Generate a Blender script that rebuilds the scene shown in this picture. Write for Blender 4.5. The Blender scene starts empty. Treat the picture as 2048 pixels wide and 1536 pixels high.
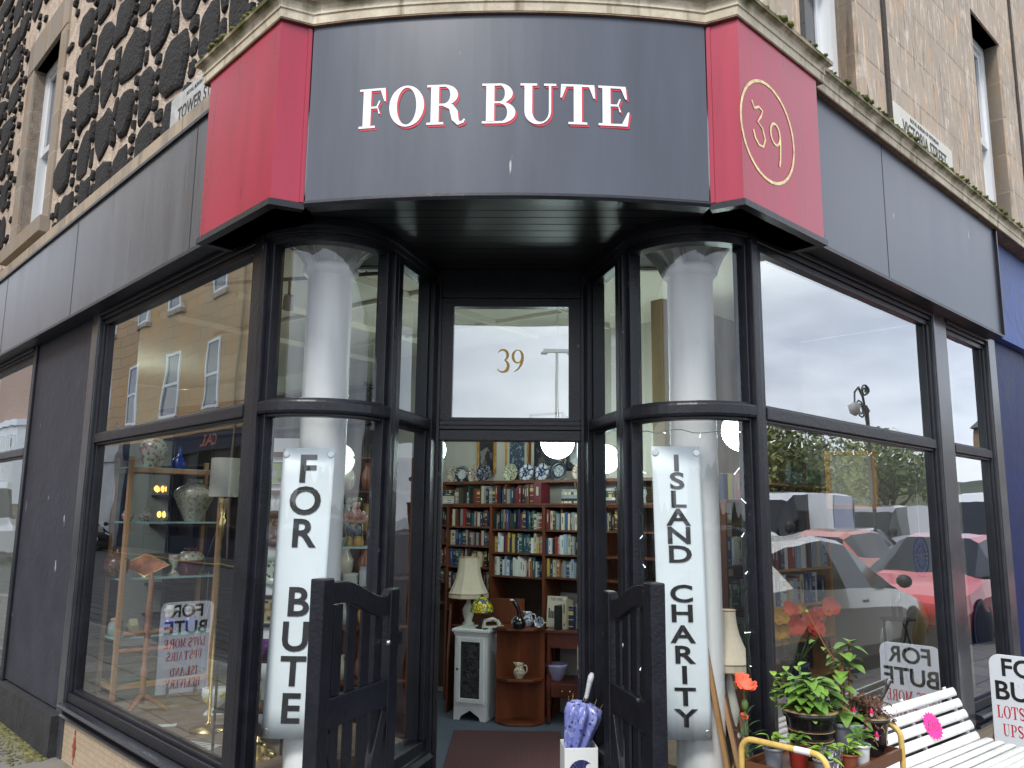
import bpy, bmesh, math, random
from mathutils import Matrix, Vector
random.seed(7)
PI = math.pi
C = bpy.context.scene.collection
SC = bpy.context.scene
# ---------------------------------------------------------------- camera
cam = bpy.data.objects.new('camera', bpy.data.cameras.new('camera')); C.objects.link(cam)
yaw, pit, rol = -0.0250489, 0.1613022, 0.0106184
fw = Vector((math.sin(yaw)*math.cos(pit), math.cos(yaw)*math.cos(pit), math.sin(pit)))
rt = Vector((math.cos(yaw), -math.sin(yaw), 0)); up = rt.cross(fw)
rt2 = rt*math.cos(rol)+up*math.sin(rol); up2 = up*math.cos(rol)-rt*math.sin(rol)
M = Matrix.Identity(4)
for i in range(3):
    M[i][0] = rt2[i]; M[i][1] = up2[i]; M[i][2] = -fw[i]
M[0][3], M[1][3], M[2][3] = 0, 0, 1.6
cam.matrix_world = M
cam.data.sensor_width = 36; cam.data.lens = 1640/2048*36; cam.data.clip_end = 2000; cam.data.clip_start = .05
SC.camera = cam
# ---------------------------------------------------------------- sky and sun
SUN_EL, SUN_AZ = math.radians(48), math.radians(200)      # azimuth from +Y clockwise
W = bpy.data.worlds.new('World'); SC.world = W; W.use_nodes = True
nt = W.node_tree; nt.nodes.clear()
def wn(t, **k):
    n = nt.nodes.new(t)
    for a, b in k.items(): setattr(n, a, b)
    return n
out = wn('ShaderNodeOutputWorld'); bg = wn('ShaderNodeBackground'); bg.inputs['Strength'].default_value = .12
sky = wn('ShaderNodeTexSky', sky_type='NISHITA', sun_disc=False, sun_elevation=SUN_EL, sun_rotation=SUN_AZ)
tc = wn('ShaderNodeTexCoord'); mp = wn('ShaderNodeMapping'); mp.inputs['Scale'].default_value = (1.2, 1.2, 3.6)
nz = wn('ShaderNodeTexNoise'); nz.inputs['Scale'].default_value = 2.1; nz.inputs['Detail'].default_value = 7; nz.inputs['Roughness'].default_value = .55
cr = wn('ShaderNodeValToRGB'); cr.color_ramp.elements[0].position = .34; cr.color_ramp.elements[0].color = (4.1, 4.5, 5.3, 1)
cr.color_ramp.elements[1].position = .66; cr.color_ramp.elements[1].color = (9.0, 9.3, 9.9, 1)
mx = wn('ShaderNodeMix', data_type='RGBA'); mx.inputs[0].default_value = .86
lk = nt.links.new
lk(tc.outputs['Generated'], mp.inputs[0]); lk(mp.outputs[0], nz.inputs['Vector']); lk(nz.outputs['Fac'], cr.inputs[0])
lk(sky.outputs[0], mx.inputs[6]); lk(cr.outputs[0], mx.inputs[7]); lk(mx.outputs[2], bg.inputs['Color']); lk(bg.outputs[0], out.inputs[0])
sl = bpy.data.lights.new('sun', 'SUN'); sl.energy = 1.3; sl.angle = math.radians(14); sl.color = (1, .96, .9)
so = bpy.data.objects.new('sun', sl); C.objects.link(so)
sd = Vector((math.sin(SUN_AZ)*math.cos(SUN_EL), math.cos(SUN_AZ)*math.cos(SUN_EL), math.sin(SUN_EL)))
so.rotation_euler = sd.to_track_quat('Z', 'Y').to_euler(); so.location = (0, -5, 12)
SC.view_settings.view_transform = 'Standard'; SC.view_settings.look = 'None'; SC.view_settings.gamma = 1
SC.view_settings.exposure = 1.0
SC.cycles.max_bounces = 10; SC.cycles.transparent_max_bounces = 16; SC.cycles.glossy_bounces = 5
SC.cycles.caustics_reflective = False; SC.cycles.caustics_refractive = False
SC.cycles.sample_clamp_indirect = 6
# ---------------------------------------------------------------- mesh helper
S2 = math.sqrt(2)
KX, KY = -0.1182, 2.5456            # where the two facade planes meet
ML = Matrix(((-1/S2, -1/S2, 0, KX), (1/S2, -1/S2, 0, KY), (0, 0, 1, 0), (0, 0, 0, 1)))   # (u along, w out, z) of the left facade
MR = Matrix(((1/S2, 1/S2, 0, KX), (1/S2, -1/S2, 0, KY), (0, 0, 1, 0), (0, 0, 0, 1)))     # same for the right facade
MIR = Matrix(((-1, 0, 0, 2*KX), (0, 1, 0, 0), (0, 0, 1, 0), (0, 0, 0, 1)))
def Lp(u, w, z=0): return ML @ Vector((u, w, z))
def Rp(u, w, z=0): return MR @ Vector((u, w, z))
def T(x=0, y=0, z=0): return Matrix.Translation((x, y, z))
def RZ(a): return Matrix.Rotation(a, 4, 'Z')
def RX(a): return Matrix.Rotation(a, 4, 'X')
def RY(a): return Matrix.Rotation(a, 4, 'Y')
class MB:
    def __init__(s, x=None): s.v = []; s.f = []; s.m = []; s.s = []; s.x = x; s.mi = 0
    def add(s, vs, fs, smooth=False):
        b = len(s.v)
        for p in vs:
            p = Vector(p); s.v.append(s.x @ p if s.x is not None else p)
        for f in fs: s.f.append([b+i for i in f]); s.m.append(s.mi); s.s.append(smooth)
        return s
    def box(s, x0, x1, y0, y1, z0, z1):
        return s.hexa([(x0,y0,z0),(x1,y0,z0),(x1,y1,z0),(x0,y1,z0),(x0,y0,z1),(x1,y0,z1),(x1,y1,z1),(x0,y1,z1)])
    def hexa(s, p): return s.add(p, [(3,2,1,0),(4,5,6,7),(0,1,5,4),(1,2,6,5),(2,3,7,6),(3,0,4,7)])
    def cbox(s, c, d, m=None):
        x, y, z = d[0]/2, d[1]/2, d[2]/2; m = (T(*c) @ m) if m is not None else T(*c)
        return s.hexa([m @ Vector(q) for q in ((-x,-y,-z),(x,-y,-z),(x,y,-z),(-x,y,-z),(-x,-y,z),(x,-y,z),(x,y,z),(-x,y,z))])
    def prism(s, poly, z0, z1, m=None, smooth=False):
        n = len(poly); m = m or Matrix.Identity(4)
        vs = [m @ Vector((a, b, z0)) for a, b in poly]+[m @ Vector((a, b, z1)) for a, b in poly]
        return s.add(vs, [list(range(n))[::-1], list(range(n, 2*n))]+[(i, (i+1) % n, n+(i+1) % n, n+i) for i in range(n)], smooth)
    def lathe(s, prof, c=(0,0,0), n=20, m=None, smooth=True, a0=0, a1=2*PI):
        full = abs(a1-a0-2*PI) < 1e-6; k = n if full else n+1; m = (T(*c) @ m) if m is not None else T(*c)
        vs = []
        for r, z in prof:
            for i in range(k):
                a = a0+(a1-a0)*i/n; vs.append(m @ Vector((r*math.cos(a), r*math.sin(a), z)))
        fs = []
        for j in range(len(prof)-1):
            for i in range(n):
                i2 = (i+1) % k; fs.append((j*k+i, j*k+i2, (j+1)*k+i2, (j+1)*k+i))
        s.add(vs, fs, smooth)
        if full:
            for j, rev in ((0, True), (len(prof)-1, False)):
                if prof[j][0] > 1e-5:
                    q = [m @ Vector((prof[j][0]*math.cos(2*PI*i/n), prof[j][0]*math.sin(2*PI*i/n), prof[j][1])) for i in range(n)]
                    s.add(q, [list(range(n))[::-1] if rev else list(range(n))])
        return s
    def ball(s, c, r, n=14, sc=(1,1,1)):
        h = n//2; m = T(*c) @ Matrix.Diagonal((sc[0], sc[1], sc[2], 1))
        return s.lathe([(r*math.sin(PI*j/h)+1e-6*(j in (0,h)), -r*math.cos(PI*j/h)) for j in range(h+1)], (0,0,0), n, m)
    def tube(s, path, r, n=8, caps=True, smooth=True):
        P = [Vector(p) for p in path]; k = len(P); R = r if isinstance(r, (list, tuple)) else [r]*k
        vs = []; prev = None
        for i in range(k):
            t = (P[min(i+1, k-1)]-P[max(i-1, 0)]).normalized()
            if prev is None:
                a = t.cross(Vector((0, 0, 1)) if abs(t.z) < .9 else Vector((1, 0, 0))).normalized()
            else:
                a = (prev-t*prev.dot(t)).normalized()
            prev = a; b = t.cross(a)
            for j in range(n):
                g = 2*PI*j/n; vs.append(P[i]+(a*math.cos(g)+b*math.sin(g))*R[i])
        fs = [(i*n+j, i*n+(j+1) % n, (i+1)*n+(j+1) % n, (i+1)*n+j) for i in range(k-1) for j in range(n)]
        s.add(vs, fs, smooth)
        if caps: s.add(vs[:n], [list(range(n))[::-1]]); s.add(vs[-n:], [list(range(n))])
        return s
    def sweep(s, path, prof, closed=True, smooth=False, ends=True):
        # path: plan polyline; prof: (offset to the right of the heading, z)
        P = [Vector((p[0], p[1])) for p in path]; k = len(P); N = []
        for i in range(k):
            d = []
            if i: d.append((P[i]-P[i-1]).normalized())
            if i < k-1: d.append((P[i+1]-P[i]).normalized())
            n = Vector((0, 0))
            for q in d: n += Vector((q.y, -q.x))
            n = n/len(d); N.append(n/max(n.length_squared, .3))
        q = len(prof); vs = []
        for i in range(k):
            for o, z in prof: vs.append((P[i].x+N[i].x*o, P[i].y+N[i].y*o, z))
        lim = q if closed else q-1
        fs = [(i*q+j, (i+1)*q+j, (i+1)*q+(j+1) % q, i*q+(j+1) % q) for i in range(k-1) for j in range(lim)]
        s.add(vs, fs, smooth)
        if closed and ends: s.add(vs[:q], [list(range(q))]); s.add(vs[-q:], [list(range(q))[::-1]])
        return s
    def quad(s, a, b, c, d): return s.add([a, b, c, d], [(0, 1, 2, 3)])
    def build(s, name, mats, parent=None, bevel=0, recalc=True, label=None):
        me = bpy.data.meshes.new(name); me.from_pydata([tuple(v) for v in s.v], [], s.f)
        for m in (mats if isinstance(mats, (list, tuple)) else [mats]): me.materials.append(m)
        for p, i, sm in zip(me.polygons, s.m, s.s): p.material_index = i; p.use_smooth = sm
        if recalc:
            b = bmesh.new(); b.from_mesh(me); bmesh.ops.recalc_face_normals(b, faces=b.faces); b.to_mesh(me); b.free()
        o = bpy.data.objects.new(name, me); C.objects.link(o)
        if parent is not None:
            o.parent = parent
        if bevel:
            md = o.modifiers.new('bevel', 'BEVEL'); md.width = bevel; md.segments = 2; md.limit_method = 'ANGLE'; md.angle_limit = math.radians(40)
            md.harden_normals = False
        if label: o['label'] = label
        return o
def tag(o, label, cat, group=None, kind=None):
    if label: o['label'] = label
    if cat: o['category'] = cat
    if group: o['group'] = group
    if kind: o['kind'] = kind
    return o
def thing(name, label, cat, loc=(0,0,0), rz=0, group=None):
    o = bpy.data.objects.new(name, None); C.objects.link(o); o.location = loc; o.rotation_euler = (0, 0, rz); o.empty_display_size = .1
    return tag(o, label, cat, group)
def struct(name, mb, mat, **k):
    o = mb.build(name, mat, **k); o['kind'] = 'structure'; return o
def inv(o): return (T(*o.location) @ RZ(o.rotation_euler.z)).inverted()
# ---------------------------------------------------------------- materials
MATS = {}
def mat(name, col, rough=.6, metal=0, bump=0, bscale=40, var=0, vscale=6, vcol=None, spec=.5, emit=None, estr=1, stretch=None, coat=0, trans=0, det=5):
    if name in MATS: return MATS[name]
    m = bpy.data.materials.new(name); m.use_nodes = True; n = m.node_tree.nodes; l = m.node_tree.links; b = n['Principled BSDF']
    b.inputs['Base Color'].default_value = (*col, 1); b.inputs['Roughness'].default_value = rough; b.inputs['Metallic'].default_value = metal
    b.inputs['Specular IOR Level'].default_value = spec
    if coat: b.inputs['Coat Weight'].default_value = coat; b.inputs['Coat Roughness'].default_value = .08
    if trans: b.inputs['Transmission Weight'].default_value = trans
    if emit: b.inputs['Emission Color'].default_value = (*emit, 1); b.inputs['Emission Strength'].default_value = estr
    if var or bump:
        tcn = n.new('ShaderNodeTexCoord'); vec = tcn.outputs['Object']
        if stretch:
            mpn = n.new('ShaderNodeMapping'); mpn.inputs['Scale'].default_value = stretch; l.new(vec, mpn.inputs[0]); vec = mpn.outputs[0]
    if var:
        z = n.new('ShaderNodeTexNoise'); z.inputs['Scale'].default_value = vscale; z.inputs['Detail'].default_value = det; z.inputs['Roughness'].default_value = .62; l.new(vec, z.inputs['Vector'])
        r = n.new('ShaderNodeValToRGB'); r.color_ramp.elements[0].position = .32; r.color_ramp.elements[1].position = .68
        lo = tuple(max(0, c*(1-var)) for c in col); hi = vcol or tuple(min(1, c*(1+var)) for c in col)
        r.color_ramp.elements[0].color = (*lo, 1); r.color_ramp.elements[1].color = (*hi, 1)
        l.new(z.outputs['Fac'], r.inputs[0]); l.new(r.outputs[0], b.inputs['Base Color'])
        q = n.new('ShaderNodeMapRange'); q.inputs[3].default_value = max(.02, rough-.1); q.inputs[4].default_value = min(1, rough+.1); l.new(z.outputs['Fac'], q.inputs[0]); l.new(q.outputs[0], b.inputs['Roughness'])
    if bump:
        z2 = n.new('ShaderNodeTexNoise'); z2.inputs['Scale'].default_value = bscale; z2.inputs['Detail'].default_value = 4; l.new(vec, z2.inputs['Vector'])
        bp = n.new('ShaderNodeBump'); bp.inputs['Strength'].default_value = bump; bp.inputs['Distance'].default_value = .02; l.new(z2.outputs['Fac'], bp.inputs['Height']); l.new(bp.outputs[0], b.inputs['Normal'])
    MATS[name] = m; return m
def nodes(m): return m.node_tree.nodes, m.node_tree.links, m.node_tree.nodes['Principled BSDF']
def glass(name, ior=1.5, k=.75, tint=(.9,.93,.93), wave=.013, ws=2.2, base=.37):
    m = bpy.data.materials.new(name); m.use_nodes = True; n = m.node_tree.nodes; l = m.node_tree.links; n.clear()
    o = n.new('ShaderNodeOutputMaterial'); tr = n.new('ShaderNodeBsdfTransparent'); tr.inputs[0].default_value = (*tint, 1)
    g = n.new('ShaderNodeBsdfGlossy'); g.inputs['Roughness'].default_value = .0; g.inputs['Color'].default_value = (.95,.97,1,1)
    f = n.new('ShaderNodeLayerWeight'); f.inputs['Blend'].default_value = .5; pw = n.new('ShaderNodeMath'); pw.operation = 'POWER'; pw.inputs[1].default_value = 4.2; l.new(f.outputs['Facing'], pw.inputs[0])
    mu = n.new('ShaderNodeMath'); mu.operation = 'MULTIPLY_ADD'; mu.use_clamp = True; mu.inputs[1].default_value = k; mu.inputs[2].default_value = base
    mxs = n.new('ShaderNodeMixShader'); l.new(pw.outputs[0], mu.inputs[0]); l.new(mu.outputs[0], mxs.inputs[0]); l.new(tr.outputs[0], mxs.inputs[1]); l.new(g.outputs[0], mxs.inputs[2]); l.new(mxs.outputs[0], o.inputs[0])
    if wave:
        t = n.new('ShaderNodeTexCoord'); z = n.new('ShaderNodeTexNoise'); z.inputs['Scale'].default_value = ws; z.inputs['Detail'].default_value = 1
        l.new(t.outputs['Object'], z.inputs['Vector']); b = n.new('ShaderNodeBump'); b.inputs['Strength'].default_value = wave; b.inputs['Distance'].default_value = .1
        l.new(z.outputs['Fac'], b.inputs['Height']); l.new(b.outputs[0], g.inputs['Normal'])
    MATS[name] = m; return m
def add_scuffs(m, col=(.55,.55,.52), scale=(30, 30, 2.2), thr=.7, soft=.02):
    # thin pale vertical scratches and droppings on paint
    n, l, b = nodes(m); t = n.new('ShaderNodeTexCoord'); mp_ = n.new('ShaderNodeMapping'); mp_.inputs['Scale'].default_value = scale
    z = n.new('ShaderNodeTexNoise'); z.inputs['Scale'].default_value = 1; z.inputs['Detail'].default_value = 3
    r = n.new('ShaderNodeMapRange'); r.inputs[1].default_value = thr; r.inputs[2].default_value = thr+soft
    mxn = n.new('ShaderNodeMix'); mxn.data_type = 'RGBA'; mxn.inputs[7].default_value = (*col, 1)
    src = b.inputs['Base Color'].links[0].from_socket if b.inputs['Base Color'].links else None
    if src: l.new(src, mxn.inputs[6])
    else: mxn.inputs[6].default_value = b.inputs['Base Color'].default_value
    l.new(t.outputs['Object'], mp_.inputs[0]); l.new(mp_.outputs[0], z.inputs['Vector']); l.new(z.outputs['Fac'], r.inputs[0]); l.new(r.outputs[0], mxn.inputs[0]); l.new(mxn.outputs[2], b.inputs['Base Color'])
def bricks(name, c1, c2, mortar, bw, bh, ms, axis, bump=.4, stain=None, rough=.85):
    # axis: the two directions (along, up) the courses follow
    m = mat(name, c1, rough); n, l, b = nodes(m); t = n.new('ShaderNodeTexCoord'); mp_ = n.new('ShaderNodeCombineXYZ')
    for k_, d_ in enumerate(axis):
        dp = n.new('ShaderNodeVectorMath'); dp.operation = 'DOT_PRODUCT'; dp.inputs[1].default_value = d_; l.new(t.outputs['Object'], dp.inputs[0]); l.new(dp.outputs['Value'], mp_.inputs[k_])
    br = n.new('ShaderNodeTexBrick'); br.inputs['Scale'].default_value = 1; br.inputs['Brick Width'].default_value = bw; br.inputs['Row Height'].default_value = bh
    br.inputs['Mortar Size'].default_value = ms; br.inputs['Color1'].default_value = (*c1,1); br.inputs['Color2'].default_value = (*c2,1); br.inputs['Mortar'].default_value = (*mortar,1); br.inputs['Bias'].default_value = 0
    l.new(mp_.outputs[0], br.inputs['Vector']); last = br.outputs['Color']
    for (sc, lo, hi, colr, st) in (stain or []):
        m2 = n.new('ShaderNodeMapping'); m2.inputs['Scale'].default_value = st; l.new(t.outputs['Object'], m2.inputs[0])
        z = n.new('ShaderNodeTexNoise'); z.inputs['Scale'].default_value = sc; z.inputs['Detail'].default_value = 8; z.inputs['Roughness'].default_value = .65; l.new(m2.outputs[0], z.inputs['Vector'])
        r = n.new('ShaderNodeMapRange'); r.inputs[1].default_value = lo; r.inputs[2].default_value = hi; l.new(z.outputs['Fac'], r.inputs[0])
        q = n.new('ShaderNodeMix'); q.data_type = 'RGBA'; l.new(r.outputs[0], q.inputs[0]); l.new(last, q.inputs[6]); q.inputs[7].default_value = (*colr, 1); last = q.outputs[2]
    l.new(last, b.inputs['Base Color'])
    z = n.new('ShaderNodeTexNoise'); z.inputs['Scale'].default_value = 28; z.inputs['Detail'].default_value = 6; l.new(t.outputs['Object'], z.inputs['Vector'])
    ad = n.new('ShaderNodeMath'); ad.operation = 'MULTIPLY_ADD'; ad.inputs[1].default_value = .35; l.new(z.outputs['Fac'], ad.inputs[0])
    iv = n.new('ShaderNodeMath'); iv.operation = 'SUBTRACT'; iv.inputs[0].default_value = 1; l.new(br.outputs['Fac'], iv.inputs[1]); l.new(iv.outputs[0], ad.inputs[2])
    bp = n.new('ShaderNodeBump'); bp.inputs['Strength'].default_value = bump; bp.inputs['Distance'].default_value = .02; l.new(ad.outputs[0], bp.inputs['Height']); l.new(bp.outputs[0], b.inputs['Normal'])
    return m
BLACK = mat('black_paint', (.010,.0105,.0155), .34, var=.3, vscale=9, bump=.10, bscale=60, spec=.42)
add_scuffs(BLACK, (.12,.12,.13), (14,14,10), .73, .02)
SOFF = mat('soffit_paint', (.012,.012,.015), .42, spec=.45)
FASC = mat('fascia_grey', (.060,.070,.094), .34, var=.20, vscale=1.2, stretch=(4,4,.5), spec=.6); add_scuffs(FASC, (.4,.42,.43), (26,26,3.2), .735, .015)
FASCL = mat('fascia_grey_worn', (.074,.083,.098), .24, var=.22, vscale=1.2, stretch=(4,4,.5), spec=.6); add_scuffs(FASCL, (.02,.02,.024), (30,30,2.6), .68, .02)
RED = mat('red_paint', (.37,.009,.042), .3, var=.14, vscale=2, stretch=(4,4,.5), spec=.6); add_scuffs(RED, (.16,.01,.015), (24,24,3), .735, .02)
WHITE = mat('white_paint', (.78,.79,.78), .45)
COLW = mat('column_white', (.88,.88,.86), .4, bump=.10, bscale=26)
CREAM = mat('cream', (.72,.66,.5), .7)
GOLD = mat('gold_leaf', (.85,.62,.30), .45, metal=.25, var=.35, vscale=30)
LETW = mat('letter_white', (.85,.86,.88), .5)
LETR = mat('letter_red', (.62,.03,.06), .5)
LETK = mat('letter_black', (.012,.011,.012), .45, var=.5, vscale=14)
BRASS = mat('brass', (.7,.5,.2), .25, metal=1, var=.2, vscale=12)
STEEL = mat('steel', (.6,.6,.6), .3, metal=1)
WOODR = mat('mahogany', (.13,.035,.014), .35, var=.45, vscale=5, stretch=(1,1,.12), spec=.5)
WOODB = mat('bookcase_wood', (.12,.035,.014), .45, var=.4, vscale=6, stretch=(1,1,.15))
WOODP = mat('pine', (.50,.28,.14), .55, var=.25, vscale=8, stretch=(1,1,.15))
WOODO = mat('oak', (.48,.25,.09), .45, var=.35, vscale=9, stretch=(1,1,.12))
WALLC = mat('cream_wall', (.50,.47,.42), .85, var=.05, vscale=3)
CEIL = mat('ceiling_paint', (.62,.58,.49), .9)
GL = glass('window_glass'); GLL = glass('left_display_glass', base=.24); GLC = glass('curved_glass', 1.5, .9, (.96,.98,.98), .03, 3, .07); GLT = glass('transom_glass', 1.5, .8, (.85,.87,.88), .01, 2.2, .33)
GLS = glass('shelf_glass', 1.5, 1, (.75,.92,.93), 0, 2, 0)
MOSSY = None
UL = (-1/S2, 1/S2, 0); UR = (1/S2, 1/S2, 0); UZ = (0, 0, 1)
PAVE = bricks('paving_slabs', (.20,.19,.17), (.15,.145,.13), (.05,.055,.03), .62, .46, .012, (UL, (1/S2, 1/S2, 0)), .3, [(1.2,.56,.66,(.12,.13,.045),(1,1,1)), (5,.55,.7,(.28,.27,.25),(1,1,1))])
PAVER = bricks('paving_slabs_seaside', (.21,.20,.19), (.16,.155,.15), (.06,.06,.055), .62, .46, .012, (UR, (1/S2, -1/S2, 0)), .3, [(2,.5,.7,(.12,.12,.11),(1,1,1))])
ASPH = mat('asphalt', (.055,.056,.058), .85, var=.35, vscale=1.2, bump=.4, bscale=120)
SETTS = bricks('stone_setts', (.10,.10,.10), (.07,.07,.072), (.02,.02,.02), .42, .22, .02, (UL, (1/S2, 1/S2, 0)), .5)
KERB = mat('kerb_stone', (.26,.25,.23), .8, var=.3, vscale=5, bump=.3)
YEL = mat('yellow_line', (.55,.38,.04), .7, var=.3, vscale=20)
ASHL = bricks('ashlar_sandstone', (.50,.405,.31), (.42,.345,.27), (.27,.22,.17), 1.05, .345, .007, (UR, UZ), .35, [(2.2,.46,.66,(.36,.31,.255),(1,1,.45)), (7.0,.52,.66,(.56,.38,.24),(1.2,1.2,.35)), (9,.56,.70,(.70,.60,.50),(1,1,.5)), (30,.6,.72,(.30,.24,.18),(1,1,.6)), (34,.55,.64,(.72,.59,.46),(1,1,.12)), (26,.58,.66,(.24,.19,.15),(1,1,.10))])
QUOIN = bricks('dark_dressed_stone', (.27,.225,.175), (.19,.165,.14), (.34,.29,.23), .5, .345, .008, (UR, UZ), .4, [(6,.5,.7,(.30,.20,.11),(1,1,.5))])
QUOINL = bricks('grey_dressed_stone', (.36,.30,.235), (.24,.21,.18), (.42,.35,.28), .5, .40, .008, (UL, UZ), .4, [(6,.5,.7,(.30,.20,.11),(1,1,.5))])
BAND = bricks('band_course_stone', (.46,.37,.27), (.38,.31,.23), (.2,.17,.13), 1.1, 3, .006, (UL, UZ), .4, [(5,.45,.7,(.20,.18,.16),(1,1,.4))])
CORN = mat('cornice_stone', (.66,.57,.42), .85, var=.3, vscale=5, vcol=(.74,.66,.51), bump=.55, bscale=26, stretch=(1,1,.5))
def cornice_weather(m):
    n, l, b = nodes(m); src = b.inputs['Base Color'].links[0].from_socket
    t = n.new('ShaderNodeTexCoord'); g = n.new('ShaderNodeNewGeometry'); sx = n.new('ShaderNodeSeparateXYZ'); l.new(t.outputs['Object'], sx.inputs[0])
    z = n.new('ShaderNodeTexNoise'); z.inputs['Scale'].default_value = 7; z.inputs['Detail'].default_value = 7; l.new(t.outputs['Object'], z.inputs['Vector'])
    h = n.new('ShaderNodeMath'); h.operation = 'MULTIPLY_ADD'; h.inputs[1].default_value = .16; l.new(z.outputs['Fac'], h.inputs[0]); l.new(sx.outputs['Z'], h.inputs[2])
    r = n.new('ShaderNodeMapRange'); r.inputs[1].default_value = 3.905; r.inputs[2].default_value = 3.955; l.new(h.outputs[0], r.inputs[0])
    q = n.new('ShaderNodeMix'); q.data_type = 'RGBA'; q.inputs[7].default_value = (.085,.09,.022, 1); l.new(r.outputs[0], q.inputs[0]); l.new(src, q.inputs[6])
    mp_ = n.new('ShaderNodeMapping'); mp_.inputs['Scale'].default_value = (16,16,.7); l.new(t.outputs['Object'], mp_.inputs[0])
    z2 = n.new('ShaderNodeTexNoise'); z2.inputs['Scale'].default_value = 1; z2.inputs['Detail'].default_value = 4; l.new(mp_.outputs[0], z2.inputs['Vector'])
    r2 = n.new('ShaderNodeMapRange'); r2.inputs[1].default_value = .56; r2.inputs[2].default_value = .72; r2.inputs[4].default_value = .75; l.new(z2.outputs['Fac'], r2.inputs[0])
    q2 = n.new('ShaderNodeMix'); q2.data_type = 'RGBA'; q2.inputs[7].default_value = (.15,.10,.05,1); l.new(r2.outputs[0], q2.inputs[0]); l.new(q.outputs[2], q2.inputs[6]); l.new(q2.outputs[2], b.inputs['Base Color'])
cornice_weather(CORN)
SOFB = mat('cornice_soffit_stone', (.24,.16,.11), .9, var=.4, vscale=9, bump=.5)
MORT = mat('pink_mortar', (.60,.48,.385), .95, var=.3, vscale=9, vcol=(.74,.61,.50), bump=.9, bscale=60)
WHIN = mat('whinstone', (.009,.009,.0105), .8, var=.7, vscale=26, vcol=(.021,.019,.018), bump=1.0, bscale=38)
UPVC = mat('sash_paint', (.74,.76,.78), .4)
DGL = mat('dark_window', (.05,.06,.07), .06, spec=.8)
# ------------------------------------------------ ground
g = MB(); g.box(-60, 90, -70, 90, -1.2, -.09); struct('road', g, ASPH)
def facade_sheet(mx_, u0, u1, w0, w1, z0, z1, name, m, **k):
    b = MB(mx_); b.box(u0, u1, w0, w1, z0, z1); return struct(name, b, m, **k)
b = MB(ML); b.hexa([(-2,-.02,-.3),(14,-.02,-.3),(14,2.1,-.3),(-2,2.1,-.3),(-2,-.02,.04),(14,-.02,.17),(14,2.1,.13),(-2,2.1,.03)]); struct('pavement', b, PAVE)
b = MB(MR); b.box(2.104, 60, -.02, 1.86, -.3, .036); struct('pavement', b, PAVER)
b = MB(ML); b.hexa([(-2,2.1,-.3),(30,2.1,-.3),(30,2.24,-.3),(-2,2.24,-.3),(-2,2.1,.032),(30,2.1,.14),(30,2.24,.135),(-2,2.24,.028)]); struct('kerb', b, KERB)
b = MB(MR); b.box(2.1, 60, 1.86, 2.0, -.3, .034); struct('kerb', b, KERB)
b = MB(ML); b.hexa([(2,2.25,-.3),(40,2.25,-.3),(40,9.45,-.3),(2,9.45,-.3),(2,2.25,-.07),(40,2.25,.08),(40,9.45,.42),(2,9.45,.10)]); struct('side_street', b, SETTS)
for k, w in enumerate((2.45, 2.62)):
    b = MB(ML); b.quad((3, w, -.06), (38, w, .085), (38, w+.08, .088), (3, w+.08, -.056)); struct('road_marking', b, YEL)
b = MB(ML); b.quad((4, 7.9, .22), (38, 7.9, .36), (38, 8.02, .366), (4, 8.02, .226)); struct('road_marking', b, YEL)
# ------------------------------------------------ letters
def frame(o, right, upv):
    r = Vector(right).normalized(); u = Vector(upv); u = (u-r*u.dot(r)).normalized(); n = r.cross(u)
    m = Matrix.Identity(4)
    for i in range(3): m[i][0] = r[i]; m[i][1] = u[i]; m[i][2] = n[i]; m[i][3] = o[i]
    return m
def sans(mb, text, size, fr, bold=0, align='CENTER', depth=.0012, sx=1.0, space=1.0):
    cu = bpy.data.curves.new('txt', 'FONT'); cu.body = text; cu.size = size; cu.align_x = align; cu.extrude = depth/2; cu.offset = bold*size; cu.resolution_u = 4; cu.space_character = space
    o = bpy.data.objects.new('txt', cu); C.objects.link(o)
    bpy.context.view_layer.update(); dg = bpy.context.evaluated_depsgraph_get(); me = bpy.data.meshes.new_from_object(o.evaluated_get(dg))
    f2 = fr @ Matrix.Diagonal((sx, 1, 1, 1)) @ T(0, 0, depth/2)
    mb.add([f2 @ v.co for v in me.vertices], [list(p.vertices) for p in me.polygons])
    C.objects.unlink(o); bpy.data.objects.remove(o); bpy.data.curves.remove(cu); bpy.data.meshes.remove(me)
def ring(o, i, a0, a1, n=20):
    a0, a1 = math.radians(a0), math.radians(a1); A = []
    for k in range(n):
        t0 = a0+(a1-a0)*k/n; t1 = a0+(a1-a0)*(k+1)/n
        e = lambda c, t: (c[0]+c[2]*math.cos(t), c[1]+c[3]*math.sin(t))
        A.append([e(i, t0), e(o, t0), e(o, t1), e(i, t1)])
    return A
def rc(x0, y0, x1, y1):
    n = max(1, int((x1-x0)/.25)); return [[(x0+(x1-x0)*i/n, y0), (x0+(x1-x0)*(i+1)/n, y0), (x0+(x1-x0)*(i+1)/n, y1), (x0+(x1-x0)*i/n, y1)] for i in range(n)]
def stroke(pts, w):
    A = []
    for k in range(len(pts)-1):
        (x0, y0), (x1, y1) = pts[k], pts[k+1]; w0 = w[k] if isinstance(w, list) else w; w1 = w[k+1] if isinstance(w, list) else w
        def nrm(i):
            a = pts[max(0, i-1)]; c = pts[min(len(pts)-1, i+1)]; d = math.hypot(c[0]-a[0], c[1]-a[1]); return (-(c[1]-a[1])/d, (c[0]-a[0])/d)
        n0, n1 = nrm(k), nrm(k+1)
        A.append([(x0-n0[0]*w0/2, y0-n0[1]*w0/2), (x1-n1[0]*w1/2, y1-n1[1]*w1/2), (x1+n1[0]*w1/2, y1+n1[1]*w1/2), (x0+n0[0]*w0/2, y0+n0[1]*w0/2)])
    return A
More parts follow.
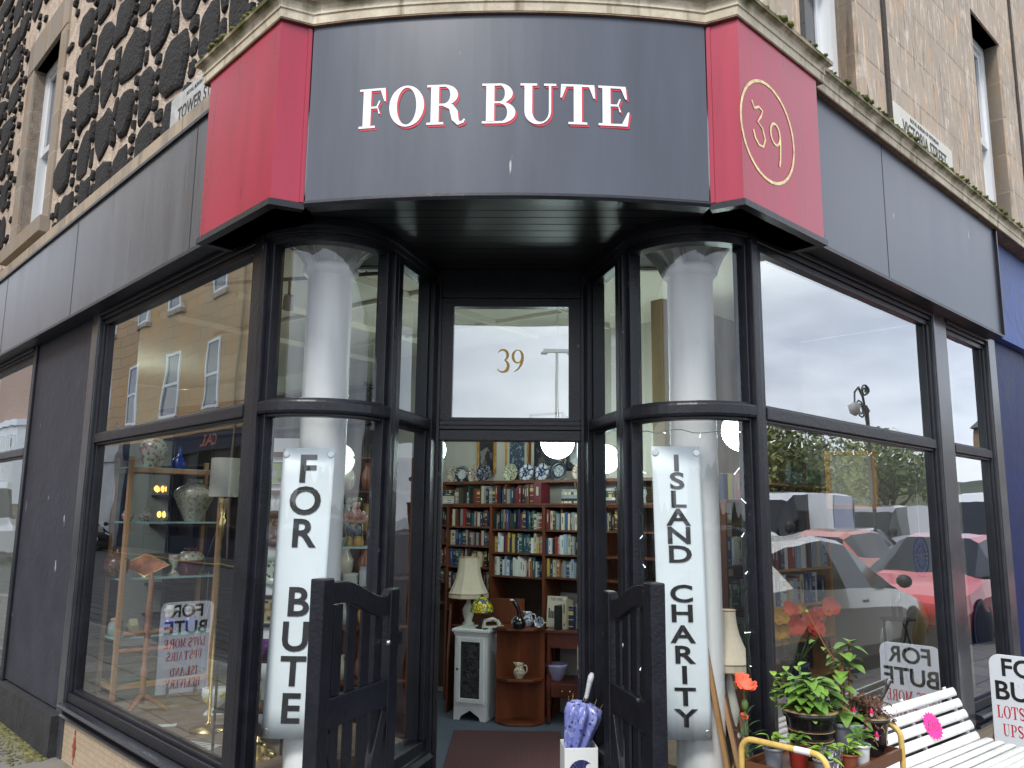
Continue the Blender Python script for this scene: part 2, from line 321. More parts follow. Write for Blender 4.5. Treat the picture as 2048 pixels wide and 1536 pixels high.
def earc(cx, cy, rx, ry, a0, a1, n=14): return [(cx+rx*math.cos(math.radians(a0+(a1-a0)*k/n)), cy+ry*math.sin(math.radians(a0+(a1-a0)*k/n))) for k in range(n+1)]
ST = rc(.1,.05,.3,.95)+rc(0,0,.42,.055)
GLY = {
 'F': (.70, ST+rc(0,.945,.66,1)+[[(.66,1),(.54,.945),(.64,.66),(.68,.66)]]+rc(.3,.49,.47,.54)+[[(.47,.54),(.47,.49),(.50,.35),(.54,.35)],[(.47,.49),(.54,.68),(.50,.68),(.44,.54)]]),
 'E': (.80, ST+rc(0,.945,.68,1)+[[(.68,1),(.56,.945),(.67,.68),(.71,.68)]]+rc(.3,.49,.49,.54)+[[(.49,.54),(.49,.49),(.52,.35),(.56,.35)],[(.49,.49),(.56,.68),(.52,.68),(.46,.54)]]+rc(.42,0,.72,.055)+[[(.72,0),(.77,.36),(.73,.36),(.58,.055)]]),
 'O': (.90, ring((.45,.5,.44,.52),(.45,.5,.245,.47),0,360,32)),
 'R': (.95, ST+rc(0,.945,.46,1)+ring((.42,.735,.35,.265),(.42,.735,.16,.215),-90,90)+rc(.3,.47,.46,.52)+stroke([(.42,.49),(.6,.44),(.68,.30),(.71,.13),(.79,.02),(.90,.05),(.94,.12)],[.07,.14,.19,.17,.10,.06,.04])),
 'B': (.88, ST+rc(0,.945,.44,1)+ring((.42,.75,.33,.25),(.42,.75,.14,.205),-90,90)+rc(.3,.50,.46,.545)+ring((.45,.27,.37,.27),(.45,.27,.17,.22),-90,90)+rc(.42,0,.47,.055)),
 'U': (.92, rc(.1,.3,.29,.95)+rc(0,.945,.41,1)+rc(.70,.3,.755,.95)+rc(.58,.945,.88,1)+ring((.4275,.31,.3275,.33),(.495,.31,.205,.27),180,360)),
 'T': (.88, rc(.33,.05,.53,.95)+rc(.2,0,.66,.055)+rc(.02,.945,.84,1)+[[(.02,1),(.0,.66),(.04,.66),(.15,.945)],[(.84,1),(.71,.945),(.82,.66),(.86,.66)]]),
 'I': (.46, rc(.13,.05,.33,.95)+rc(0,0,.46,.055)+rc(0,.945,.46,1)),
 'L': (.74, ST+rc(0,.945,.42,1)+rc(.42,0,.66,.055)+[[(.66,0),(.71,.4),(.67,.4),(.52,.055)]]),
 'S': (.72, stroke(earc(.36,.74,.26,.23,30,190,12)+[(.14,.62),(.36,.5),(.58,.38)]+earc(.36,.26,.26,.22,20,-150,12),[.05,.07,.09,.1,.11,.12,.13,.14,.15,.15,.16,.16,.17,.18,.19,.18,.17,.16,.15,.15,.14,.13,.12,.11,.1,.09,.08,.07,.06])+[[(.56,.98),(.52,.72),(.60,.72),(.60,.98)],[(.1,.02),(.1,.30),(.15,.30),(.17,.02)]]),
 'M': (1.1, rc(.12,.05,.17,.95)+rc(0,0,.3,.055)+rc(.78,.05,.98,.95)+rc(.68,0,1.08,.055)+rc(0,.945,.3,1)+rc(.8,.945,1.08,1)+stroke([(.2,1),(.53,.1)],.17)+stroke([(.53,.1),(.85,1)],.05)),
 'P': (.82, ST+rc(0,.945,.46,1)+ring((.42,.715,.35,.285),(.42,.715,.16,.235),-90,90)+rc(.3,.43,.46,.48)),
 'A': (.92, stroke([(.14,.05),(.44,1)],.05)+stroke([(.44,1),(.74,.05)],.19)+rc(0,0,.3,.055)+rc(.54,0,.94,.055)+rc(.24,.3,.62,.35)),
 'V': (.9, stroke([(.14,.95),(.46,0)],.19)+stroke([(.46,0),(.76,.95)],.05)+rc(0,.945,.34,1)+rc(.6,.945,.9,1)),
 'C': (.82, ring((.43,.5,.42,.52),(.45,.5,.24,.47),50,310,26)+[[(.66,.98),(.66,.66),(.71,.66),(.71,.98)],[(.7,.12),(.74,.2),(.72,.3),(.64,.16)]]),
 'N': (.95, rc(.12,.05,.17,.95)+rc(0,0,.3,.055)+rc(.74,0,.79,.95)+rc(.62,.945,.92,1)+rc(0,.945,.3,1)+stroke([(.16,1),(.74,0)],.18)),
 'D': (.92, ST+rc(0,.945,.46,1)+ring((.42,.5,.46,.5),(.42,.5,.26,.45),-90,90)+rc(.42,0,.46,.055)),
 'Y': (.9, rc(.36,.05,.56,.45)+rc(.24,0,.68,.055)+stroke([(.12,.97),(.46,.42)],.18)+stroke([(.46,.42),(.78,.97)],.05)+rc(0,.945,.32,1)+rc(.62,.945,.92,1)),
 'W': (1.3, stroke([(.12,.97),(.38,0)],.18)+stroke([(.38,0),(.62,.97)],.05)+stroke([(.62,.97),(.88,0)],.18)+stroke([(.88,0),(1.14,.97)],.05)+rc(0,.945,.3,1)+rc(.98,.945,1.3,1)),
 'G': (.9, ring((.43,.5,.42,.52),(.45,.5,.24,.47),50,330,26)+rc(.6,.05,.78,.42)+rc(.52,.42,.88,.47)),
 'H': (1., ST+rc(0,.945,.42,1)+rc(.68,.05,.88,.95)+rc(.58,0,1,.055)+rc(.58,.945,1,1)+rc(.3,.48,.68,.53)),
 'K': (.95, ST+rc(0,.945,.42,1)+stroke([(.3,.4),(.78,.97)],.05)+stroke([(.42,.55),(.8,.03)],.19)+rc(.6,.945,.9,1)+rc(.6,0,.95,.055)),
}
def serif(mb, text, h, fmap, xs=1.0, gap=.05, space=.4, align=.5):
    # flat letters, each stroke a hair above the one before; fmap(x, y, lift) -> point
    wd = sum((GLY[c][0]+gap if c != ' ' else space) for c in text)*h*xs; x = -wd*align; k = 0
    for c in text:
        if c == ' ': x += space*h*xs; continue
        w, polys = GLY[c]; last = None
        for P in polys:
            k += 1; lift = .0004+.00012*(k % 12)
            mb.add([fmap(x+px*h*xs, py*h, lift) for px, py in P], [list(range(len(P)))])
        x += (w+gap)*h*xs
def flat(fr): return lambda x, y, l: fr @ Vector((x, y, l))
# ------------------------------------------------ the corner building
SHOP = thing('shop_building', 'sandstone and whinstone corner building with a dark shopfront, curved sign and red sign boxes', 'building', (KX, KY+.6, .05))
SI = inv(SHOP)
def part(mb, name, mats, parent=None, bevel=0, label=None):
    o = mb.build(name, mats, None, bevel); p = parent or SHOP; o.parent = p
    w = T(*SHOP.location)
    if label: o['label'] = label
    o.matrix_parent_inverse = SI
    return o
def sub(mb, name, mats, parent, bevel=0, label=None):
    o = mb.build(name, mats, parent, bevel, label=label)   # parents here sit at the world origin in mesh data
    o.matrix_parent_inverse = Matrix.Identity(4); return o
# --- rubble wall of the left facade
lw = MB(ML); WL = [(6.17, 7.10, 4.18, 6.05), (9.6, 10.55, 4.18, 6.05)]
cuts = [(1.0, 3.64)] ; zb = 3.89
def wall_with_holes(mb, u0, u1, z0, z1, holes, w0, w1):
    us = sorted({u0, u1, *[h[0] for h in holes], *[h[1] for h in holes]}); zs = sorted({z0, z1, *[h[2] for h in holes], *[h[3] for h in holes]})
    us = [u for u in us if u0 <= u <= u1]; zs = [z for z in zs if z0 <= z <= z1]
    for a, b_ in zip(us, us[1:]):
        for c, d in zip(zs, zs[1:]):
            mu, mz = (a+b_)/2, (c+d)/2
            if any(h[0] < mu < h[1] and h[2] < mz < h[3] for h in holes): continue
            mb.quad((a, w0, c), (b_, w0, c), (b_, w0, d), (a, w0, d))
            mb.quad((a, w1, c), (b_, w1, c), (b_, w1, d), (a, w1, d))
    for h in holes:
        mb.quad((h[0], w0, h[2]), (h[0], w1, h[2]), (h[0], w1, h[3]), (h[0], w0, h[3])); mb.quad((h[1], w0, h[2]), (h[1], w1, h[2]), (h[1], w1, h[3]), (h[1], w0, h[3]))
        mb.quad((h[0], w0, h[3]), (h[1], w0, h[3]), (h[1], w1, h[3]), (h[0], w1, h[3])); mb.quad((h[0], w0, h[2]), (h[1], w0, h[2]), (h[1], w1, h[2]), (h[0], w1, h[2]))
wall_with_holes(lw, 1.22, 14, 3.6, 8.2, WL, -.09, -.4)
rs = random.Random(3)
def stone(mb, u0, u1, z0, z1):
    cu, cz, a, b_ = (u0+u1)/2, (z0+z1)/2, (u1-u0)/2, (z1-z0)/2; n = rs.choice([9, 10, 11, 12]); e = rs.uniform(3, 8); ph = rs.random()*6; sk = rs.uniform(-.16, .16); sk2 = rs.uniform(-.16, .16)
    o = []
    for k in range(n):
        t = 2*PI*(k+rs.uniform(-.28, .28))/n+ph; c, s_ = math.cos(t), math.sin(t); r = (abs(c)**e+abs(s_)**e)**(-1/e)*rs.uniform(.80, 1.03); o.append((cu+a*r*c*(1+sk*s_), cz+b_*r*s_*(1+sk2*c)))
    h = rs.uniform(.014, .034); lv = [(1, -.10), (.97, -.09+h*.6), (.84, -.09+h)]; vs = []
    for sc, w in lv:
        for (p, q) in o: vs.append((cu+(p-cu)*sc, w+rs.uniform(-.003, .003), cz+(q-cz)*sc))
    vs.append((cu, -.09+h*1.15, cz)); fs = []
    for j in range(2):
        for k in range(n): fs.append((j*n+k, j*n+(k+1) % n, (j+1)*n+(k+1) % n, (j+1)*n+k))
    for k in range(n): fs.append((2*n+k, 2*n+(k+1) % n, 3*n))
    mb.add(vs, fs)
lw.mi = 1; z = zb+.01
def clear(u0, u1, z0, z1): return not any(u1 > h[0]-.2 and u0 < h[1]+.3 and z1 > h[2]-.16 and z0 < h[3]+.42 for h in WL)
while z < 8:
    h = rs.uniform(.33, .47); u = 1.24+rs.uniform(0, .1)
    while u < 12.5:
        w = rs.uniform(.27, .55)
        if clear(u, u+w, z, z+h): stone(lw, u+.004, u+w-.004, z+.004+rs.uniform(0, .025), z+h-.004-rs.uniform(0, .025))
        else:
            for _ in range(3):
                a = rs.uniform(u, u+w-.1); c = rs.uniform(z, z+h-.1)
                if clear(a, a+.12, c, c+.08) : stone(lw, a, a+.1, c, c+.07)
        u += w
        if rs.random() < .85:
            sw = rs.uniform(.08, .15); k = rs.randint(2, 4); zz = z
            for i in range(k):
                if clear(u, u+sw, zz, zz+h/k): stone(lw, u+.012, u+sw-.008, zz+.014, zz+h/k-.014)
                zz += h/k
            u += sw
    z += h
part(lw, 'rubble_wall', [MORT, WHIN], label='dark whinstone rubble wall with thick pinkish mortar')
def sash(mx_, u0, u1, z0, z1, wr, name_label, dress, sill=True, lintel=.34, jr=.22, jl=.0):
    f = MB(mx_); t = .075; zm = (z0+z1)/2+.03
    f.box(u0, u0+t, wr-.06, wr+.02, z0, z1); f.box(u1-t, u1, wr-.06, wr+.02, z0, z1); f.box(u0+t, u1-t, wr-.06, wr+.02, z1-t, z1); f.box(u0+t, u1-t, wr-.06, wr+.02, z0, z0+.05)
    f.box(u0+t, u1-t, wr-.045, wr+.005, zm-.03, zm+.03); f.box(u0+t, u1-t, wr-.075, wr-.048, zm+.03, zm+.08)
    i0, i1 = u0+t, u1-t
    f.box(i0, i0+.045, wr-.04, wr, zm+.03, z1-t); f.box(i1-.045, i1, wr-.04, wr, zm+.03, z1-t); f.box(i0+.045, i1-.045, wr-.04, wr, z1-t-.05, z1-t)
    f.box(i0, i0+.045, wr-.075, wr-.05, z0+.05, zm-.03); f.box(i1-.045, i1, wr-.075, wr-.05, z0+.05, zm-.03); f.box(i0+.045, i1-.045, wr-.075, wr-.05, z0+.05, z0+.14)
    f.box((u0+u1)/2-.013, (u0+u1)/2+.013, wr-.035, wr-.008, zm+.03, z1-t-.05); f.box((u0+u1)/2-.013, (u0+u1)/2+.013, wr-.072, wr-.052, z0+.14, zm-.03)
    w = part(f, 'sash_window', UPVC, label=name_label)
    p = MB(mx_); p.quad((i0, wr-.02, zm), (i1, wr-.02, zm), (i1, wr-.02, z1-t), (i0, wr-.02, z1-t)); p.quad((i0, wr-.062, z0+.05), (i1, wr-.062, z0+.05), (i1, wr-.062, zm), (i0, wr-.062, zm)); sub(p, 'pane', DGL, w)
    d = MB(mx_)
    if jr: d.box(u1, u1+jr, -.30, -.065, z0, z1)
    if jl: d.box(u0-jl, u0, -.30, -.065, z0, z1)
    if lintel: d.box(u0-jl, u1+jr, -.30, -.06, z1, z1+lintel)
    if sill: d.box(u0-jl-.03, u1+jr+.03, -.30, -.0, z0-.15, z0)
    sub(d, 'stone_surround', dress, w, .006)
for q, n in zip(WL, ('tall white sash window set in the rubble wall', 'far white sash window in the rubble wall')):
    sash(ML, q[0], q[1], q[2], q[3], -.2, n, QUOINL, True, .34, .24, .2)
# --- ashlar wall of the right facade
aw = MB(MR); WR_ = [(2.3, 3.06, 3.9, 6.0), (5.40, 6.17, 3.9, 5.88), (8.6, 9.4, 3.9, 5.88)]
wall_with_holes(aw, 1.22, 16, 3.6, 8.2, WR_, -.05, -.4); part(aw, 'ashlar_wall', ASHL, label='weathered tan ashlar sandstone wall')
aw = MB(); a, b_ = Lp(1.22, -.06), Rp(1.22, -.06); aw.hexa([(a.x, a.y, 3.6), (b_.x, b_.y, 3.6), (b_.x, b_.y+.3, 3.6), (a.x, a.y+.3, 3.6), (a.x, a.y, 8.2), (b_.x, b_.y, 8.2), (b_.x, b_.y+.3, 8.2), (a.x, a.y+.3, 8.2)]); part(aw, 'corner_wall', ASHL)
for q, n in zip(WR_, ('white sash window directly above the red sign box', 'white sash window beyond the street sign', 'farthest white sash window')):
    sash(MR, q[0], q[1], q[2], q[3], -.2, n, QUOIN, False, .3, .26, 0)
    d = MB(MR); d.box(q[1]+.40, q[1]+.455, -.06, -.035, 3.95, 8); part(d, 'downpipe_chase', mat('black_grout', (.05,.04,.035), .9, bump=.6, bscale=30))
# --- curved sign fascia, red boxes, long fascias
XE, YE, YC = .87, 3.352, 3.258; sg = YE-YC; RF = (XE*XE+sg*sg)/(2*sg)
def farc(x): return YC+RF-math.sqrt(RF*RF-x*x)
def arcpts(n=24, ext=0): return [(KX+XE*(-1+2*i/n), farc(XE*(-1+2*i/n))) for i in range(n+1)]
ZB, ZT = 2.93, 3.76
f = MB(); f.sweep(arcpts(), [(0, ZB+.012), (0, ZT), (-.05, ZT), (-.05, ZB+.012)], smooth=False); cf = part(f, 'curved_fascia', FASC, label='convex dark grey sign panel reading FOR BUTE')
f = MB(); f.sweep(arcpts(), [(.006, ZB-.018), (.012, ZB-.004), (.006, ZB+.01), (-.06, ZB+.01), (-.06, ZB-.018)]); sub(f, 'trim', BLACK, cf)
def fmapc(x, y, l):
    X = x; n = Vector((-X/RF, -math.sqrt(1-(X/RF)**2))); return Vector((KX+X+n.x*(.001+l), farc(X)+n.y*(.001+l), y))
CXL = -.049
f = MB(); serif(f, 'FOR BUTE', .182, lambda x, y, l: fmapc(x+CXL+.0075, y+3.241, l), .955, .06, .36); sub(f, 'lettering_shade', LETR, cf)
f = MB(); serif(f, 'FOR BUTE', .182, lambda x, y, l: fmapc(x+CXL, y+3.250, l+.003), .955, .06, .36); sub(f, 'lettering', LETW, cf)
for side, mx_ in (('l', ML), ('r', MR)):
    sgn = -1 if side == 'l' else 1
    o1 = mx_ @ Vector((1.96, .18, 0)); c1 = mx_ @ Vector((1.235, .18, 0)); o0 = mx_ @ Vector((1.96, .02, 0)); i1 = Vector((KX+sgn*(XE+.006), YE+.004, 0)); i0 = Vector((KX+sgn*(XE+.006), YE+.16, 0))
    poly = [(v.x, v.y) for v in (o0, o1, c1, i1, i0)]
    f = MB(); f.prism(poly, ZB+.004, ZT-.005); bx = part(f, 'sign_box', RED, label='red sign box'+(' with a gold ringed number 39' if side == 'r' else ' on the left of the curved sign'))
    f = MB()
    pth = [(v.x, v.y) for v in ((o0, o1, c1, i1) if side == 'l' else (i1, c1, o1, o0))]
    f.sweep(pth, [(.012, ZB-.03), (.012, ZB-.002), (-.03, ZB-.002), (-.03, ZB-.03)]); sub(f, 'trim', BLACK, bx)
    f = MB(); f.prism(poly, ZB-.022, ZB+.0035); sub(f, 'underside', BLACK, bx)
    v0 = (i1+Vector((sgn*.0, 0, 0))); d = (c1-i1).normalized(); nrm = Vector((-d.y, d.x, 0));  nrm = nrm if nrm.y < 0 else -nrm
    a0 = i1+d*.004; f.hexa([(*(a0+nrm*k*.006+d*j*.016).xy, z_) for z_ in (ZB+.004, ZT-.01) for k, j in ((0, 0), (0, 1), (1, 1), (1, 0))]); sub(f, 'corner_bead', RED, bx)
    if side == 'r':
        f = MB(); fr = frame(Rp(1.463, .1815, 3.305), UR, UZ); pl = ring((0,0,.238,.238), (0,0,.224,.224), 0, 360, 48)
        pl += stroke([(-.135,.105),(-.115,.075),(-.075,.095),(-.045,.085),(-.06,.055),(-.09,.02),(-.05,.0),(-.03,-.045),(-.05,-.085),(-.085,-.088),(-.115,-.065),(-.13,-.03)], .012)
        pl += stroke(earc(.062,.012,.042,.05,0,360,18), .012)+stroke([(.106,.02),(.104,-.04),(.098,-.10),(.088,-.135)], .012)
        for k, P in enumerate(pl): f.add([fr @ Vector((a_, b_, .0003+.00007*(k % 9))) for a_, b_ in P], [list(range(len(P)))])
        sub(f, 'number', GOLD, bx)
    # long fascia
    u1 = 9.6 if side == 'l' else 4.90; fm = FASCL if side == 'l' else FASC
    f = MB(mx_); zt = 3.665 if side == 'l' else 3.76
    f.box(1.965, u1, .055, .11, 2.955, zt); lf = part(f, 'long_fascia', fm, label='long dark grey fascia panel above the '+('left' if side == 'l' else 'right')+' shop window')
    f = MB(mx_); f.box(1.965, u1+.02, .0, .12, 2.935, 2.9545)
    if side == 'r': f.box(u1+.001, u1+.022, .0, .13, 2.955, zt)
    else: f.box(1.965, u1, .05, .125, zt, zt+.02)
    sub(f, 'trim', BLACK, lf)
    for us in ((2.26, 4.3, 6.3) if side == 'l' else (2.9,)):
        f = MB(mx_); f.box(us, us+.004, .1105, .1117, 2.96, zt-.003); sub(f, 'joint_strip', mat('joint', (.02,.022,.028), .5), lf)
# --- cornice
PA = [Lp(2.02, .0), Lp(2.02, .185), Lp(1.222, .185)]+[Vector((KX+x, farc(x)-.012, 0)) for x in [XE*(-1+2*i/20) for i in range(21)]]+[Rp(1.222, .185), Rp(2.02, .185), Rp(2.02, .142), Rp(16, .142)]
PROF = [(-.34, 3.768), (.006, 3.765), (.008, 3.803), (.014, 3.806), (.014, 3.814), (.011, 3.817), (.013, 3.830), (.021, 3.845), (.034, 3.853), (.042, 3.855), (.042, 3.874), (.034, 3.880), (-.34, 3.893)]
PA2 = []
for a, b_ in zip(PA, PA[1:]):
    n = max(1, int((b_-a).length/.16)) if (b_-a).length > .7 else 1
    PA2 += [a+(b_-a)*i/n for i in range(n)]
PA2.append(PA[-1])
f = MB(); f.sweep([p.xy for p in PA2], PROF); part(f, 'cornice', CORN, label='moss topped stone cornice')
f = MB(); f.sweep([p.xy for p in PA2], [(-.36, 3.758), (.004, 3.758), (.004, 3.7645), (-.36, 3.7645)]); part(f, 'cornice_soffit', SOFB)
# moss tufts growing along the cornice lip
f = MB(); rm = random.Random(5); MOSS = mat('moss', (.075,.085,.02), .95, var=.5, vscale=30, vcol=(.17,.17,.04))
for a, b_ in zip(PA[1:], PA[2:]):
    d = (b_-a); L_ = d.length; d = d/max(L_, 1e-6); nn = Vector((d.y, -d.x))
    for k in range(int(L_*75)):
        t = rm.random()*L_; o = rm.uniform(-.02, .043); s_ = rm.uniform(.006, .02)
        if t > 6: continue
        p = a.xy+d.xy*t+nn*o; f.ball((p.x, p.y, 3.876+rm.uniform(0, .012)), s_, 6, (1.4, 1.4, .8))
part(f, 'moss', MOSS)['kind'] = 'stuff'
f = MB(ML); f.box(2.025, 14, -.2, .1, 3.69, 3.80); f.hexa([(2.025,-.2,3.8),(14,-.2,3.8),(14,.1,3.8),(2.025,.1,3.8),(2.025,-.2,3.9),(14,-.2,3.9),(14,-.02,3.895),(2.025,-.02,3.895)]); part(f, 'band_course', BAND, label='plain stone band above the left fascia')
# --- soffit boards of the porch
AC = Vector((KX-.893, 3.942)); AR = .356; E1 = Vector((KX-.549, 3.850)); E2 = Vector((KX-.412, 4.360))
def porch_half(y):
    if y < 3.60: return .893+(y-3.586)*.0+.02
    if y < 3.85: return .893-math.sqrt(max(0, AR*AR-(y-3.942)**2))
    return .549-(y-3.85)*.2686
f = MB(); y = 3.312
while y < 4.40:
    y1 = y+.088; hw = min(porch_half(y), porch_half(min(4.4, y1)))
    hw = max(porch_half(y), porch_half(y1)) if y >= 3.6 else (.95 if y > 3.40 else math.sqrt(RF*RF-(RF-(y-.03-YC))**2))
    f.box(KX-hw, KX+hw, y, y1-.006, 2.952, 2.972); y = y1
f.box(KX-.95, KX+.95, 3.40, 4.42, 2.974, 2.99); part(f, 'porch_soffit', SOFF, label='black tongue and groove soffit boards')
for mx_ in (ML, MR): f = MB(mx_); f.box(1.62, 2.0, -.02, .165, 2.956, 2.97); part(f, 'box_soffit', BLACK)

f = MB(ML); rm = random.Random(15)
for k in range(1100):
    u = rm.uniform(4.0, 6.2); w = .065+abs(rm.gauss(0, .09)); s_ = rm.uniform(.004, .012)*(1.3 if w < .12 else .8); f.ball((u, w, .042+.13*(u+2)/16-.005), s_, 6, (1.8, 1.8, .5))
o = f.build('moss', mat('moss_ground', (.10,.105,.035), .95, var=.5, vscale=18, vcol=(.20,.19,.07))); o['kind'] = 'stuff'; o['label'] = 'yellow green moss along the foot of the left plinth'; o['category'] = 'moss'
# ------------------------------------------------ shop windows of the straight facades
POST = mat('post_paint', (.05,.053,.06), .22, var=.2, vscale=8, spec=.7); add_scuffs(POST, (.3,.2,.12), (20,20,6), .74, .02)
def shop_window(mx_, u0, u1, name_label, sill=True, panes=True, zs=.49, zh=2.85):
    f = MB(mx_); t = .05
    f.box(u0, u0+t, -.075, -.002, zs, zh); f.box(u1-t, u1, -.075, -.002, zs, zh)
    f.box(u0+.018, u0+t+.016, -.07, -.018, zs, zh); f.box(u1-t-.016, u1-.018, -.07, -.018, zs, zh)
    a, b_ = u0+t, u1-t
    f.box(a, b_, -.078, .004, 2.052, 2.108); f.box(a, b_, -.074, -.012, 2.036, 2.052); f.box(a, b_, -.074, -.012, 2.108, 2.120)
    f.box(u0, u1, -.08, -.012, zh, zh+.035); f.box(u0, u1, -.08, .004, zh+.035, zh+.06); f.box(u0, u1, -.08, .022, zh+.06, zh+.085); f.box(u0, u1, -.08, -.002, zh+.085, 2.953)
    f.box(u0, u1, -.08, .004, zs-.055, zs); f.box(u0, u1, -.075, -.016, zs, zs+.02)
    w = part(f, 'shop_window', BLACK, bevel=.004, label=name_label)
    p = MB(mx_); p.quad((a, -.035, 2.12), (b_, -.035, 2.12), (b_, -.035, zh), (a, -.035, zh)); sub(p, 'pane', GL, w)
    p = MB(mx_); p.quad((a, -.036, zs+.02), (b_, -.036, zs+.02), (b_, -.036, 2.036), (a, -.036, 2.036)); sub(p, 'pane', GLL if mx_ is ML else GL, w)
    c = MB(mx_)
    prof = [(-.08, zs-.057), (.012, zs-.058), (.05, zs-.066), (.062, zs-.078), (.05, zs-.092), (.012, zs-.096), (.008, zs-.125), (.03, zs-.128), (.042, zs-.137), (.03, zs-.148), (.006, zs-.15), (-.08, zs-.15)]
    c.add([(u, o, z_) for u in (u0, u1) for o, z_ in prof], [(j, (j+1) % 12, 12+(j+1) % 12, 12+j) for j in range(12)]+[list(range(12)), list(range(12, 24))[::-1]]); sub(c, 'sill', BLACK, w)
    return w
wl = shop_window(ML, 1.70, 3.95, 'large two pane window of the left facade')
wf = shop_window(ML, 5.58, 8.4, 'far left window cut by the photo edge', zs=.33)
wr = shop_window(MR, 1.63, 3.80, 'large two pane window of the right facade')
wn_ = shop_window(MR, 4.045, 4.88, 'narrow two pane window at the right end')
for mx_, u0, u1, m in ((ML, 1.62, 1.70, BLACK), (MR, 1.575, 1.63, BLACK), (MR, 3.80, 4.045, POST), (MR, 4.88, 5.06, POST), (ML, 3.95, 4.10, POST), (ML, 5.50, 5.58, BLACK)):
    f = MB(mx_); f.box(u0, u1, -.09, .014, .05, 2.953)
    if m is POST:
        f.box(u0-.0, u0+.03, .014, .022, .34, 2.95)
    part(f, 'post', m, bevel=.005)
REND = mat('pilaster_render', (.030,.032,.045), .55, var=.25, vscale=4, bump=.25, bscale=14); add_scuffs(REND, (.35,.36,.40), (13,13,3.4), .725, .018)
f = MB(ML); f.box(4.10, 5.50, -.3, -.006, .35, 2.954); part(f, 'pilaster', REND, label='scuffed dark rendered pilaster')
PLI = mat('plinth_black', (.022,.022,.024), .7, var=.4, vscale=9, bump=.3, bscale=30)
f = MB(ML); f.hexa([(4.02,-.3,-.1),(8.4,-.3,-.1),(8.4,.07,-.1),(4.02,.07,-.1),(4.02,-.3,.352),(8.4,-.3,.352),(8.4,.06,.32),(4.02,.06,.335)]); part(f, 'plinth', PLI)
TILE = bricks('mosaic_tile', (.50,.40,.28), (.44,.33,.23), (.30,.25,.18), .034, .034, .0022, (UL, UZ), .12, None, .35)
TILER = bricks('mosaic_tile_r', (.50,.40,.28), (.44,.33,.23), (.30,.25,.18), .034, .034, .0022, (UR, UZ), .12, None, .35)
GRN = mat('green_tile', (.06,.16,.07), .3)
for mx_, u0, u1, m, fl in ((ML, 1.62, 4.02, TILE, ((3.72, .2), (2.6, .2))), (MR, 1.575, 5.06, TILER, ((2.7, .2), (4.4, .2)))):
    f = MB(mx_); f.box(u0, u1, -.2, .0, .0, .339); rr = part(f, 'stall_riser', m, label='tan mosaic tiled stall riser')
    f = MB(mx_); f.box(u0+.03, u1-.03, .0005, .004, .322, .336); f.box(u0+.03, u1-.03, .0005, .004, .06, .08); f.box(u0+.012, u0+.03, .0005, .004, .06, .336); f.box(u1-.03, u1-.012, .0005, .004, .06, .336); sub(f, 'border', GRN, rr)
    f = MB(mx_)
    for cu, cz in fl:
        for q in ([(-.018,-.045),(.018,-.045),(.012,.0),(-.012,.0)], [(-.008,0),(.008,0),(.014,.035),(0,.06),(-.014,.035)], [(-.03,.0),(-.012,-.01),(-.014,.03)], [(.03,.0),(.012,-.01),(.014,.03)], [(-.005,.06),(.005,.06),(.006,.085),(-.006,.085)], [(-.005,-.08),(.005,-.08),(.004,-.045),(-.004,-.045)]):
            f.add([(cu+a*1.2, .0045, cz+b_*1.2) for a, b_ in q], [list(range(len(q)))])
    sub(f, 'motif', mat('tile_red', (.35,.05,.04), .4), rr)
# ------------------------------------------------ curved corner windows and recessed entrance
def arc(n=18, dr=0):
    return [AC+Vector((math.cos(math.radians(225+120*i/n)), math.sin(math.radians(225+120*i/n))))*(AR+dr) for i in range(n+1)]
ARC = arc()
HEAD = [(-.08, 2.85), (-.012, 2.85), (-.012, 2.885), (.004, 2.885), (.006, 2.91), (.02, 2.91), (.022, 2.951), (-.08, 2.951)]
TRAN = [(-.075, 2.036), (-.012, 2.036), (-.012, 2.050), (.010, 2.050), (.014, 2.062), (.014, 2.098), (.010, 2.108), (-.012, 2.108), (-.012, 2.12), (-.075, 2.12)]
SILL = [(-.08, .05), (.004, .05), (.004, .10), (.0, .12), (.0, .30), (.02, .315), (.036, .33), (.03, .35), (.008, .36), (.008, .385), (.03, .395), (.05, .412), (.03, .43), (.006, .435), (.006, .492), (-.02, .505), (-.08, .505)]
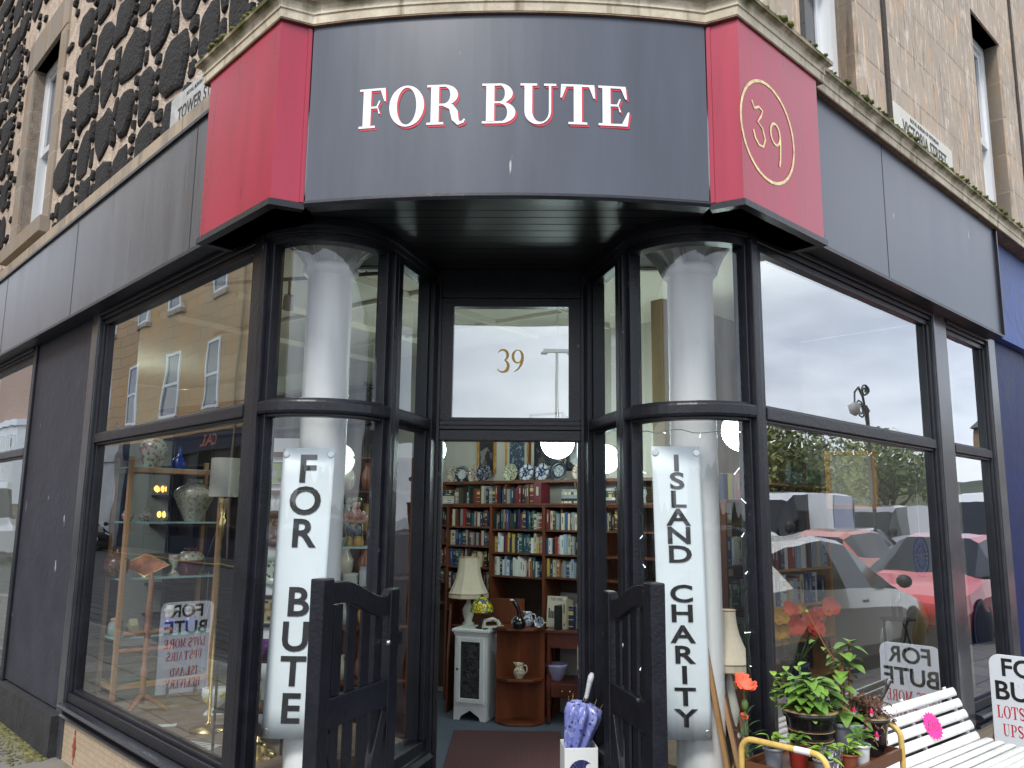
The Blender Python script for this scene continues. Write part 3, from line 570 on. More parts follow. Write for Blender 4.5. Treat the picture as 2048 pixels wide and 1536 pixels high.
for sd in (-1, 1):
    xm = None if sd < 0 else MIR; side = 'left' if sd < 0 else 'right'
    f = MB(xm)
    for pr in (HEAD, TRAN, SILL): f.sweep(ARC, pr)
    for th in (225.0, 345.0):       # post at each end of the curve
        for dth, r0, r1 in ((3.2, -.08, .016), (6.5, -.07, -.008)):
            a0, a1 = (th, th+dth*1.6) if th < 300 else (th-dth*1.6, th)
            q = [(AC+Vector((math.cos(math.radians(a)), math.sin(math.radians(a))))*(AR+r)) for a, r in ((a0, r0), (a0, r1), (a1, r1), (a1, r0))]
            f.prism([(v.x, v.y) for v in q], .50, 2.86)
    w = part(f, 'curved_window', BLACK, bevel=.003, label=f'curved shop window on the {side} of the entrance')
    for z0, z1 in ((.505, 2.036), (2.12, 2.85)):
        p = MB(xm); P = arc(28, -.035); p.add([(v.x, v.y, z_) for v in P for z_ in (z0, z1)], [(2*i, 2*i+2, 2*i+3, 2*i+1) for i in range(28)], True); sub(p, 'pane', GLC, w)
    d = (E2-E1).normalized(); n = Vector((d.y, -d.x))
    f = MB(xm)
    for pr in (HEAD, TRAN, SILL): f.sweep([E1+d*.0, E2], pr)
    for t0, t1, o0, o1 in ((0, .05, -.08, .018), (.05, .066, -.07, -.008), (.462, .53, -.08, .018), (.445, .462, -.07, -.008)):
        q = [E1+d*t0+n*o0, E1+d*t0+n*o1, E1+d*t1+n*o1, E1+d*t1+n*o0]; f.prism([(v.x, v.y) for v in q], .50, 2.86)
    w = part(f, 'side_window', BLACK, bevel=.003, label=f'narrow side window in the {side} cheek of the entrance')
    for z0, z1 in ((.505, 2.036), (2.12, 2.85)):
        p = MB(xm); a, b_ = E1+d*.06-n*.035, E1+d*.45-n*.035; p.quad((a.x, a.y, z0), (b_.x, b_.y, z0), (b_.x, b_.y, z1), (a.x, a.y, z1)); sub(p, 'pane', GLC, w)
    # cast iron column inside the curve
    cx = KX+sd*.893; cy = 3.942; f = MB()
    f.lathe([(.16, .05), (.16, .12), (.13, .15), (.125, .2), (.112, .23), (.110, 2.765), (.118, 2.77), (.134, 2.785), (.138, 2.80), (.134, 2.815), (.118, 2.83), (.110, 2.835)], (cx, cy, 0), 32)
    co = part(f, 'column', COLW, label=f'white cast iron column inside the {side} curved window')
    f = MB()
    oc = [(.108, 2.835), (.118, 2.86), (.140, 2.895), (.178, 2.93), (.225, 2.962), (.28, 2.99), (.36, 3.03)]
    f.lathe(oc, (cx, cy, 0), 8, RZ(PI/8), smooth=False)
    for k in range(8):
        a = k*PI/4+PI/8; f.tube([(cx+math.cos(a)*(r+.002), cy+math.sin(a)*(r+.002), z_) for r, z_ in oc], .011, 6)
    for k in range(4):
        a = k*PI/2+PI/4+.25; c_, s_ = math.cos(a), math.sin(a); pts = [(.10, 2.80), (.135, 2.79), (.17, 2.86), (.22, 2.92), (.29, 2.97), (.34, 3.0), (.34, 3.16), (.10, 3.16)]
        m = T(cx, cy, 0) @ RZ(a) @ RX(PI/2); f.prism(pts, -.018, .018, m)
    sub(f, 'capital', COLW, co)
f = MB()
for s_ in (-1, 1):
    f.box(KX+s_*.402-.022, KX+s_*.402+.022, 4.362, 4.48, .05, 2.95); f.box(KX+s_*.372-.009, KX+s_*.372+.009, 4.385, 4.47, .05, 2.12)
f.box(KX-.38, KX+.38, 4.372, 4.47, 2.005, 2.062); f.box(KX-.38, KX+.38, 4.36, 4.46, 2.062, 2.085); f.box(KX-.38, KX+.38, 4.37, 4.46, 2.085, 2.112); f.box(KX-.38, KX+.38, 4.37, 4.47, 2.83, 2.951)
f.box(KX-.38, KX+.38, 4.364, 4.40, 2.79, 2.83)
df = part(f, 'door_frame', BLACK, bevel=.003, label='black door frame with a square overlight')
f = MB(); f.box(KX-.38, KX-.316, 4.385, 4.44, 2.112, 2.79); f.box(KX+.316, KX+.38, 4.385, 4.44, 2.112, 2.79); f.box(KX-.316, KX+.316, 4.385, 4.44, 2.112, 2.13); f.box(KX-.316, KX+.316, 4.385, 4.44, 2.745, 2.79); sub(f, 'overlight_frame', BLACK, df)
f = MB(); f.quad((KX-.316, 4.41, 2.13), (KX+.316, 4.41, 2.13), (KX+.316, 4.41, 2.745), (KX-.316, 4.41, 2.745)); sub(f, 'pane', GLT, df)
GOLDP = mat('gold_paint', (.85,.52,.13), .55)
f = MB(); fr = frame((KX+.0, 4.4085, 2.385), (1,0,0), UZ); h = .125
n3 = stroke(earc(.2,.74,.22,.24,150,-60,14)+earc(.2,.26,.25,.27,70,-150,16), [.03,.05,.06,.07,.08,.09,.1,.11,.12,.13,.13,.12,.1,.08,.06,.05,.06,.08,.1,.12,.13,.14,.14,.14,.13,.11,.09,.07,.06,.05,.05,.05])
n9 = ring((.86,.68,.27,.31),(.86,.69,.15,.26),0,360,26)+stroke([(1.07,.70),(1.06,.5),(1.0,.3),(.88,.12),(.70,.0)], [.12,.12,.1,.07,.03])
for k, P in enumerate(n3+n9): f.add([fr @ Vector(((a-.56)*h, b_*h, .0003+.00008*(k % 11))) for a, b_ in P], [list(range(len(P)))])
sub(f, 'number', GOLDP, df)
for z_ in (1.78, .83):
    f = MB(); f.box(KX+.3615, KX+.3632, 4.40, 4.44, z_, z_+.115); k = sub(f, 'strike_plate', mat('worn_brass', (.55,.47,.33), .45, metal=.5, var=.3, vscale=40), df)
# ------------------------------------------------ neighbour on the right
NB = thing('neighbouring_shop', 'deep blue painted shopfront at the right edge beyond the narrow window', 'shop', tuple(Rp(6, 0, .05)))
NBI = inv(NB); BLU = mat('blue_paint', (.003,.014,.085), .5, spec=.3, var=.3, vscale=6, bump=.15, bscale=10)
f = MB(MR); f.box(5.062, 5.9, -.3, -.015, .0, 2.97); o = f.build('pilaster', BLU, NB); o.matrix_parent_inverse = NBI
f = MB(MR); f.box(4.925, 12, -.3, .045, 2.975, 3.745); o = f.build('fascia', mat('blue_fascia', (.035,.075,.25), .5, var=.35, vscale=4, bump=.5, bscale=8), NB); o.matrix_parent_inverse = NBI
f = MB(MR); f.box(5.9, 12, -.3, -.1, .0, 2.97); o = f.build('window', DGL, NB); o.matrix_parent_inverse = NBI
# ------------------------------------------------ street name plates
PLATE = mat('sign_plate', (.62,.60,.52), .5, var=.12, vscale=9); add_scuffs(PLATE, (.30,.29,.25), (40,40,30), .68, .03)
PLATEO = mat('sign_plate_old', (.45,.46,.46), .6, var=.25, vscale=14)
SGK = mat('sign_black', (.035,.033,.03), .6)
def sansfit(mb, text, cap, fr, **k): sans(mb, text, cap/.69, fr, **k)
t = thing('street_name_sign', 'cream VICTORIA STREET name plate on the ashlar wall', 'street sign', tuple(Rp(4.05, -.03, 4.21))); ti = inv(t)
f = MB(MR); f.box(3.515, 4.585, -.055, -.028, 4.05, 4.318); o = f.build('plate', PLATE, t, .003); o.matrix_parent_inverse = ti
f = MB(); sansfit(f, 'VICTORIA STREET', .095, frame(Rp(4.05, -.0275, 4.142), UR, UZ), bold=.018, sx=.72); sansfit(f, 'ROYAL BURGH OF ROTHESAY', .028, frame(Rp(4.05, -.0275, 4.266), UR, UZ), bold=.01, sx=.95); o = f.build('lettering', SGK, t); o.matrix_parent_inverse = ti
t = thing('street_name_sign', 'weathered white TOWER STREET plate half hidden behind the left red sign box', 'street sign', tuple(Lp(2.55, -.03, 4.02))); ti = inv(t)
f = MB(ML); f.box(2.10, 3.03, -.055, -.012, 3.91, 4.13); o = f.build('plate', PLATEO, t, .003); o.matrix_parent_inverse = ti
f = MB(); sansfit(f, 'TOWER STREET', .085, frame(Lp(2.565, -.0115, 3.945), (1,-1,0), UZ), bold=.018, sx=.78); sansfit(f, 'ROYAL BURGH OF ROTHESAY', .024, frame(Lp(2.565, -.0115, 4.075), (1,-1,0), UZ), bold=.01, sx=.95); o = f.build('lettering', SGK, t); o.matrix_parent_inverse = ti
# ------------------------------------------------ vertical vinyl banners fixed to the columns
VIN = mat('white_vinyl', (.74,.80,.82), .35, var=.05, vscale=2, spec=.5)
def banner(label, cx, y0, z0, z1, hw, letters, cap, slant=0, sx=1.05):
    t = thing('banner_sign', label, 'banner', (cx, y0, z0), 0, 'vertical banners on the columns')
    ti = inv(t); n = 16
    def P(a, z_, off=0):      # a across -1..1, bent round the column
        x = a*hw; return Vector((cx+x+slant*(z_-(z0+z1)/2), y0+.45*x*x-off, z_))
    b = MB(); zs = [z0+(z1-z0)*i/10 for i in range(11)]
    vs = [P(-1+2*i/n, z_, o) for z_ in zs for i in range(n+1) for o in (0, .004)]; fs = []
    for j in range(10):
        for i in range(n):
            q = lambda jj, ii, o: (jj*(n+1)+ii)*2+o
            for o in (0, 1): fs.append((q(j,i,o), q(j,i+1,o), q(j+1,i+1,o), q(j+1,i,o)))
    for j in range(10):
        for i in (0, n): fs.append((q(j,i,0), q(j,i,1), q(j+1,i,1), q(j+1,i,0)))
    for i in range(n):
        for j in (0, 10): fs.append((q(j,i,0), q(j,i,1), q(j,i+1,1), q(j,i+1,0)))
    b.add(vs, fs, True); o = b.build('sheet', VIN, t); o.matrix_parent_inverse = ti
    b = MB()
    for ch, zc in letters:
        k = MB(); sansfit(k, ch, cap, frame((0,0,0), (1,0,0), (0,1,0)), bold=.022, sx=sx)
        b.add([P(v.x/hw, zc-cap/2+v.y, .0064+v.z) for v in k.v], k.f)
    o = b.build('lettering', LETK, t); o.matrix_parent_inverse = ti
    for a in (-1, 1):
        for z_ in (z0+.028, z1-.028):
            b = MB(); p = P(a*.86, z_, .006); b.lathe([(.004,0),(.008,.0),(.011,.002),(.013,.004)], (p.x, p.y, p.z), 14, RX(PI/2)); b.lathe([(.0165,-.0005),(.0165,.0012),(.014,.0016)], (p.x, p.y, p.z), 16, RX(PI/2)); o = b.build('eyelet', STEEL, t); o.matrix_parent_inverse = ti
zl = lambda y: 1.907-(y-895)*.002182
zr = lambda y: 1.922-(y-893)*.002124
banner('white vertical banner reading FOR BUTE on the left column', -1.045, 3.772, .632, 1.907, .120, [(c, zl(y)) for c, y in zip('FORBUTE', (938, 1005, 1072, 1211, 1280, 1348, 1420))], .122, .0228)
banner('white vertical banner reading ISLAND CHARITY on the right column', .669, 3.772, .655, 1.929, .109, [(c, zr(y)) for c, y in zip('ISLANDCHARITY', (925, 963, 1002, 1040, 1078, 1117, 1198, 1238, 1280, 1321, 1361, 1404, 1446))], .072, -.0177, 1.45)
# ------------------------------------------------ half gates
def gate(label, near, far, flip):
    d = (Vector(far)-Vector(near)); Wd = d.length; ang = math.atan2(d.y, d.x)
    t = thing('half_gate', label, 'gate', (near[0], near[1], .05), ang, 'half gates at the entrance'); g = .012
    def top(x):
        q = x/Wd; return 1.30 if q < .25 else (1.30-.085*math.sin((q-.25)/.58*PI/2)**2 if q < .83 else 1.215+.025*min(1, (q-.83)/.05))
    b = MB(); b.box(0, .075, -.03, .03, 0, 1.315); b.build('stile', BLACK, t, .006)
    b = MB(); b.box(Wd-.075, Wd, -.022, .022, 0, 1.24); b.build('stile', BLACK, t, .006)
    n = 16; xs = [.0755+(Wd-.151)*i/n for i in range(n+1)]
    b = MB(); poly = [(x, top(x)-.002) for x in xs]+[(x, top(x)-.085) for x in xs[::-1]]; b.prism(poly, -.018, .018, RX(PI/2)); b.build('top_rail', BLACK, t, .004)
    for q0, q1 in ((.76, .87), (.10, .20)): b = MB(); b.box(.0755, Wd-.0755, -.018, .018, q0, q1); b.build('rail', BLACK, t, .004)
    k = 4; gap = .040; sw = (Wd-.151-gap*5)/4
    for i in range(k):
        x0 = .0755+gap+(sw+gap)*i; b = MB(); b.hexa([(x0,-.006,.2005),(x0+sw,-.006,.2005),(x0+sw,.006,.2005),(x0,.006,.2005),(x0,-.006,.7595),(x0+sw,-.006,.7595),(x0+sw,.006,.7595),(x0,.006,.7595)])
        zt = [top(x0)-.09, top(x0+sw)-.09]; b.hexa([(x0,-.006,.8705),(x0+sw,-.006,.8705),(x0+sw,.006,.8705),(x0,.006,.8705),(x0,-.006,zt[0]),(x0+sw,-.006,zt[1]),(x0+sw,.006,zt[1]),(x0,.006,zt[0])]); b.build('slat', BLACK, t, .003)
    for (xa, za, xb, zc) in ((.09, .74, Wd/2, .22), (Wd/2, .22, Wd-.09, .74)):
        dx, dz = xb-xa, zc-za; L_ = math.hypot(dx, dz); nx, nz_ = -dz/L_*.026, dx/L_*.026
        for s_ in (-1,):
            b = MB(); b.prism([(xa+nx, za+nz_), (xb+nx, zc+nz_), (xb-nx, zc-nz_), (xa-nx, za-nz_)], -.0175, .0175, RX(PI/2)); b.build('brace', BLACK, t, .003)
    for z_ in (.3, 1.0):
        b = MB(); b.box(Wd, Wd+.05, -.006, .006, z_, z_+.04); b.lathe([(.009, 0), (.009, .06)], (Wd+.055, 0, z_-.01), 8); b.build('hinge', BLACK, t)
    b = MB(); b.lathe([(.0, 0), (.012, .003), (.012, .012), (.0, .016)], (Wd-.1, -.02, 1.02), 10, RX(PI/2)); b.build('bolt', STEEL, t)
gate('black slatted half gate standing open in front of the FOR BUTE banner', (-.800, 3.13), (-.595, 3.70), 0)
gate('black slatted half gate standing open beside the ISLAND CHARITY banner', (.470, 3.13), (.335, 3.70), 1)
# ================================================ inside the shop
FLZ = .055
BK = Matrix(((.81915, .57358, 0, -.116), (-.57358, .81915, 0, 6.9), (0, 0, 1, 0), (0, 0, 0, 1)))   # bookcase frame (along, back, z)
def Bp(s, y, z=0): return BK @ Vector((s, y, z))
BRZ = math.radians(-35)
CARP = mat('carpet', (.085,.105,.14), .95, var=.3, vscale=120)
pl = [Lp(8.5, -.09), Lp(1.75, -.09), Vector((KX-.42, 4.39, 0)), Vector((KX+.42, 4.39, 0)), Rp(1.68, -.09), Rp(5.05, -.09), Rp(5.05, -1.62), Rp(3.2, -1.62), Bp(1.2, .3), Bp(-5.2, .3), Lp(8.5, -2.35)]
f = MB(); n_ = len(pl); f.add([(v.x, v.y, FLZ) for v in pl]+[(.2, 4.9, FLZ)], [(i, (i+1) % n_, n_) for i in range(n_)]); f.add([(v.x, v.y, -.1) for v in pl]+[(.2, 4.9, -.1)], [((i+1) % n_, i, n_) for i in range(n_)]); struct('floor', f, CARP, recalc=False)
f = MB(); f.add([(v.x, v.y, 3.165) for v in pl]+[(.2, 4.9, 3.165)], [((i+1) % n_, i, n_) for i in range(n_)]); f.add([(v.x, v.y, 3.3) for v in pl]+[(.2, 4.9, 3.3)], [(i, (i+1) % n_, n_) for i in range(n_)]); struct('ceiling', f, CEIL, recalc=False)
f = MB(BK); f.box(-6, 1.25, .26, .36, .0, 3.164); struct('wall', f, WALLC)
f = MB(MR); f.box(3.0, 5.05, -1.62, -1.52, .0, 3.164); struct('wall', f, mat('tan_wall', (.17,.12,.062), .85, var=.1, vscale=2))
f = MB(MR); f.box(5.05, 5.10, -1.62, -.3, .0, 3.164); struct('wall', f, WALLC)
f = MB(ML); f.box(8.5, 8.6, -3, -.09, .0, 3.164); struct('wall', f, WALLC)
f = MB(); f.prism([(KX-1.1, 4.40), (KX-.42, 4.40), (KX-.42, 4.43), (KX-1.1, 4.43)], 2.96, 3.164); f.prism([(KX+1.1, 4.40), (KX+.42, 4.40), (KX+.42, 4.43), (KX+1.1, 4.43)], 2.96, 3.164); f.box(KX-.42, KX+.42, 4.40, 4.43, 2.96, 3.164); struct('wall', f, WALLC)
DWOOD = mat('added_dark_shelving', (.035,.02,.013), .6, var=.4, vscale=6)  # added shelving, its dark colour stands in for the dim back room
t = thing('added_dark_shelving', 'added dark shelving that keeps the back of the shop dim behind the left window', 'shelving', tuple(Bp(-3.8, .2, FLZ)), BRZ); ti = (BK @ T(-3.8, .2, FLZ)).inverted()
b = MB(BK); b.box(-5.95, -1.80, .20, .258, FLZ, 2.9); o = b.build('back_panel', DWOOD, t); o.matrix_parent_inverse = ti
for z_ in (.4,.75,1.1,1.45,1.8,2.15,2.5,2.85): b = MB(BK); b.box(-5.95, -1.80, -.04, .199, z_, z_+.025); o = b.build('shelf', DWOOD, t); o.matrix_parent_inverse = ti
for s_ in (-5.9,-5.1,-4.3,-3.5,-2.7,-1.82): b = MB(BK); b.box(s_-.02, s_+.018, -.05, -.041, FLZ, 2.9); o = b.build('upright', DWOOD, t); o.matrix_parent_inverse = ti
# window display platforms
DISP = mat('display_board', (.22,.16,.115), .6, var=.3, vscale=7, stretch=(1,1,1))
t = tag(MB(ML).box(1.75, 5.4, -1.05, -.085, .06, .43).build('display_platform', DISP), 'wide brown display platform inside the left window', 'platform')
t = tag(MB(MR).box(1.75, 4.95, -.95, -.085, .06, .43).build('display_platform', DISP), 'brown display platform inside the right window', 'platform')
# ------------------------------------------------ globe lamps
GLOBE = mat('globe_glow', (.8,.9,.86), .5, emit=(.80,1.0,.95), estr=14.0)
PAPER = mat('paper_lantern_glow', (.70,.76,.72), .7, emit=(.75,.9,.85), estr=.7)  # unlit paper with a faint glow put into the material
def globe(c, r, label, m):
    t = thing('globe_lamp', label, 'lamp', c, 0, 'round paper globe lamps')
    b = MB(); b.ball((0,0,0), r, 28); b.build('shade', m, t)
    b = MB()
    for k in range(-3, 4):
        zz = k*r*.26; rr = math.sqrt(r*r-zz*zz)*1.002; b.tube([(rr*math.cos(2*PI*i/28), rr*math.sin(2*PI*i/28), zz) for i in range(29)], .0012, 4)
    b.build('wire_ring', mat('wire', (.25,.27,.26), .6), t)
    b = MB(); b.tube([(0,0,r), (0,0,3.163-c[2])], .004, 6); b.build('flex', WHITE, t)
globe((0.181, 5.800, 2.130), .118, 'bright globe lamp hanging in the doorway above the plates', GLOBE)
globe((-0.777, 6.300, 2.106), .115, 'globe lamp cut by the left door jamb', GLOBE)
globe((-1.328, 5.600, 1.979), .115, 'unlit globe lantern, given a faint glow, beside the FOR BUTE banner', PAPER)
globe((0.533, 6.000, 2.027), .105, 'globe lamp seen through the right side window', GLOBE)
globe((1.280, 5.000, 2.134), .125, 'globe lamp hanging behind the post right of the ISLAND CHARITY banner', GLOBE)
globe((-4.3, 8.2, 2.5), .16, 'added unseen globe lamp lighting the far left end of the shop', GLOBE)  # added lamp, hidden from the camera, brightens the left interior
# track spotlight and ceiling fixture
t = thing('track_light', 'small white spotlight on a ceiling track left of the left column', 'spotlight', (-1.513, 4.900, 2.900)); o = Vector(t.location)
b = MB(); b.lathe([(.03,.045),(.034,.02),(.036,-.045)], (0,0,0), 16, RX(.5)@RY(.2)); b.build('lamp_head', mat('spot_grey', (.3,.3,.3), .4), t)
b = MB(); b.lathe([(.0,-.046),(.03,-.046)], (0,0,0), 16, RX(.5)@RY(.2)); b.build('bulb', mat('spot_glow', (1,1,1), .5, emit=(1,.97,.9), estr=5), t)
b = MB(); b.tube([(0,0,.04), (0,0,.14)], .008, 6); b.tube([(-.9,.2,.15), (.9,-.2,.15)], .012, 6); b.tube([(-.5,.11,.15), (-.5,.11,3.163-o.z)], .006, 6); b.tube([(.5,-.11,.15), (.5,-.11,3.163-o.z)], .006, 6); b.build('track', mat('dark_metal', (.05,.045,.04), .5), t)
b = MB()
for s_ in (-1.9, -.9, .1, .8): b.box(s_, s_+.03, -2.2, .1, 3.12, 3.164)
for y_ in (-1.5, -.5): b.box(-2.2, .9, y_, y_+.03, 3.135, 3.1645)
b2 = MB(BK); b2.add(b.v, b.f); tag(b2.build('ceiling_rails', mat('rail_cream', (.7,.66,.55), .7)), 'grid of cream rails crossing the shop ceiling', 'ceiling rail')
# ------------------------------------------------ bookcase
t = thing('bookcase', 'tall brown wooden bookcase filled with books facing the door', 'bookcase', tuple(Bp(0, .1, FLZ)), BRZ); ti = (BK @ T(0, .1, FLZ)).inverted()
def bkpart(name, m, *boxes, par=t, ivt=ti):
    b = MB(BK)
    for q in boxes: b.box(*q)
    o = b.build(name, m, par); o.matrix_parent_inverse = ivt; return o
ST_ = [-1.75, -1.25, -.762, -.28, .262, .80, 1.30]
for s_ in ST_: bkpart('upright', WOODB, (s_-.012, s_+.012, .0, .23, FLZ, 1.700))
ROWS = {0: [1.685, 1.51, 1.36, 1.17, .98, .80], 1: [1.685, 1.515, 1.36, 1.175, 1.03, .85], 2: [1.685, 1.507, 1.345, 1.165, .98, .80], 3: [1.685, 1.490, 1.298, 1.108], 4: [1.685, 1.490, 1.298, 1.12], 5: [1.685, 1.490, 1.298, 1.12, .92, .74]}
for k in range(6):
    for z_ in ROWS[k]: bkpart('shelf', WOODB, (ST_[k]+.0125, ST_[k+1]-.0125, .003, .23, z_, z_+.0145))
bkpart('top_board', WOODB, (-1.78, 1.32, -.008, .235, 1.7005, 1.716))
bkpart('back_panel', mat('back_dark', (.05,.03,.02), .8), (-1.75, .2615, .235, .244, .1, 1.70), (.2625, 1.3, .235, .244, 1.0, 1.70))
t2 = thing('plate_shelf', 'narrow wooden plate shelf running above the bookcase', 'shelf', tuple(Bp(0, .2, 1.90)), BRZ); ti2 = (BK @ T(0, .2, 1.90)).inverted()
b = MB(BK); b.box(-1.8, 1.3, .09, .258, 1.888, 1.903); b.box(-1.8, 1.3, .084, .0895, 1.888, 1.912); o = b.build('board', WOODB, t2); o.matrix_parent_inverse = ti2
for s_ in (-1.6, -.9, -.2, .5, 1.1):
    b = MB(BK); b.box(s_-.008, s_+.008, .10, .256, 1.845, 1.8875); o = b.build('bracket', WOODB, t2); o.matrix_parent_inverse = ti2
# ---- books
BCOL = {'navy': (.015,.025,.07), 'black': (.012,.012,.014), 'dark green': (.012,.04,.028), 'brown': (.09,.035,.015), 'maroon': (.12,.012,.02), 'red': (.24,.025,.022), 'orange': (.30,.11,.03), 'cream': (.50,.44,.32), 'white': (.6,.6,.58), 'grey': (.22,.23,.24), 'pale blue': (.25,.36,.46), 'blue': (.03,.07,.19), 'teal': (.025,.085,.09), 'yellow': (.42,.32,.07), 'pink': (.45,.2,.2)}
PAGE = mat('book_pages', (.55,.50,.40), .9)
BM = {}
def bookmesh(cn, title):
    m = mat('book_'+cn.replace(' ', '_'), BCOL[cn], .45, var=.2, vscale=40); lum = sum(BCOL[cn])/3
    m2 = mat('title_gold', (.5,.38,.15), .5) if lum < .06 and title == 1 else (mat('title_pale', (.42,.40,.34), .6) if lum < .3 else mat('title_dark', (.05,.05,.07), .6))
    b = MB(); b.box(-.5, .5, 0, .10, 0, 1); b.box(-.5, -.40, .1, 1, 0, 1); b.box(.40, .5, .1, 1, 0, 1)
    b.mi = 1; b.box(-.39, .39, .101, .97, .02, .975)
    b.mi = 2
    if title < 3:
     for z0, z1 in (((.55,.86),(.12,.2)) if title == 0 else (((.62,.80),(.4,.44),(.1,.14),(.88,.9)) if title == 1 else ((.38,.80),))):
        b.quad((-.15 if title != 1 else -.5, -.004, z0), (.15 if title != 1 else .5, -.004, z0), (.15 if title != 1 else .5, -.004, z1), (-.15 if title != 1 else -.5, -.004, z1))
    o = b.build('book', [m, PAGE, m2], recalc=False); me = o.data; C.objects.unlink(o); bpy.data.objects.remove(o); return me
for cn in BCOL:
    for k in range(5): BM[cn, k] = bookmesh(cn, k)
rb = random.Random(21)
ORD = ['first','second','third','fourth','fifth','sixth','seventh','eighth','ninth','tenth','eleventh','twelfth','thirteenth','fourteenth','fifteenth','sixteenth','seventeenth','eighteenth','nineteenth','twentieth','twenty first','twenty second','twenty third','twenty fourth','twenty fifth','twenty sixth','twenty seventh','twenty eighth']
def put(cn, mxw, label, group, dims):
    o = bpy.data.objects.new('book', BM[cn, rb.randint(0, 4)]); C.objects.link(o); o.matrix_world = mxw @ Matrix.Diagonal((*dims, 1)); tag(o, label, 'book', group); return o
DARK = ['navy','black','black','dark green','brown','maroon','navy','grey','cream','black','red','blue','brown','teal','black','grey','cream','brown']
LITE = ['cream','white','white','pale blue','grey','red','blue','navy','yellow','cream','orange','black','teal','pink','grey','white']
def row(fr, s0, s1, z, hmax, pal, where, wr=(.020, .032), depth=.13, y0=.02, lean=True):
    s = s0; i = 0
    while True:
        w = rb.uniform(*wr)
        if s+w > s1-.004 or i > 27: break
        cn = rb.choice(pal); h = hmax*(rb.uniform(.70, .97)); tl = rb.uniform(-.02, .02) if rb.random() > .12 or not lean else .0
        put(cn, fr @ T(s+w/2, y0+rb.uniform(-.006, .022), z), f'{cn} book {ORD[i]} from left {where}', 'books on the shelves', (w*.96, depth, h)); s += w; i += 1
BAYN = ['in the hidden left bay', 'in the left jamb bay', 'in the left bookcase bay', 'in the middle bookcase bay', 'in the right bookcase bay', 'in the right jamb bay']
SHN = ['top', 'second', 'third', 'fourth', 'fifth', 'sixth']
for k in range(6):
    zs = ROWS[k]
    for j in range(1, len(zs)):
        if k == 0: continue
        if (k == 5 and j > 1) or (k in (1, 2) and j == 5): continue
        s0, s1 = ST_[k]+.016, ST_[k+1]-.014
        if k == 5: s1 = s0+.2
        if k == 4: s1 = .64
        if k == 1: s0 = s0+.32
        row(BK, s0, s1, zs[j]+.0150, zs[j-1]-zs[j]-.022, DARK if k < 3 else LITE if j > 1 else DARK, f'on the {SHN[j-1]} shelf {BAYN[k]}', (.018,.031))
row(BK, -.66, .145, 1.7165, .165, DARK, 'along the top of the bookcase', (.024, .036))
put('maroon', BK @ T(.185, .02, 1.7165), 'tall maroon book ending the row on top of the bookcase', 'books on the shelves', (.075, .13, .168))
for k, (s_, n) in enumerate(((-.95, 5), (-.78, 4), (.34, 6), (.50, 6), (.68, 5), (.95, 6))):
    z_ = 1.7165
    for i in range(n):
        th = rb.uniform(.016, .03); cn = rb.choice(['black','grey','navy','cream','white','dark green','grey'])
        put(cn, BK @ T(s_+rb.uniform(-.006,.006), .03, z_) @ T(.075, 0, th/2) @ RY(PI/2), f'{cn} book lying {ORD[i]} from bottom in the {ORD[k]} flat stack above the bookcase', 'flat stacked books', (th*.97, .12, .15)); z_ += th
# ---- plates on the rail
PCOL = {'cream': (.62,.58,.48), 'blue': (.03,.045,.14), 'white': (.62,.62,.6), 'dark': (.03,.035,.05), 'green': (.05,.07,.05)}
def pattern(name, c1, c2, c3, sc, rim):
    if name in MATS: return MATS[name]
    m = mat(name, c1, .25, spec=.6); n, l, b = nodes(m); t = n.new('ShaderNodeTexCoord'); v = n.new('ShaderNodeTexVoronoi'); v.inputs['Scale'].default_value = sc; l.new(t.outputs['Object'], v.inputs['Vector'])
    z = n.new('ShaderNodeTexNoise'); z.inputs['Scale'].default_value = sc*1.1; z.inputs['Detail'].default_value = 3; l.new(t.outputs['Object'], z.inputs['Vector'])
    r = n.new('ShaderNodeValToRGB'); r.color_ramp.interpolation = 'CONSTANT'; e = r.color_ramp.elements; e[0].color = (*c2, 1); e[1].position = .26; e[1].color = (*c1, 1); e2 = e.new(.60); e2.color = (*c1, 1); l.new(v.outputs['Distance'], r.inputs[0])
    r2 = n.new('ShaderNodeMapRange'); r2.inputs[1].default_value = .56; r2.inputs[2].default_value = .60; l.new(z.outputs['Fac'], r2.inputs[0])
    q = n.new('ShaderNodeMix'); q.data_type = 'RGBA'; q.inputs[7].default_value = (*c3, 1); l.new(r2.outputs[0], q.inputs[0]); l.new(r.outputs[0], q.inputs[6]); l.new(q.outputs[2], b.inputs['Base Color']); return m
def plate(label, mxw, r, mrim, mcen, group='decorative plates on the rail'):
    t = bpy.data.objects.new('plate', None); C.objects.link(t); t.matrix_world = mxw; t.empty_display_size = .05; tag(t, label, 'plate', group)
    b = MB(); b.lathe([(r*.58, .008), (r*.64, .012), (r*.98, .022), (r, .020), (r*.97, .015), (r*.62, .003), (r*.3, .0), (.0001, .0)], (0,0,0), 32); b.build('rim', mrim, t)
    b = MB(); b.lathe([(.0001, .0075), (r*.4, .0078), (r*.58, .0082)], (0,0,0), 28); b.build('centre', mcen, t)
    return t
LEAN = RX(PI/2-.16)
cr_, bl_, wh_, dk_ = (.60,.55,.45), (.02,.035,.13), (.62,.62,.6), (.025,.03,.05)
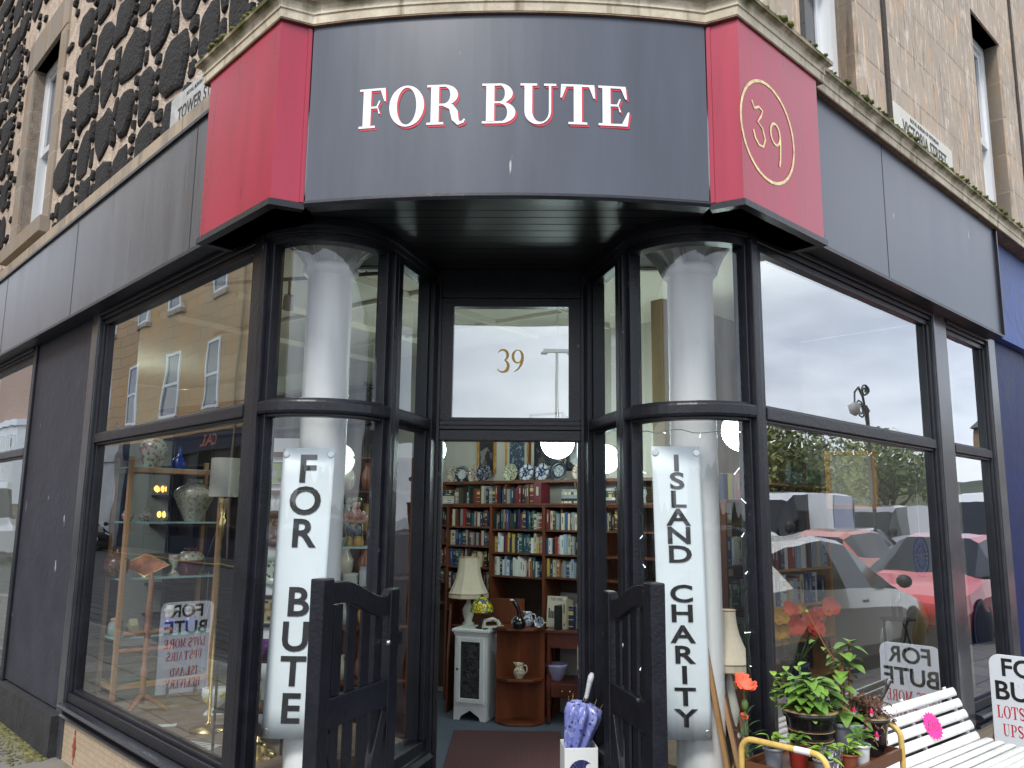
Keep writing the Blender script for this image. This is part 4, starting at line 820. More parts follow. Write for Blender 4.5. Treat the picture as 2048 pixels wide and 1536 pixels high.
PL = [(130,385,'cream plate with a floral sprig, first on the plate shelf',cr_,cr_,(.1,.05,.03)), (225,390,'white plate with a dark scalloped border overlapping its neighbour',dk_,wh_,(.4,.4,.42)), (325,390,'pale plate with a red brown landscape',cr_,(.5,.45,.4),(.2,.06,.04)), (440,365,'dark blue plate showing a figure with a gilt edge',dk_,dk_,(.3,.3,.34)), (665,365,'cream plate with dark green leaf sprigs all over',(.5,.5,.36),(.5,.5,.36),(.03,.05,.02)), (825,365,'blue plate of white rings, left of a matching pair',bl_,bl_,(.55,.56,.6)), (940,365,'blue plate of white rings, right of a matching pair',bl_,bl_,(.55,.56,.6)), (1095,365,'dark plate with a white willow pattern below the lit globe',dk_,(.42,.44,.46),(.03,.04,.08)), (1250,370,'cream plate with a red medallion centre at the right end',cr_,cr_,(.35,.07,.06))]
for i, (a, b_, lb, c1, c2, c3) in enumerate(PL):
    s_ = [-.868,-.755,-.635,-.50,-.225,-.035,.107,.295,.48][i]
    pr = pattern(f'plate_pattern_{i}', c1, c3, c3, 55, 0); pc = pattern(f'plate_centre_{i}', c2, c3, c3, 80, 0)
    r = (.079,.077,.079,.082,.080,.078,.078,.083,.070)[i]
    plate(lb, BK @ T(s_, .215-.03*(i % 2), 1.904+r*.985) @ LEAN, r, pr, pc)
    if i in (5, 6):
        b = MB()
        for k in range(7): a = 2*PI*k/7; b.lathe([(.012,.0185),(.0165,.0195),(.018,.0185)], (math.cos(a)*.056, math.sin(a)*.056, 0), 12)
        o = b.build('ring_motif', mat('china_white', (.7,.7,.72), .3), bpy.data.objects[[x.name for x in C.objects if x.get('label') == lb][0]])
# ---- framed pictures above the plates
ART1 = pattern('art_dark_portrait', (.03,.028,.03), (.10,.09,.08), (.22,.20,.18), 7, 0); ART2 = pattern('art_blue', (.05,.07,.10), (.12,.16,.22), (.2,.24,.3), 30, 0); ART3 = pattern('art_night_sea', (.015,.018,.03), (.03,.03,.04), (.08,.06,.05), 9, 0)
def picture(label, mxw, w, h, fw_, fm, mount, art, mw=.03, group=None, cat='picture'):
    t = bpy.data.objects.new('framed_picture', None); C.objects.link(t); t.matrix_world = mxw; t.empty_display_size = .05; tag(t, label, cat, group)
    b = MB(); a, c = w/2, h/2
    b.box(-a, a, -.02, 0, -c, -c+fw_); b.box(-a, a, -.02, 0, c-fw_, c); b.box(-a, -a+fw_, -.02, 0, -c+fw_, c-fw_); b.box(a-fw_, a, -.02, 0, -c+fw_, c-fw_); b.build('frame', fm, t, .003)
    b = MB(); b.box(-a+fw_, a-fw_, -.010, -.002, -c+fw_, c-fw_); b.build('mount', mount, t)
    b = MB(); b.box(-a+fw_+mw, a-fw_-mw, -.0125, -.0101, -c+fw_+mw, c-fw_-mw); b.build('art', art, t); return t
MNT = mat('picture_mount', (.42,.39,.32), .8); MNTD = mat('mount_dark', (.06,.06,.06), .8)
GFR = mat('gilt_frame', (.45,.22,.05), .4, metal=.3, var=.4, vscale=20)
picture('gilt framed dark portrait of a pale seated figure', BK @ T(-.53, .258, 2.22), .21, .46, .022, GFR, MNTD, ART1, .012)
picture('gilt framed print of blue foliage in a pale mount', BK @ T(-.19, .258, 2.20), .25, .46, .014, GFR, MNT, ART2, .03)
picture('brown framed night seascape behind the door head', BK @ T(.12, .258, 2.24), .35, .50, .018, WOODB, MNT, ART3, .03)
picture('dark framed picture half hidden by the lit globe', BK @ T(.46, .258, 2.22), .28, .46, .02, mat('black_frame', (.015,.015,.015), .4), MNTD, ART3, .02)
# ------------------------------------------------ furniture in the doorway view
t = thing('writing_hutch', 'dark wooden hutch desk with a shaped side panel behind the white cabinet', 'desk', (-.46, 7.0, FLZ), math.radians(-14))
b = MB(); b.prism([(-.30, 0), (-.02, 0), (-.03, .4), (-.06, .62), (-.08, .84), (-.16, .87), (-.30, .87)], -.185, -.165, RZ(0) @ Matrix(((0,0,1,0),(-1,0,0,-.2),(0,1,0,0),(0,0,0,1)))); b.build('side_panel', WOODR, t, .003)
b = MB(); b.box(-.163, .42, -.10, .10, .66, .675); b.build('shelf', WOODR, t, .002)
b = MB(); b.box(-.163, .40, .08, .095, .676, .88); b.build('gallery', WOODR, t, .003)
b = MB(); b.box(-.163, .42, -.02, .10, .05, .655); b.build('carcass', mat('hutch_dark', (.04,.015,.008), .5), t)
t = thing('white_cabinet', 'small white painted bedside cabinet with a dark carved door panel', 'cabinet', (-.425, 6.74, FLZ), math.radians(-18))
b = MB(); w, d = .135, .13
b.box(-w, w, -d, d, .10, .655); b.prism([(-w, 0), (-w+.05, 0), (-w+.06, .03), (-w+.085, .045), (0, .075), (w-.085, .045), (w-.06, .03), (w-.05, 0), (w, 0), (w, .0995), (-w, .0995)], d-.02, d, Matrix(((1,0,0,0),(0,0,-1,0),(0,1,0,0),(0,0,0,1)))); b.box(w-.02, w, -d+.021, d, 0, .0995); b.box(-w, -w+.02, -d+.021, d, 0, .0995); b.build('carcass', WHITE, t, .003)
b = MB(); b.box(-w-.02, w+.02, -d-.022, d+.01, .656, .682); b.box(-w-.008, w+.008, -d-.01, d, .635, .655); b.build('top', WHITE, t, .006)
b = MB(); b.box(-w+.02, -w+.055, -d-.016, -d-.0005, .13, .62); b.box(w-.055, w-.02, -d-.016, -d-.0005, .13, .62); b.box(-w+.055, w-.055, -d-.016, -d-.0005, .13, .165); b.box(-w+.055, w-.055, -d-.016, -d-.0005, .585, .62); dr = b.build('door', WHITE, t, .004)
CARV = mat('carved_panel', (.02,.02,.022), .5, var=.8, vscale=26, vcol=(.06,.06,.06), bump=1, bscale=22)
b = MB(); b.box(-w+.056, w-.056, -d-.008, -d-.0006, .166, .584); b.build('carved_panel', CARV, dr)
b = MB(); b.lathe([(.0,-.02),(.008,-.016),(.008,-.006),(.004,0)], (-w+.035, -d-.016, .38), 10, RX(-PI/2)); b.build('handle', mat('iron', (.05,.05,.05), .4, metal=.8), dr)
t = thing('corner_shelf', 'reddish brown corner shelf unit with chamfered shelves standing on the carpet', 'shelf unit', (-.078, 6.56, FLZ), 0)
for z_ in (.0, .318, .69):
    b = MB(); b.prism([(-.178, .0), (-.168, -.035), (-.10, -.10), (.10, -.10), (.172, -.035), (.18, .0), (0, .12)], z_, z_+.020); b.build('shelf', WOODR, t, .003)
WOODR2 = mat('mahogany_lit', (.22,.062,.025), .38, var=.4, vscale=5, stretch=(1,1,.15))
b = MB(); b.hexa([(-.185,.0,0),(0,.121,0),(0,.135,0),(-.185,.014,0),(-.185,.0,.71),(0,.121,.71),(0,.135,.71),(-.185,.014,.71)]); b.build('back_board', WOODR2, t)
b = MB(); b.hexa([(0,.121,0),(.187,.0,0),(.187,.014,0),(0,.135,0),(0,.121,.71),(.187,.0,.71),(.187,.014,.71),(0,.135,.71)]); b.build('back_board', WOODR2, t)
# jug with a country scene on the middle shelf
CHINA = mat('china', (.62,.60,.52), .22, spec=.6); JUGP = pattern('jug_scene', (.58,.54,.42), (.32,.10,.03), (.30,.24,.06), 60, 0)
def jug(label, c, h, m, rz=0, name='jug', cat='jug'):
    t = thing(name, label, cat, c, rz); s_ = h
    b = MB(); b.lathe([(.22*s_,0),(.25*s_,.02*s_),(.24*s_,.06*s_),(.32*s_,.18*s_),(.38*s_,.4*s_),(.34*s_,.58*s_),(.25*s_,.72*s_),(.24*s_,.85*s_),(.28*s_,1.*s_),(.25*s_,.99*s_),(.21*s_,.84*s_),(.22*s_,.7*s_),(.1*s_,.1*s_)], (0,0,0), 24); b.build('body', m, t)
    b = MB(); b.tube([(.24*s_,0,.82*s_),(.42*s_,0,.86*s_),(.52*s_,0,.72*s_),(.50*s_,0,.48*s_),(.36*s_,0,.30*s_)], [.035*s_]*5, 8); b.build('handle', CHINA, t)
    b = MB(); b.hexa([(-.24*s_,-.09*s_,.84*s_),(-.24*s_,.09*s_,.84*s_),(-.2*s_,.07*s_,1.0*s_),(-.2*s_,-.07*s_,1.0*s_),(-.25*s_,-.04*s_,.82*s_),(-.25*s_,.04*s_,.82*s_),(-.42*s_,.025*s_,1.06*s_),(-.42*s_,-.025*s_,1.06*s_)]); b.build('spout', CHINA, t, .003)
    return t
jug('small cream jug painted with a country scene on the middle corner shelf', (-.085, 6.50, FLZ+.339), .115, JUGP)
jug('blue and white jug behind the black vase on the corner shelf top', (-.02, 6.60, FLZ+.711), .11, pattern('blue_white', (.55,.57,.6), (.05,.07,.2), (.05,.07,.2), 60, 0))
for i, x in enumerate((-.13, .09)):
    t = thing('tea_cup', ('blue and white cup lying on its side left of the black vase', 'blue and white cup lying on its side right of the black vase')[i], 'cup', (x, 6.545-.01*i, FLZ+.744), .4-.9*i)
    m = RX(1.35); b = MB(); b.lathe([(.018,0),(.022,.005),(.034,.03),(.041,.06),(.038,.06),(.03,.03),(.015,.008)], (0,0,0), 20, m); b.build('bowl', MATS['blue_white'], t)
    b = MB(); b.tube([m @ Vector(q) for q in ((.036,0,.05),(.056,0,.045),(.054,0,.02),(.028,0,.015))], .004, 6); b.build('handle', CHINA, t)
t = thing('black_vase', 'glossy black swan necked vase on top of the corner shelf', 'vase', (-.09, 6.485, FLZ+.711), 0); GLB = mat('gloss_black', (.006,.006,.007), .08, spec=.7)
b = MB(); b.lathe([(.045,0),(.046,.012),(.052,.03),(.046,.055),(.03,.075),(.016,.09)], (0,0,0), 22); b.build('body', GLB, t)
b = MB(); b.tube([(0,0,.08),(0,0,.11),(-.012,0,.15),(-.03,0,.185),(-.045,0,.205)], [.017,.015,.017,.02,.012], 12); b.build('neck', GLB, t)
b = MB(); b.ball((-.056,-.004,.207), .011, 10, (1.6,.8,.7)); b.build('lip', CHINA, t)
t = thing('iron', 'old white electric iron with a coiled dark flex on the white cabinet', 'iron', (-.30, 6.66, FLZ+.683), .3)
b = MB(); b.prism([(-.09,-.03),(.05,-.04),(.095,0),(.05,.04),(-.09,.03)], .0, .022); b.tube([(-.07,0,.022),(-.065,0,.06),(0,0,.072),(.04,0,.055),(.055,0,.022)], [.016,.017,.017,.014,.02], 10); b.build('body', CHINA, t, .004)
b = MB(); b.tube([(-.09+.04*math.cos(a*.9)+a*.012, -.05-.02*math.sin(a*.9), .006+.004*math.sin(a*2)) for a in range(26)], .0032, 5); b.build('flex', mat('rubber', (.015,.015,.015), .5), t)
# stained glass lamp
def tiff_mat():
    m = mat('stained_glass', (.6,.5,.05), .25, spec=.6); n, l, b = nodes(m); t = n.new('ShaderNodeTexCoord'); v = n.new('ShaderNodeTexVoronoi'); v.inputs['Scale'].default_value = 42; l.new(t.outputs['Object'], v.inputs['Vector'])
    r = n.new('ShaderNodeValToRGB'); r.color_ramp.interpolation = 'CONSTANT'; e = r.color_ramp.elements; e[0].color = (.62,.50,.03,1); e[1].position = .55; e[1].color = (.10,.30,.08,1)
    e.new(.72).color = (.62,.52,.05,1); e.new(.85).color = (.05,.12,.22,1); s_ = n.new('ShaderNodeSeparateColor'); l.new(v.outputs['Color'], s_.inputs[0]); l.new(s_.outputs[0], r.inputs[0])
    v2 = n.new('ShaderNodeTexVoronoi'); v2.feature = 'DISTANCE_TO_EDGE'; v2.inputs['Scale'].default_value = 42; l.new(t.outputs['Object'], v2.inputs['Vector'])
    q = n.new('ShaderNodeMapRange'); q.inputs[1].default_value = .04; q.inputs[2].default_value = .09; l.new(v2.outputs['Distance'], q.inputs[0])
    x = n.new('ShaderNodeMix'); x.data_type = 'RGBA'; x.inputs[6].default_value = (.01,.01,.01,1); l.new(q.outputs[0], x.inputs[0]); l.new(r.outputs[0], x.inputs[7]); l.new(x.outputs[2], b.inputs['Base Color']); return m
t = thing('stained_glass_lamp', 'small table lamp with a yellow and green stained glass shade on the white cabinet', 'lamp', (-.385, 6.66, FLZ+.683)); BRZM = mat('bronze', (.05,.035,.022), .4, metal=.6)
b = MB(); b.lathe([(.05,0),(.05,.008),(.03,.02),(.02,.05),(.012,.09),(.010,.16),(.006,.20)], (0,0,0), 18); b.build('base', BRZM, t)
b = MB(); b.lathe([(.092,.125),(.09,.15),(.078,.185),(.055,.215),(.025,.235),(.012,.24)], (0,0,0), 26); b.build('shade', tiff_mat(), t)
b = MB(); b.lathe([(.012,.24),(.014,.25),(.006,.262),(.0,.265)], (0,0,0), 12); b.build('finial', BRZM, t)
SHADE = mat('lamp_shade_cloth', (.60,.52,.40), .8, var=.06, vscale=8); TRIM = mat('shade_trim', (.35,.24,.15), .8)
def bell(label, c, r0, r1, h, n=10, base=.25, rz=0, m=None):
    t = thing('table_lamp', label, 'lamp', c, rz); pr = []
    for i in range(9):
        q = i/8; pr.append((r0+(r1-r0)*(1-q)**2.2, base+.035+(h-.035)*q))
    b = MB(); b.lathe([(r0+(r1-r0), base)]+pr, (0,0,0), n, smooth=False); b.build('lamp_shade', m or SHADE, t)
    b = MB()
    for z_, r in ((base+.036, r1*1.003), (base+.002, r1*1.003), (base+h, r0*1.01)): b.tube([(r*math.cos(2*PI*i/n), r*math.sin(2*PI*i/n), z_) for i in range(n+1)], .0032, 5)
    b.build('trim', TRIM, t)
    b = MB(); b.lathe([(.05,0),(.05,.012),(.03,.03),(.045,.08),(.05,.12),(.02,base-.04),(.012,base+.02)], (0,0,0), 18); b.build('base', CHINA, t)
    return t
bell('cream bell shaped lamp shade on the hutch in front of the books', (-.512, 6.93, FLZ+.676), .086, .164, .325, 10, .215)
# treadle table on the right
t = thing('sewing_table', 'dark red side table with turned legs and a small drawer right of the corner shelf', 'table', (.30, 6.66, FLZ), math.radians(-10)); DRW = mat('dark_red_wood', (.10,.022,.012), .3, var=.4, vscale=6)
b = MB(); b.box(-.17, .25, -.16, .16, .67, .69); b.build('top', DRW, t, .004)
b = MB(); b.box(-.15, .23, -.14, .14, .56, .669); b.build('apron', DRW, t)
b = MB(); b.box(-.15, .23, -.14, .14, .30, .315); b.build('shelf', DRW, t)
b = MB(); b.box(-.12, .12, -.155, -.13, .20, .2995); dr = b.build('drawer', DRW, t, .003)
for x in (-.03, .03): b = MB(); b.lathe([(.0,.022),(.011,.018),(.008,.006),(.004,0)], (x, -.155, .25), 10, RX(PI/2)); b.build('knob', BRASS, dr)
for x, y in ((-.15,-.14),(.23,-.14),(-.15,.14),(.23,.14)):
    b = MB(); b.lathe([(.014,0),(.018,.06),(.012,.1),(.024,.2),(.026,.3),(.014,.38),(.024,.46),(.018,.54),(.022,.67)], (x*.93,y*.9,0), 12); b.build('leg', DRW, t)
t = tag(MB().lathe([(.04,0),(.045,.01),(.07,.05),(.085,.1),(.088,.12),(.083,.12),(.066,.055),(.03,.012)], (0,0,0), 24).build('bowl', mat('lilac_china', (.30,.28,.42), .3)), 'lilac china bowl on the lower shelf of the side table', 'bowl'); t.location = (.20, 6.60, FLZ+.316)
for i, (cn, x, w, h) in enumerate((('black', .20, .04, .18), ('cream', .26, .035, .22), ('navy', .31, .05, .17), ('grey', .37, .045, .19), ('white', .43, .03, .2))):
    put(cn, T(x, 6.58+.02*i, FLZ+.691) @ RZ(-.5), f'{cn} book standing {ORD[i]} from the left on the side table', 'books on the side table', (w, .13, h))
t = tag(None or MB().box(-.085,.085,0,.02,0,.24).build('book', [mat('book_cover_cream', (.55,.5,.4), .5)]), 'large cream book titled NEW YORK with a city skyline leaning behind the side table books', 'book'); t.location = (.20, 6.70, FLZ+.691); t.rotation_euler = (-.1, 0, -.45)
b = MB(); serif(b, 'NEW YORK', .022, flat(frame((0,-.0006,.205),(1,0,0),UZ)), .62, .08, .4); 
for k in range(9): b.add([(-.07+.016*k, -.0008, .07), (-.058+.016*k, -.0008, .07), (-.058+.016*k, -.0008, .12+.03*rb.random()), (-.07+.016*k, -.0008, .12+.03*rb.random())], [(0,1,2,3)])
b.build('cover_print', SGK, t)
# entrance mat
MATM = mat('mat_rubber', (.075,.032,.036), .9, bump=.2, bscale=200)
b = MB(); b.box(-.40, .38, 0, 1.7, 0, .006); tm = b.build('door_mat', MATM); 
b = MB()
for k in range(52): b.box(-.385+.0148*k, -.385+.0148*k+.0085, .015, 1.685, .0061, .011)
b.build('ribs', mat('mat_rib', (.105,.045,.05), .9), tm); tm.location = (-.13, 4.62, FLZ); tm.rotation_euler.z = .015; tag(tm, 'ribbed maroon rubber entrance mat in the doorway', 'door mat')
# umbrella stand and umbrella
t = thing('umbrella_stand', 'square white umbrella stand with dark umbrella motifs inside the right door jamb', 'umbrella stand', (.236, 4.20, FLZ), .10); w = .080
b = MB(); b.box(-w, w, -w, -w+.004, 0, .47); b.box(-w, -w+.004, -w+.004, w-.004, 0, .47); b.box(w-.004, w, -w+.004, w-.004, 0, .47); b.box(-w, w, w-.004, w, 0, .47); b.box(-w+.004, w-.004, -w+.004, w-.004, 0, .005); b.build('box', WHITE, t, .002)
UMB = mat('motif_navy', (.02,.025,.12), .5)
for k, zc in enumerate((.355, .15)):
    b = MB(); m = Matrix(((1,0,0,.0),(0,0,-1,-w-.0003),(0,1,0,zc),(0,0,0,1))) @ RZ(.65)
    top = earc(0, 0, .062, .062, 8, 172, 14); bot = []
    for j in range(4)[::-1]:
        cxx = -.062+.031*(j+.5); bot += earc(cxx, .004, .0155, .010, 0, 180, 5)
    bot = [p for j in range(4) for p in earc(-.0465+.031*j, .006, .0145, .010, 180, 0, 5)]
    n_ = len(bot); b.add([m @ Vector((x, y, .0006)) for x, y in top[::-1]+bot[::-1]], [list(range(len(top)+n_))]); mo = b.build('motif', UMB, t)
    b = MB(); b.tube([m @ Vector(q) for q in ((0,.062,.001),(0,-.05,.001),(.004,-.062,.001),(.014,-.066,.001),(.022,-.058,.001),(.022,-.05,.001))], .0022, 6); b.build('motif_handle', STEEL, mo)
    b = MB()
    for a in (40, 75, 105, 140): b.tube([m @ Vector((.062*math.cos(math.radians(a)), .062*math.sin(math.radians(a)), .0012)), m @ Vector((.03*math.cos(math.radians(a)), .012, .0012))], .0012, 5)
    b.build('motif_rib', STEEL, mo)
UMF = pattern('umbrella_cloth', (.20,.23,.56), (.04,.05,.20), (.36,.40,.70), 34, 0)
def umbrella(label, c, tilt, k=1.0):
    t = thing('umbrella', label, 'umbrella', c); m = RX(tilt[0]) @ RY(tilt[1]); t.rotation_euler = m.to_euler()
    prof = [(.02,-.30),(.03,-.2),(.045,-.05),(.062,.05),(.075,.12),(.07,.16),(.02,.18)]; n = 48; vs = []
    for r, z_ in prof:
        for i in range(n):
            a = 2*PI*i/n; q = 1+.24*math.cos(8*a)+.05*math.cos(3*a+1); vs.append((k*r*q*math.cos(a), k*r*q*math.sin(a), z_))
    b = MB(); b.add(vs, [(j*n+i, j*n+(i+1) % n, (j+1)*n+(i+1) % n, (j+1)*n+i) for j in range(6) for i in range(n)], True); b.build('canopy', UMF, t)
    for i in range(8): a = 2*PI*i/8; b = MB(); b.tube([(k*.07*math.cos(a), k*.07*math.sin(a), .13), (k*.085*math.cos(a), k*.085*math.sin(a), .19)], [.003,.0015], 6); b.build('rib_tip', BRASS, t)
    b = MB(); b.tube([(0,0,-.3),(0,0,.2)], .006, 8); b.build('shaft', STEEL, t)
    b = MB(); b.tube([(0,0,.2),(0,0,.28),(.001,0,.305),(.004,0,.322)], [.010,.014,.016,.009], 10); b.build('handle', mat('clear_handle', (.62,.64,.68), .08, spec=.8, var=.3, vscale=40), t)
umbrella('folded lilac blue patterned umbrella upside down in the white stand', (.228, 4.20, .545), (.10, .22))
b = MB(); b.hexa([(0,-.001,0),(.035,-.001,-.01),(.035,.001,-.01),(0,.001,0),(0,-.001,.20),(.035,-.001,.20),(.035,.001,.20),(0,.001,.20)]); 
d_ = (E2-E1).normalized(); nn_ = Vector((d_.y, -d_.x)); pp = E1+d_*.16-nn_*.040; o = b.build('notice', mat('paper', (.68,.68,.66), .8)); o.location = (2*KX-pp.x, pp.y, .85); o.rotation_euler.z = math.radians(102); tag(o, 'small white paper notice stuck inside the right side window', 'notice')
b = MB()
for k in range(9): b.quad((.005, -.0016, .165-.017*k), (.030-.006*(k % 3), -.0016, .165-.017*k), (.030-.006*(k % 3), -.0016, .170-.017*k), (.005, -.0016, .170-.017*k))
b.build('print', SGK, o)
# ================================================ window displays
SHG = mat('shelf_edge', (.35,.55,.55), .15, spec=.7)
def lathe_thing(name, label, cat, c, prof, m, n=22, group=None, parts=(), mx_=None):
    p = tuple((mx_ @ Vector(c))) if mx_ is not None else c
    t = thing(name, label, cat, p, 0, group); b = MB(); b.lathe(prof, (0,0,0), n); b.build('body', m, t)
    for nm, pr, mm in parts: b = MB(); b.lathe(pr, (0,0,0), n); b.build(nm, mm, t)
    return t
# --- timber and glass shelf unit
t = thing('shelf_unit', 'tall pine and glass display shelf unit behind the left window', 'shelf unit', tuple(Lp(3.88, -.51, .43))); ti = inv(t)
for u in (3.74, 4.02):
    for w in (-.2, -.82): b = MB(ML); b.box(u-.016, u+.016, w-.014, w+.014, .43, 1.97); o = b.build('post', WOODP, t, .003); o.matrix_parent_inverse = ti
for u in (3.74, 4.02):
    b = MB(ML); b.box(u-.008, u+.008, -.8055, -.2145, 1.87, 1.90); b.box(u-.008, u+.008, -.8055, -.2145, .50, .53); o = b.build('rail', WOODP, t); o.matrix_parent_inverse = ti
for w in (-.2, -.82):
    b = MB(ML); b.box(3.7565, 4.0035, w-.008, w+.008, .50, .54); o = b.build('rail', WOODP, t); o.matrix_parent_inverse = ti
SHZ = (1.905, 1.548, 1.185, .815, .545)
for z_ in SHZ:
    b = MB(ML); b.box(3.757, 4.003, -.86, -.19, z_-.012, z_); o = b.build('shelf', SHG if z_ > .6 else GLS, t); o.matrix_parent_inverse = ti
b = MB(ML); b.tube([(3.88,-.83,.55),(3.88,-.83,1.2)], .003, 5); b.tube([(3.76,-.83,1.18),(4.0,-.83,.56)], .003, 5); b.tube([(3.76,-.83,1.54),(4.0,-.83,1.2)], .003, 5); o = b.build('cross_brace', STEEL, t); o.matrix_parent_inverse = ti
def onsh(px, k, du=0): return (3.87+du, -.2-(px-262)/173*.62, SHZ[k]+.0005)
FLO = pattern('floral_china', (.55,.56,.42), (.12,.22,.12), (.45,.20,.22), 26, 0); CELA = pattern('celadon', (.50,.47,.36), (.30,.30,.22), (.26,.27,.20), 34, 0)
lathe_thing('ginger_jar', 'floral ginger jar standing on the top glass shelf', 'jar', onsh(312, 0), [(.05,0),(.058,.01),(.075,.06),(.092,.12),(.09,.16),(.06,.185),(.058,.2),(.05,.2)], FLO, mx_=ML)
lathe_thing('bottle_vase', 'cobalt blue bottle vase on the top glass shelf', 'vase', onsh(362, 0), [(.035,0),(.05,.02),(.05,.05),(.03,.08),(.012,.11),(.01,.15),(.014,.16)], mat('cobalt', (.02,.05,.32), .15, spec=.7), mx_=ML)
lathe_thing('baluster_vase', 'large speckled cream baluster vase on the second glass shelf', 'vase', onsh(397, 1), [(.055,0),(.058,.01),(.075,.05),(.11,.12),(.135,.18),(.132,.21),(.10,.24),(.06,.258),(.05,.275),(.056,.295),(.05,.296)], CELA, 28, mx_=ML)
for i, (px, m, s_) in enumerate(((270, 'red', 1), (302, 'blue', 1.1), (335, 'cream', .9))):
    lathe_thing('lidded_pot', ('small red and white lidded pot, left of three on the second shelf', 'small blue and white lidded pot, middle of three on the second shelf', 'small cream lidded pot, right of three on the second shelf')[i], 'pot', onsh(px, 1, -.05), [(.02*s_,0),(.035*s_,.02),(.038*s_,.045),(.026*s_,.06),(.030*s_,.064),(.012*s_,.075),(.008*s_,.085),(.0,.09)], pattern('pot_'+m, (.5,.48,.42), dict(red=(.4,.06,.03), blue=(.04,.06,.22), cream=(.4,.3,.15))[m], (.3,.1,.05), 60, 0), mx_=ML)
t = thing('teapot', 'dark teapot painted with red and green flowers on the third shelf', 'teapot', tuple(ML @ Vector(onsh(263, 2)))); PT = pattern('teapot_paint', (.10,.03,.02), (.35,.12,.02), (.12,.14,.04), 40, 0)
b = MB(); b.lathe([(.04,0),(.055,.01),(.08,.06),(.075,.11),(.045,.14),(.035,.142)], (0,0,0), 22); b.build('body', PT, t)
b = MB(); b.lathe([(.044,.141),(.03,.155),(.01,.165),(.012,.18),(.0,.186)], (0,0,0), 16); b.build('lid', PT, t)
b = MB(); b.tube([(-.06,.06,.11),(-.09,.09,.12),(-.10,.10,.07),(-.06,.06,.04)], .008, 6); b.build('handle', PT, t); b = MB(); b.tube([(.05,-.05,.05),(.085,-.085,.08),(.10,-.10,.13)], [.016,.011,.008], 8); b.build('spout', PT, t)
t = thing('copper_tray', 'diamond shaped copper tray propped on the third shelf', 'tray', tuple(ML @ Vector(onsh(318, 2, .02)))); t.rotation_euler = (0, 0, math.radians(-45)+.9); COP = mat('copper', (.42,.16,.08), .3, metal=.8, var=.5, vscale=16)
m = Matrix(((1,0,0,0),(0,.2,-.98,0),(0,.98,.2,.073),(0,0,0,1))); b = MB(); b.prism([(-.15,0),(0,-.075),(.15,0),(0,.075)], 0, .006, m); b.build('dish', COP, t)
b = MB(); b.tube([m @ Vector(q) for q in ((-.152,0,.006),(0,-.077,.006),(.152,0,.006),(0,.077,.006),(-.152,0,.006))], .004, 6); b.build('rim', BRASS, t)
lathe_thing('goblet_vase', 'pale footed goblet vase on the third shelf', 'vase', onsh(368, 2), [(.04,0),(.036,.008),(.016,.03),(.016,.06),(.04,.10),(.042,.14),(.038,.14)], FLO, mx_=ML)
lathe_thing('lidded_urn', 'maroon urn with a collar of white flowers on the third shelf', 'urn', onsh(398, 2), [(.055,0),(.062,.01),(.085,.07),(.092,.10)], mat('urn_maroon', (.12,.015,.03), .2, spec=.6), 26, mx_=ML, parts=(('floral_band', [(.092,.1005),(.09,.13),(.06,.155),(.045,.16)], FLO), ('lid', [(.047,.1605),(.05,.175),(.04,.18),(.0,.185)], MATS['urn_maroon'])))
for i, (px, du) in enumerate(((360, -.06), (402, -.03))):
    t = thing('toby_jug', ('blue coated tricorn character jug beside the wool winder', 'blue coated tricorn character jug nearest the lamp pole')[i], 'jug', tuple(ML @ Vector(onsh(px, 3, du)))); 
    b = MB(); b.lathe([(.03,0),(.045,.01),(.05,.05),(.042,.085),(.03,.095)], (0,0,0), 16); b.build('coat', mat('coat_blue', (.02,.04,.25), .2), t)
    b = MB(); b.ball((0,-.008,.115), .028, 14, (1,1,1.1)); b.ball((.004,-.036,.112), .007, 8); b.build('face', mat('face_cream', (.6,.45,.36), .3), t)
    b = MB(); b.prism([(-.055,.025),(0,-.055),(.055,.025)], .135, .155); b.lathe([(.03,.155),(.026,.175),(.0,.18)], (0,0,0), 12); b.build('hat', mat('hat_cream', (.55,.55,.48), .3), t, .004)
t = thing('house_ornament', 'small cream pottery house on the fourth shelf', 'ornament', tuple(ML @ Vector(onsh(300, 3)))); b = MB(); b.prism([(-.04,0),(.04,0),(.04,.06),(0,.1),(-.04,.06)], -.025, .025, Matrix(((.7,0,.7,0),(-.7,0,.7,0),(0,1,0,0),(0,0,0,1)))); b.build('body', mat('pottery_cream', (.55,.5,.33), .4), t)
b = MB(); b.box(-.012,.012,-.05,-.03,.0,.03); b.build('door', WOODB, t)
lathe_thing('glass_jar', 'clear glass storage jar on the fourth shelf', 'jar', onsh(270, 3), [(.035,0),(.045,.01),(.045,.08),(.03,.095),(.034,.10)], mat('jar_glass', (.30,.36,.32), .1, spec=.7), mx_=ML, parts=(('lid', [(.035,.101),(.03,.112),(.0,.118)], WOODP),))
# wool winder
t = thing('wool_winder', 'turned wooden wool winder standing in the left window', 'wool winder', (-2.317, 5.083, 0.430)); WW = mat('turned_wood', (.36,.17,.09), .45, var=.3, vscale=12)
def turned(L_, r): return [(r*(.7+.5*abs(math.sin(i*.9))), L_*i/16) for i in range(17)]
b = MB(); b.lathe(turned(.55,.018), (0,0,.05), 12); b.lathe([(.02,.6),(.014,.7),(.016,.78),(.0,.83)], (0,0,0), 12); b.build('post', WW, t)
for z_, a in ((.46, .9), (.36, .65)): b = MB(); b.lathe(turned(.30,.016), (0,0,0), 10, T(-.15*math.cos(a), -.15*math.sin(a), z_) @ RZ(a) @ RY(PI/2)); b.build('arm', WW, t)
for k in range(3): a = 2*PI*k/3+.4; b = MB(); b.tube([(0,0,.10),(.10*math.cos(a),.10*math.sin(a),.04),(.15*math.cos(a),.15*math.sin(a),.0)], [.016,.014,.012], 8); b.build('leg', WW, t)
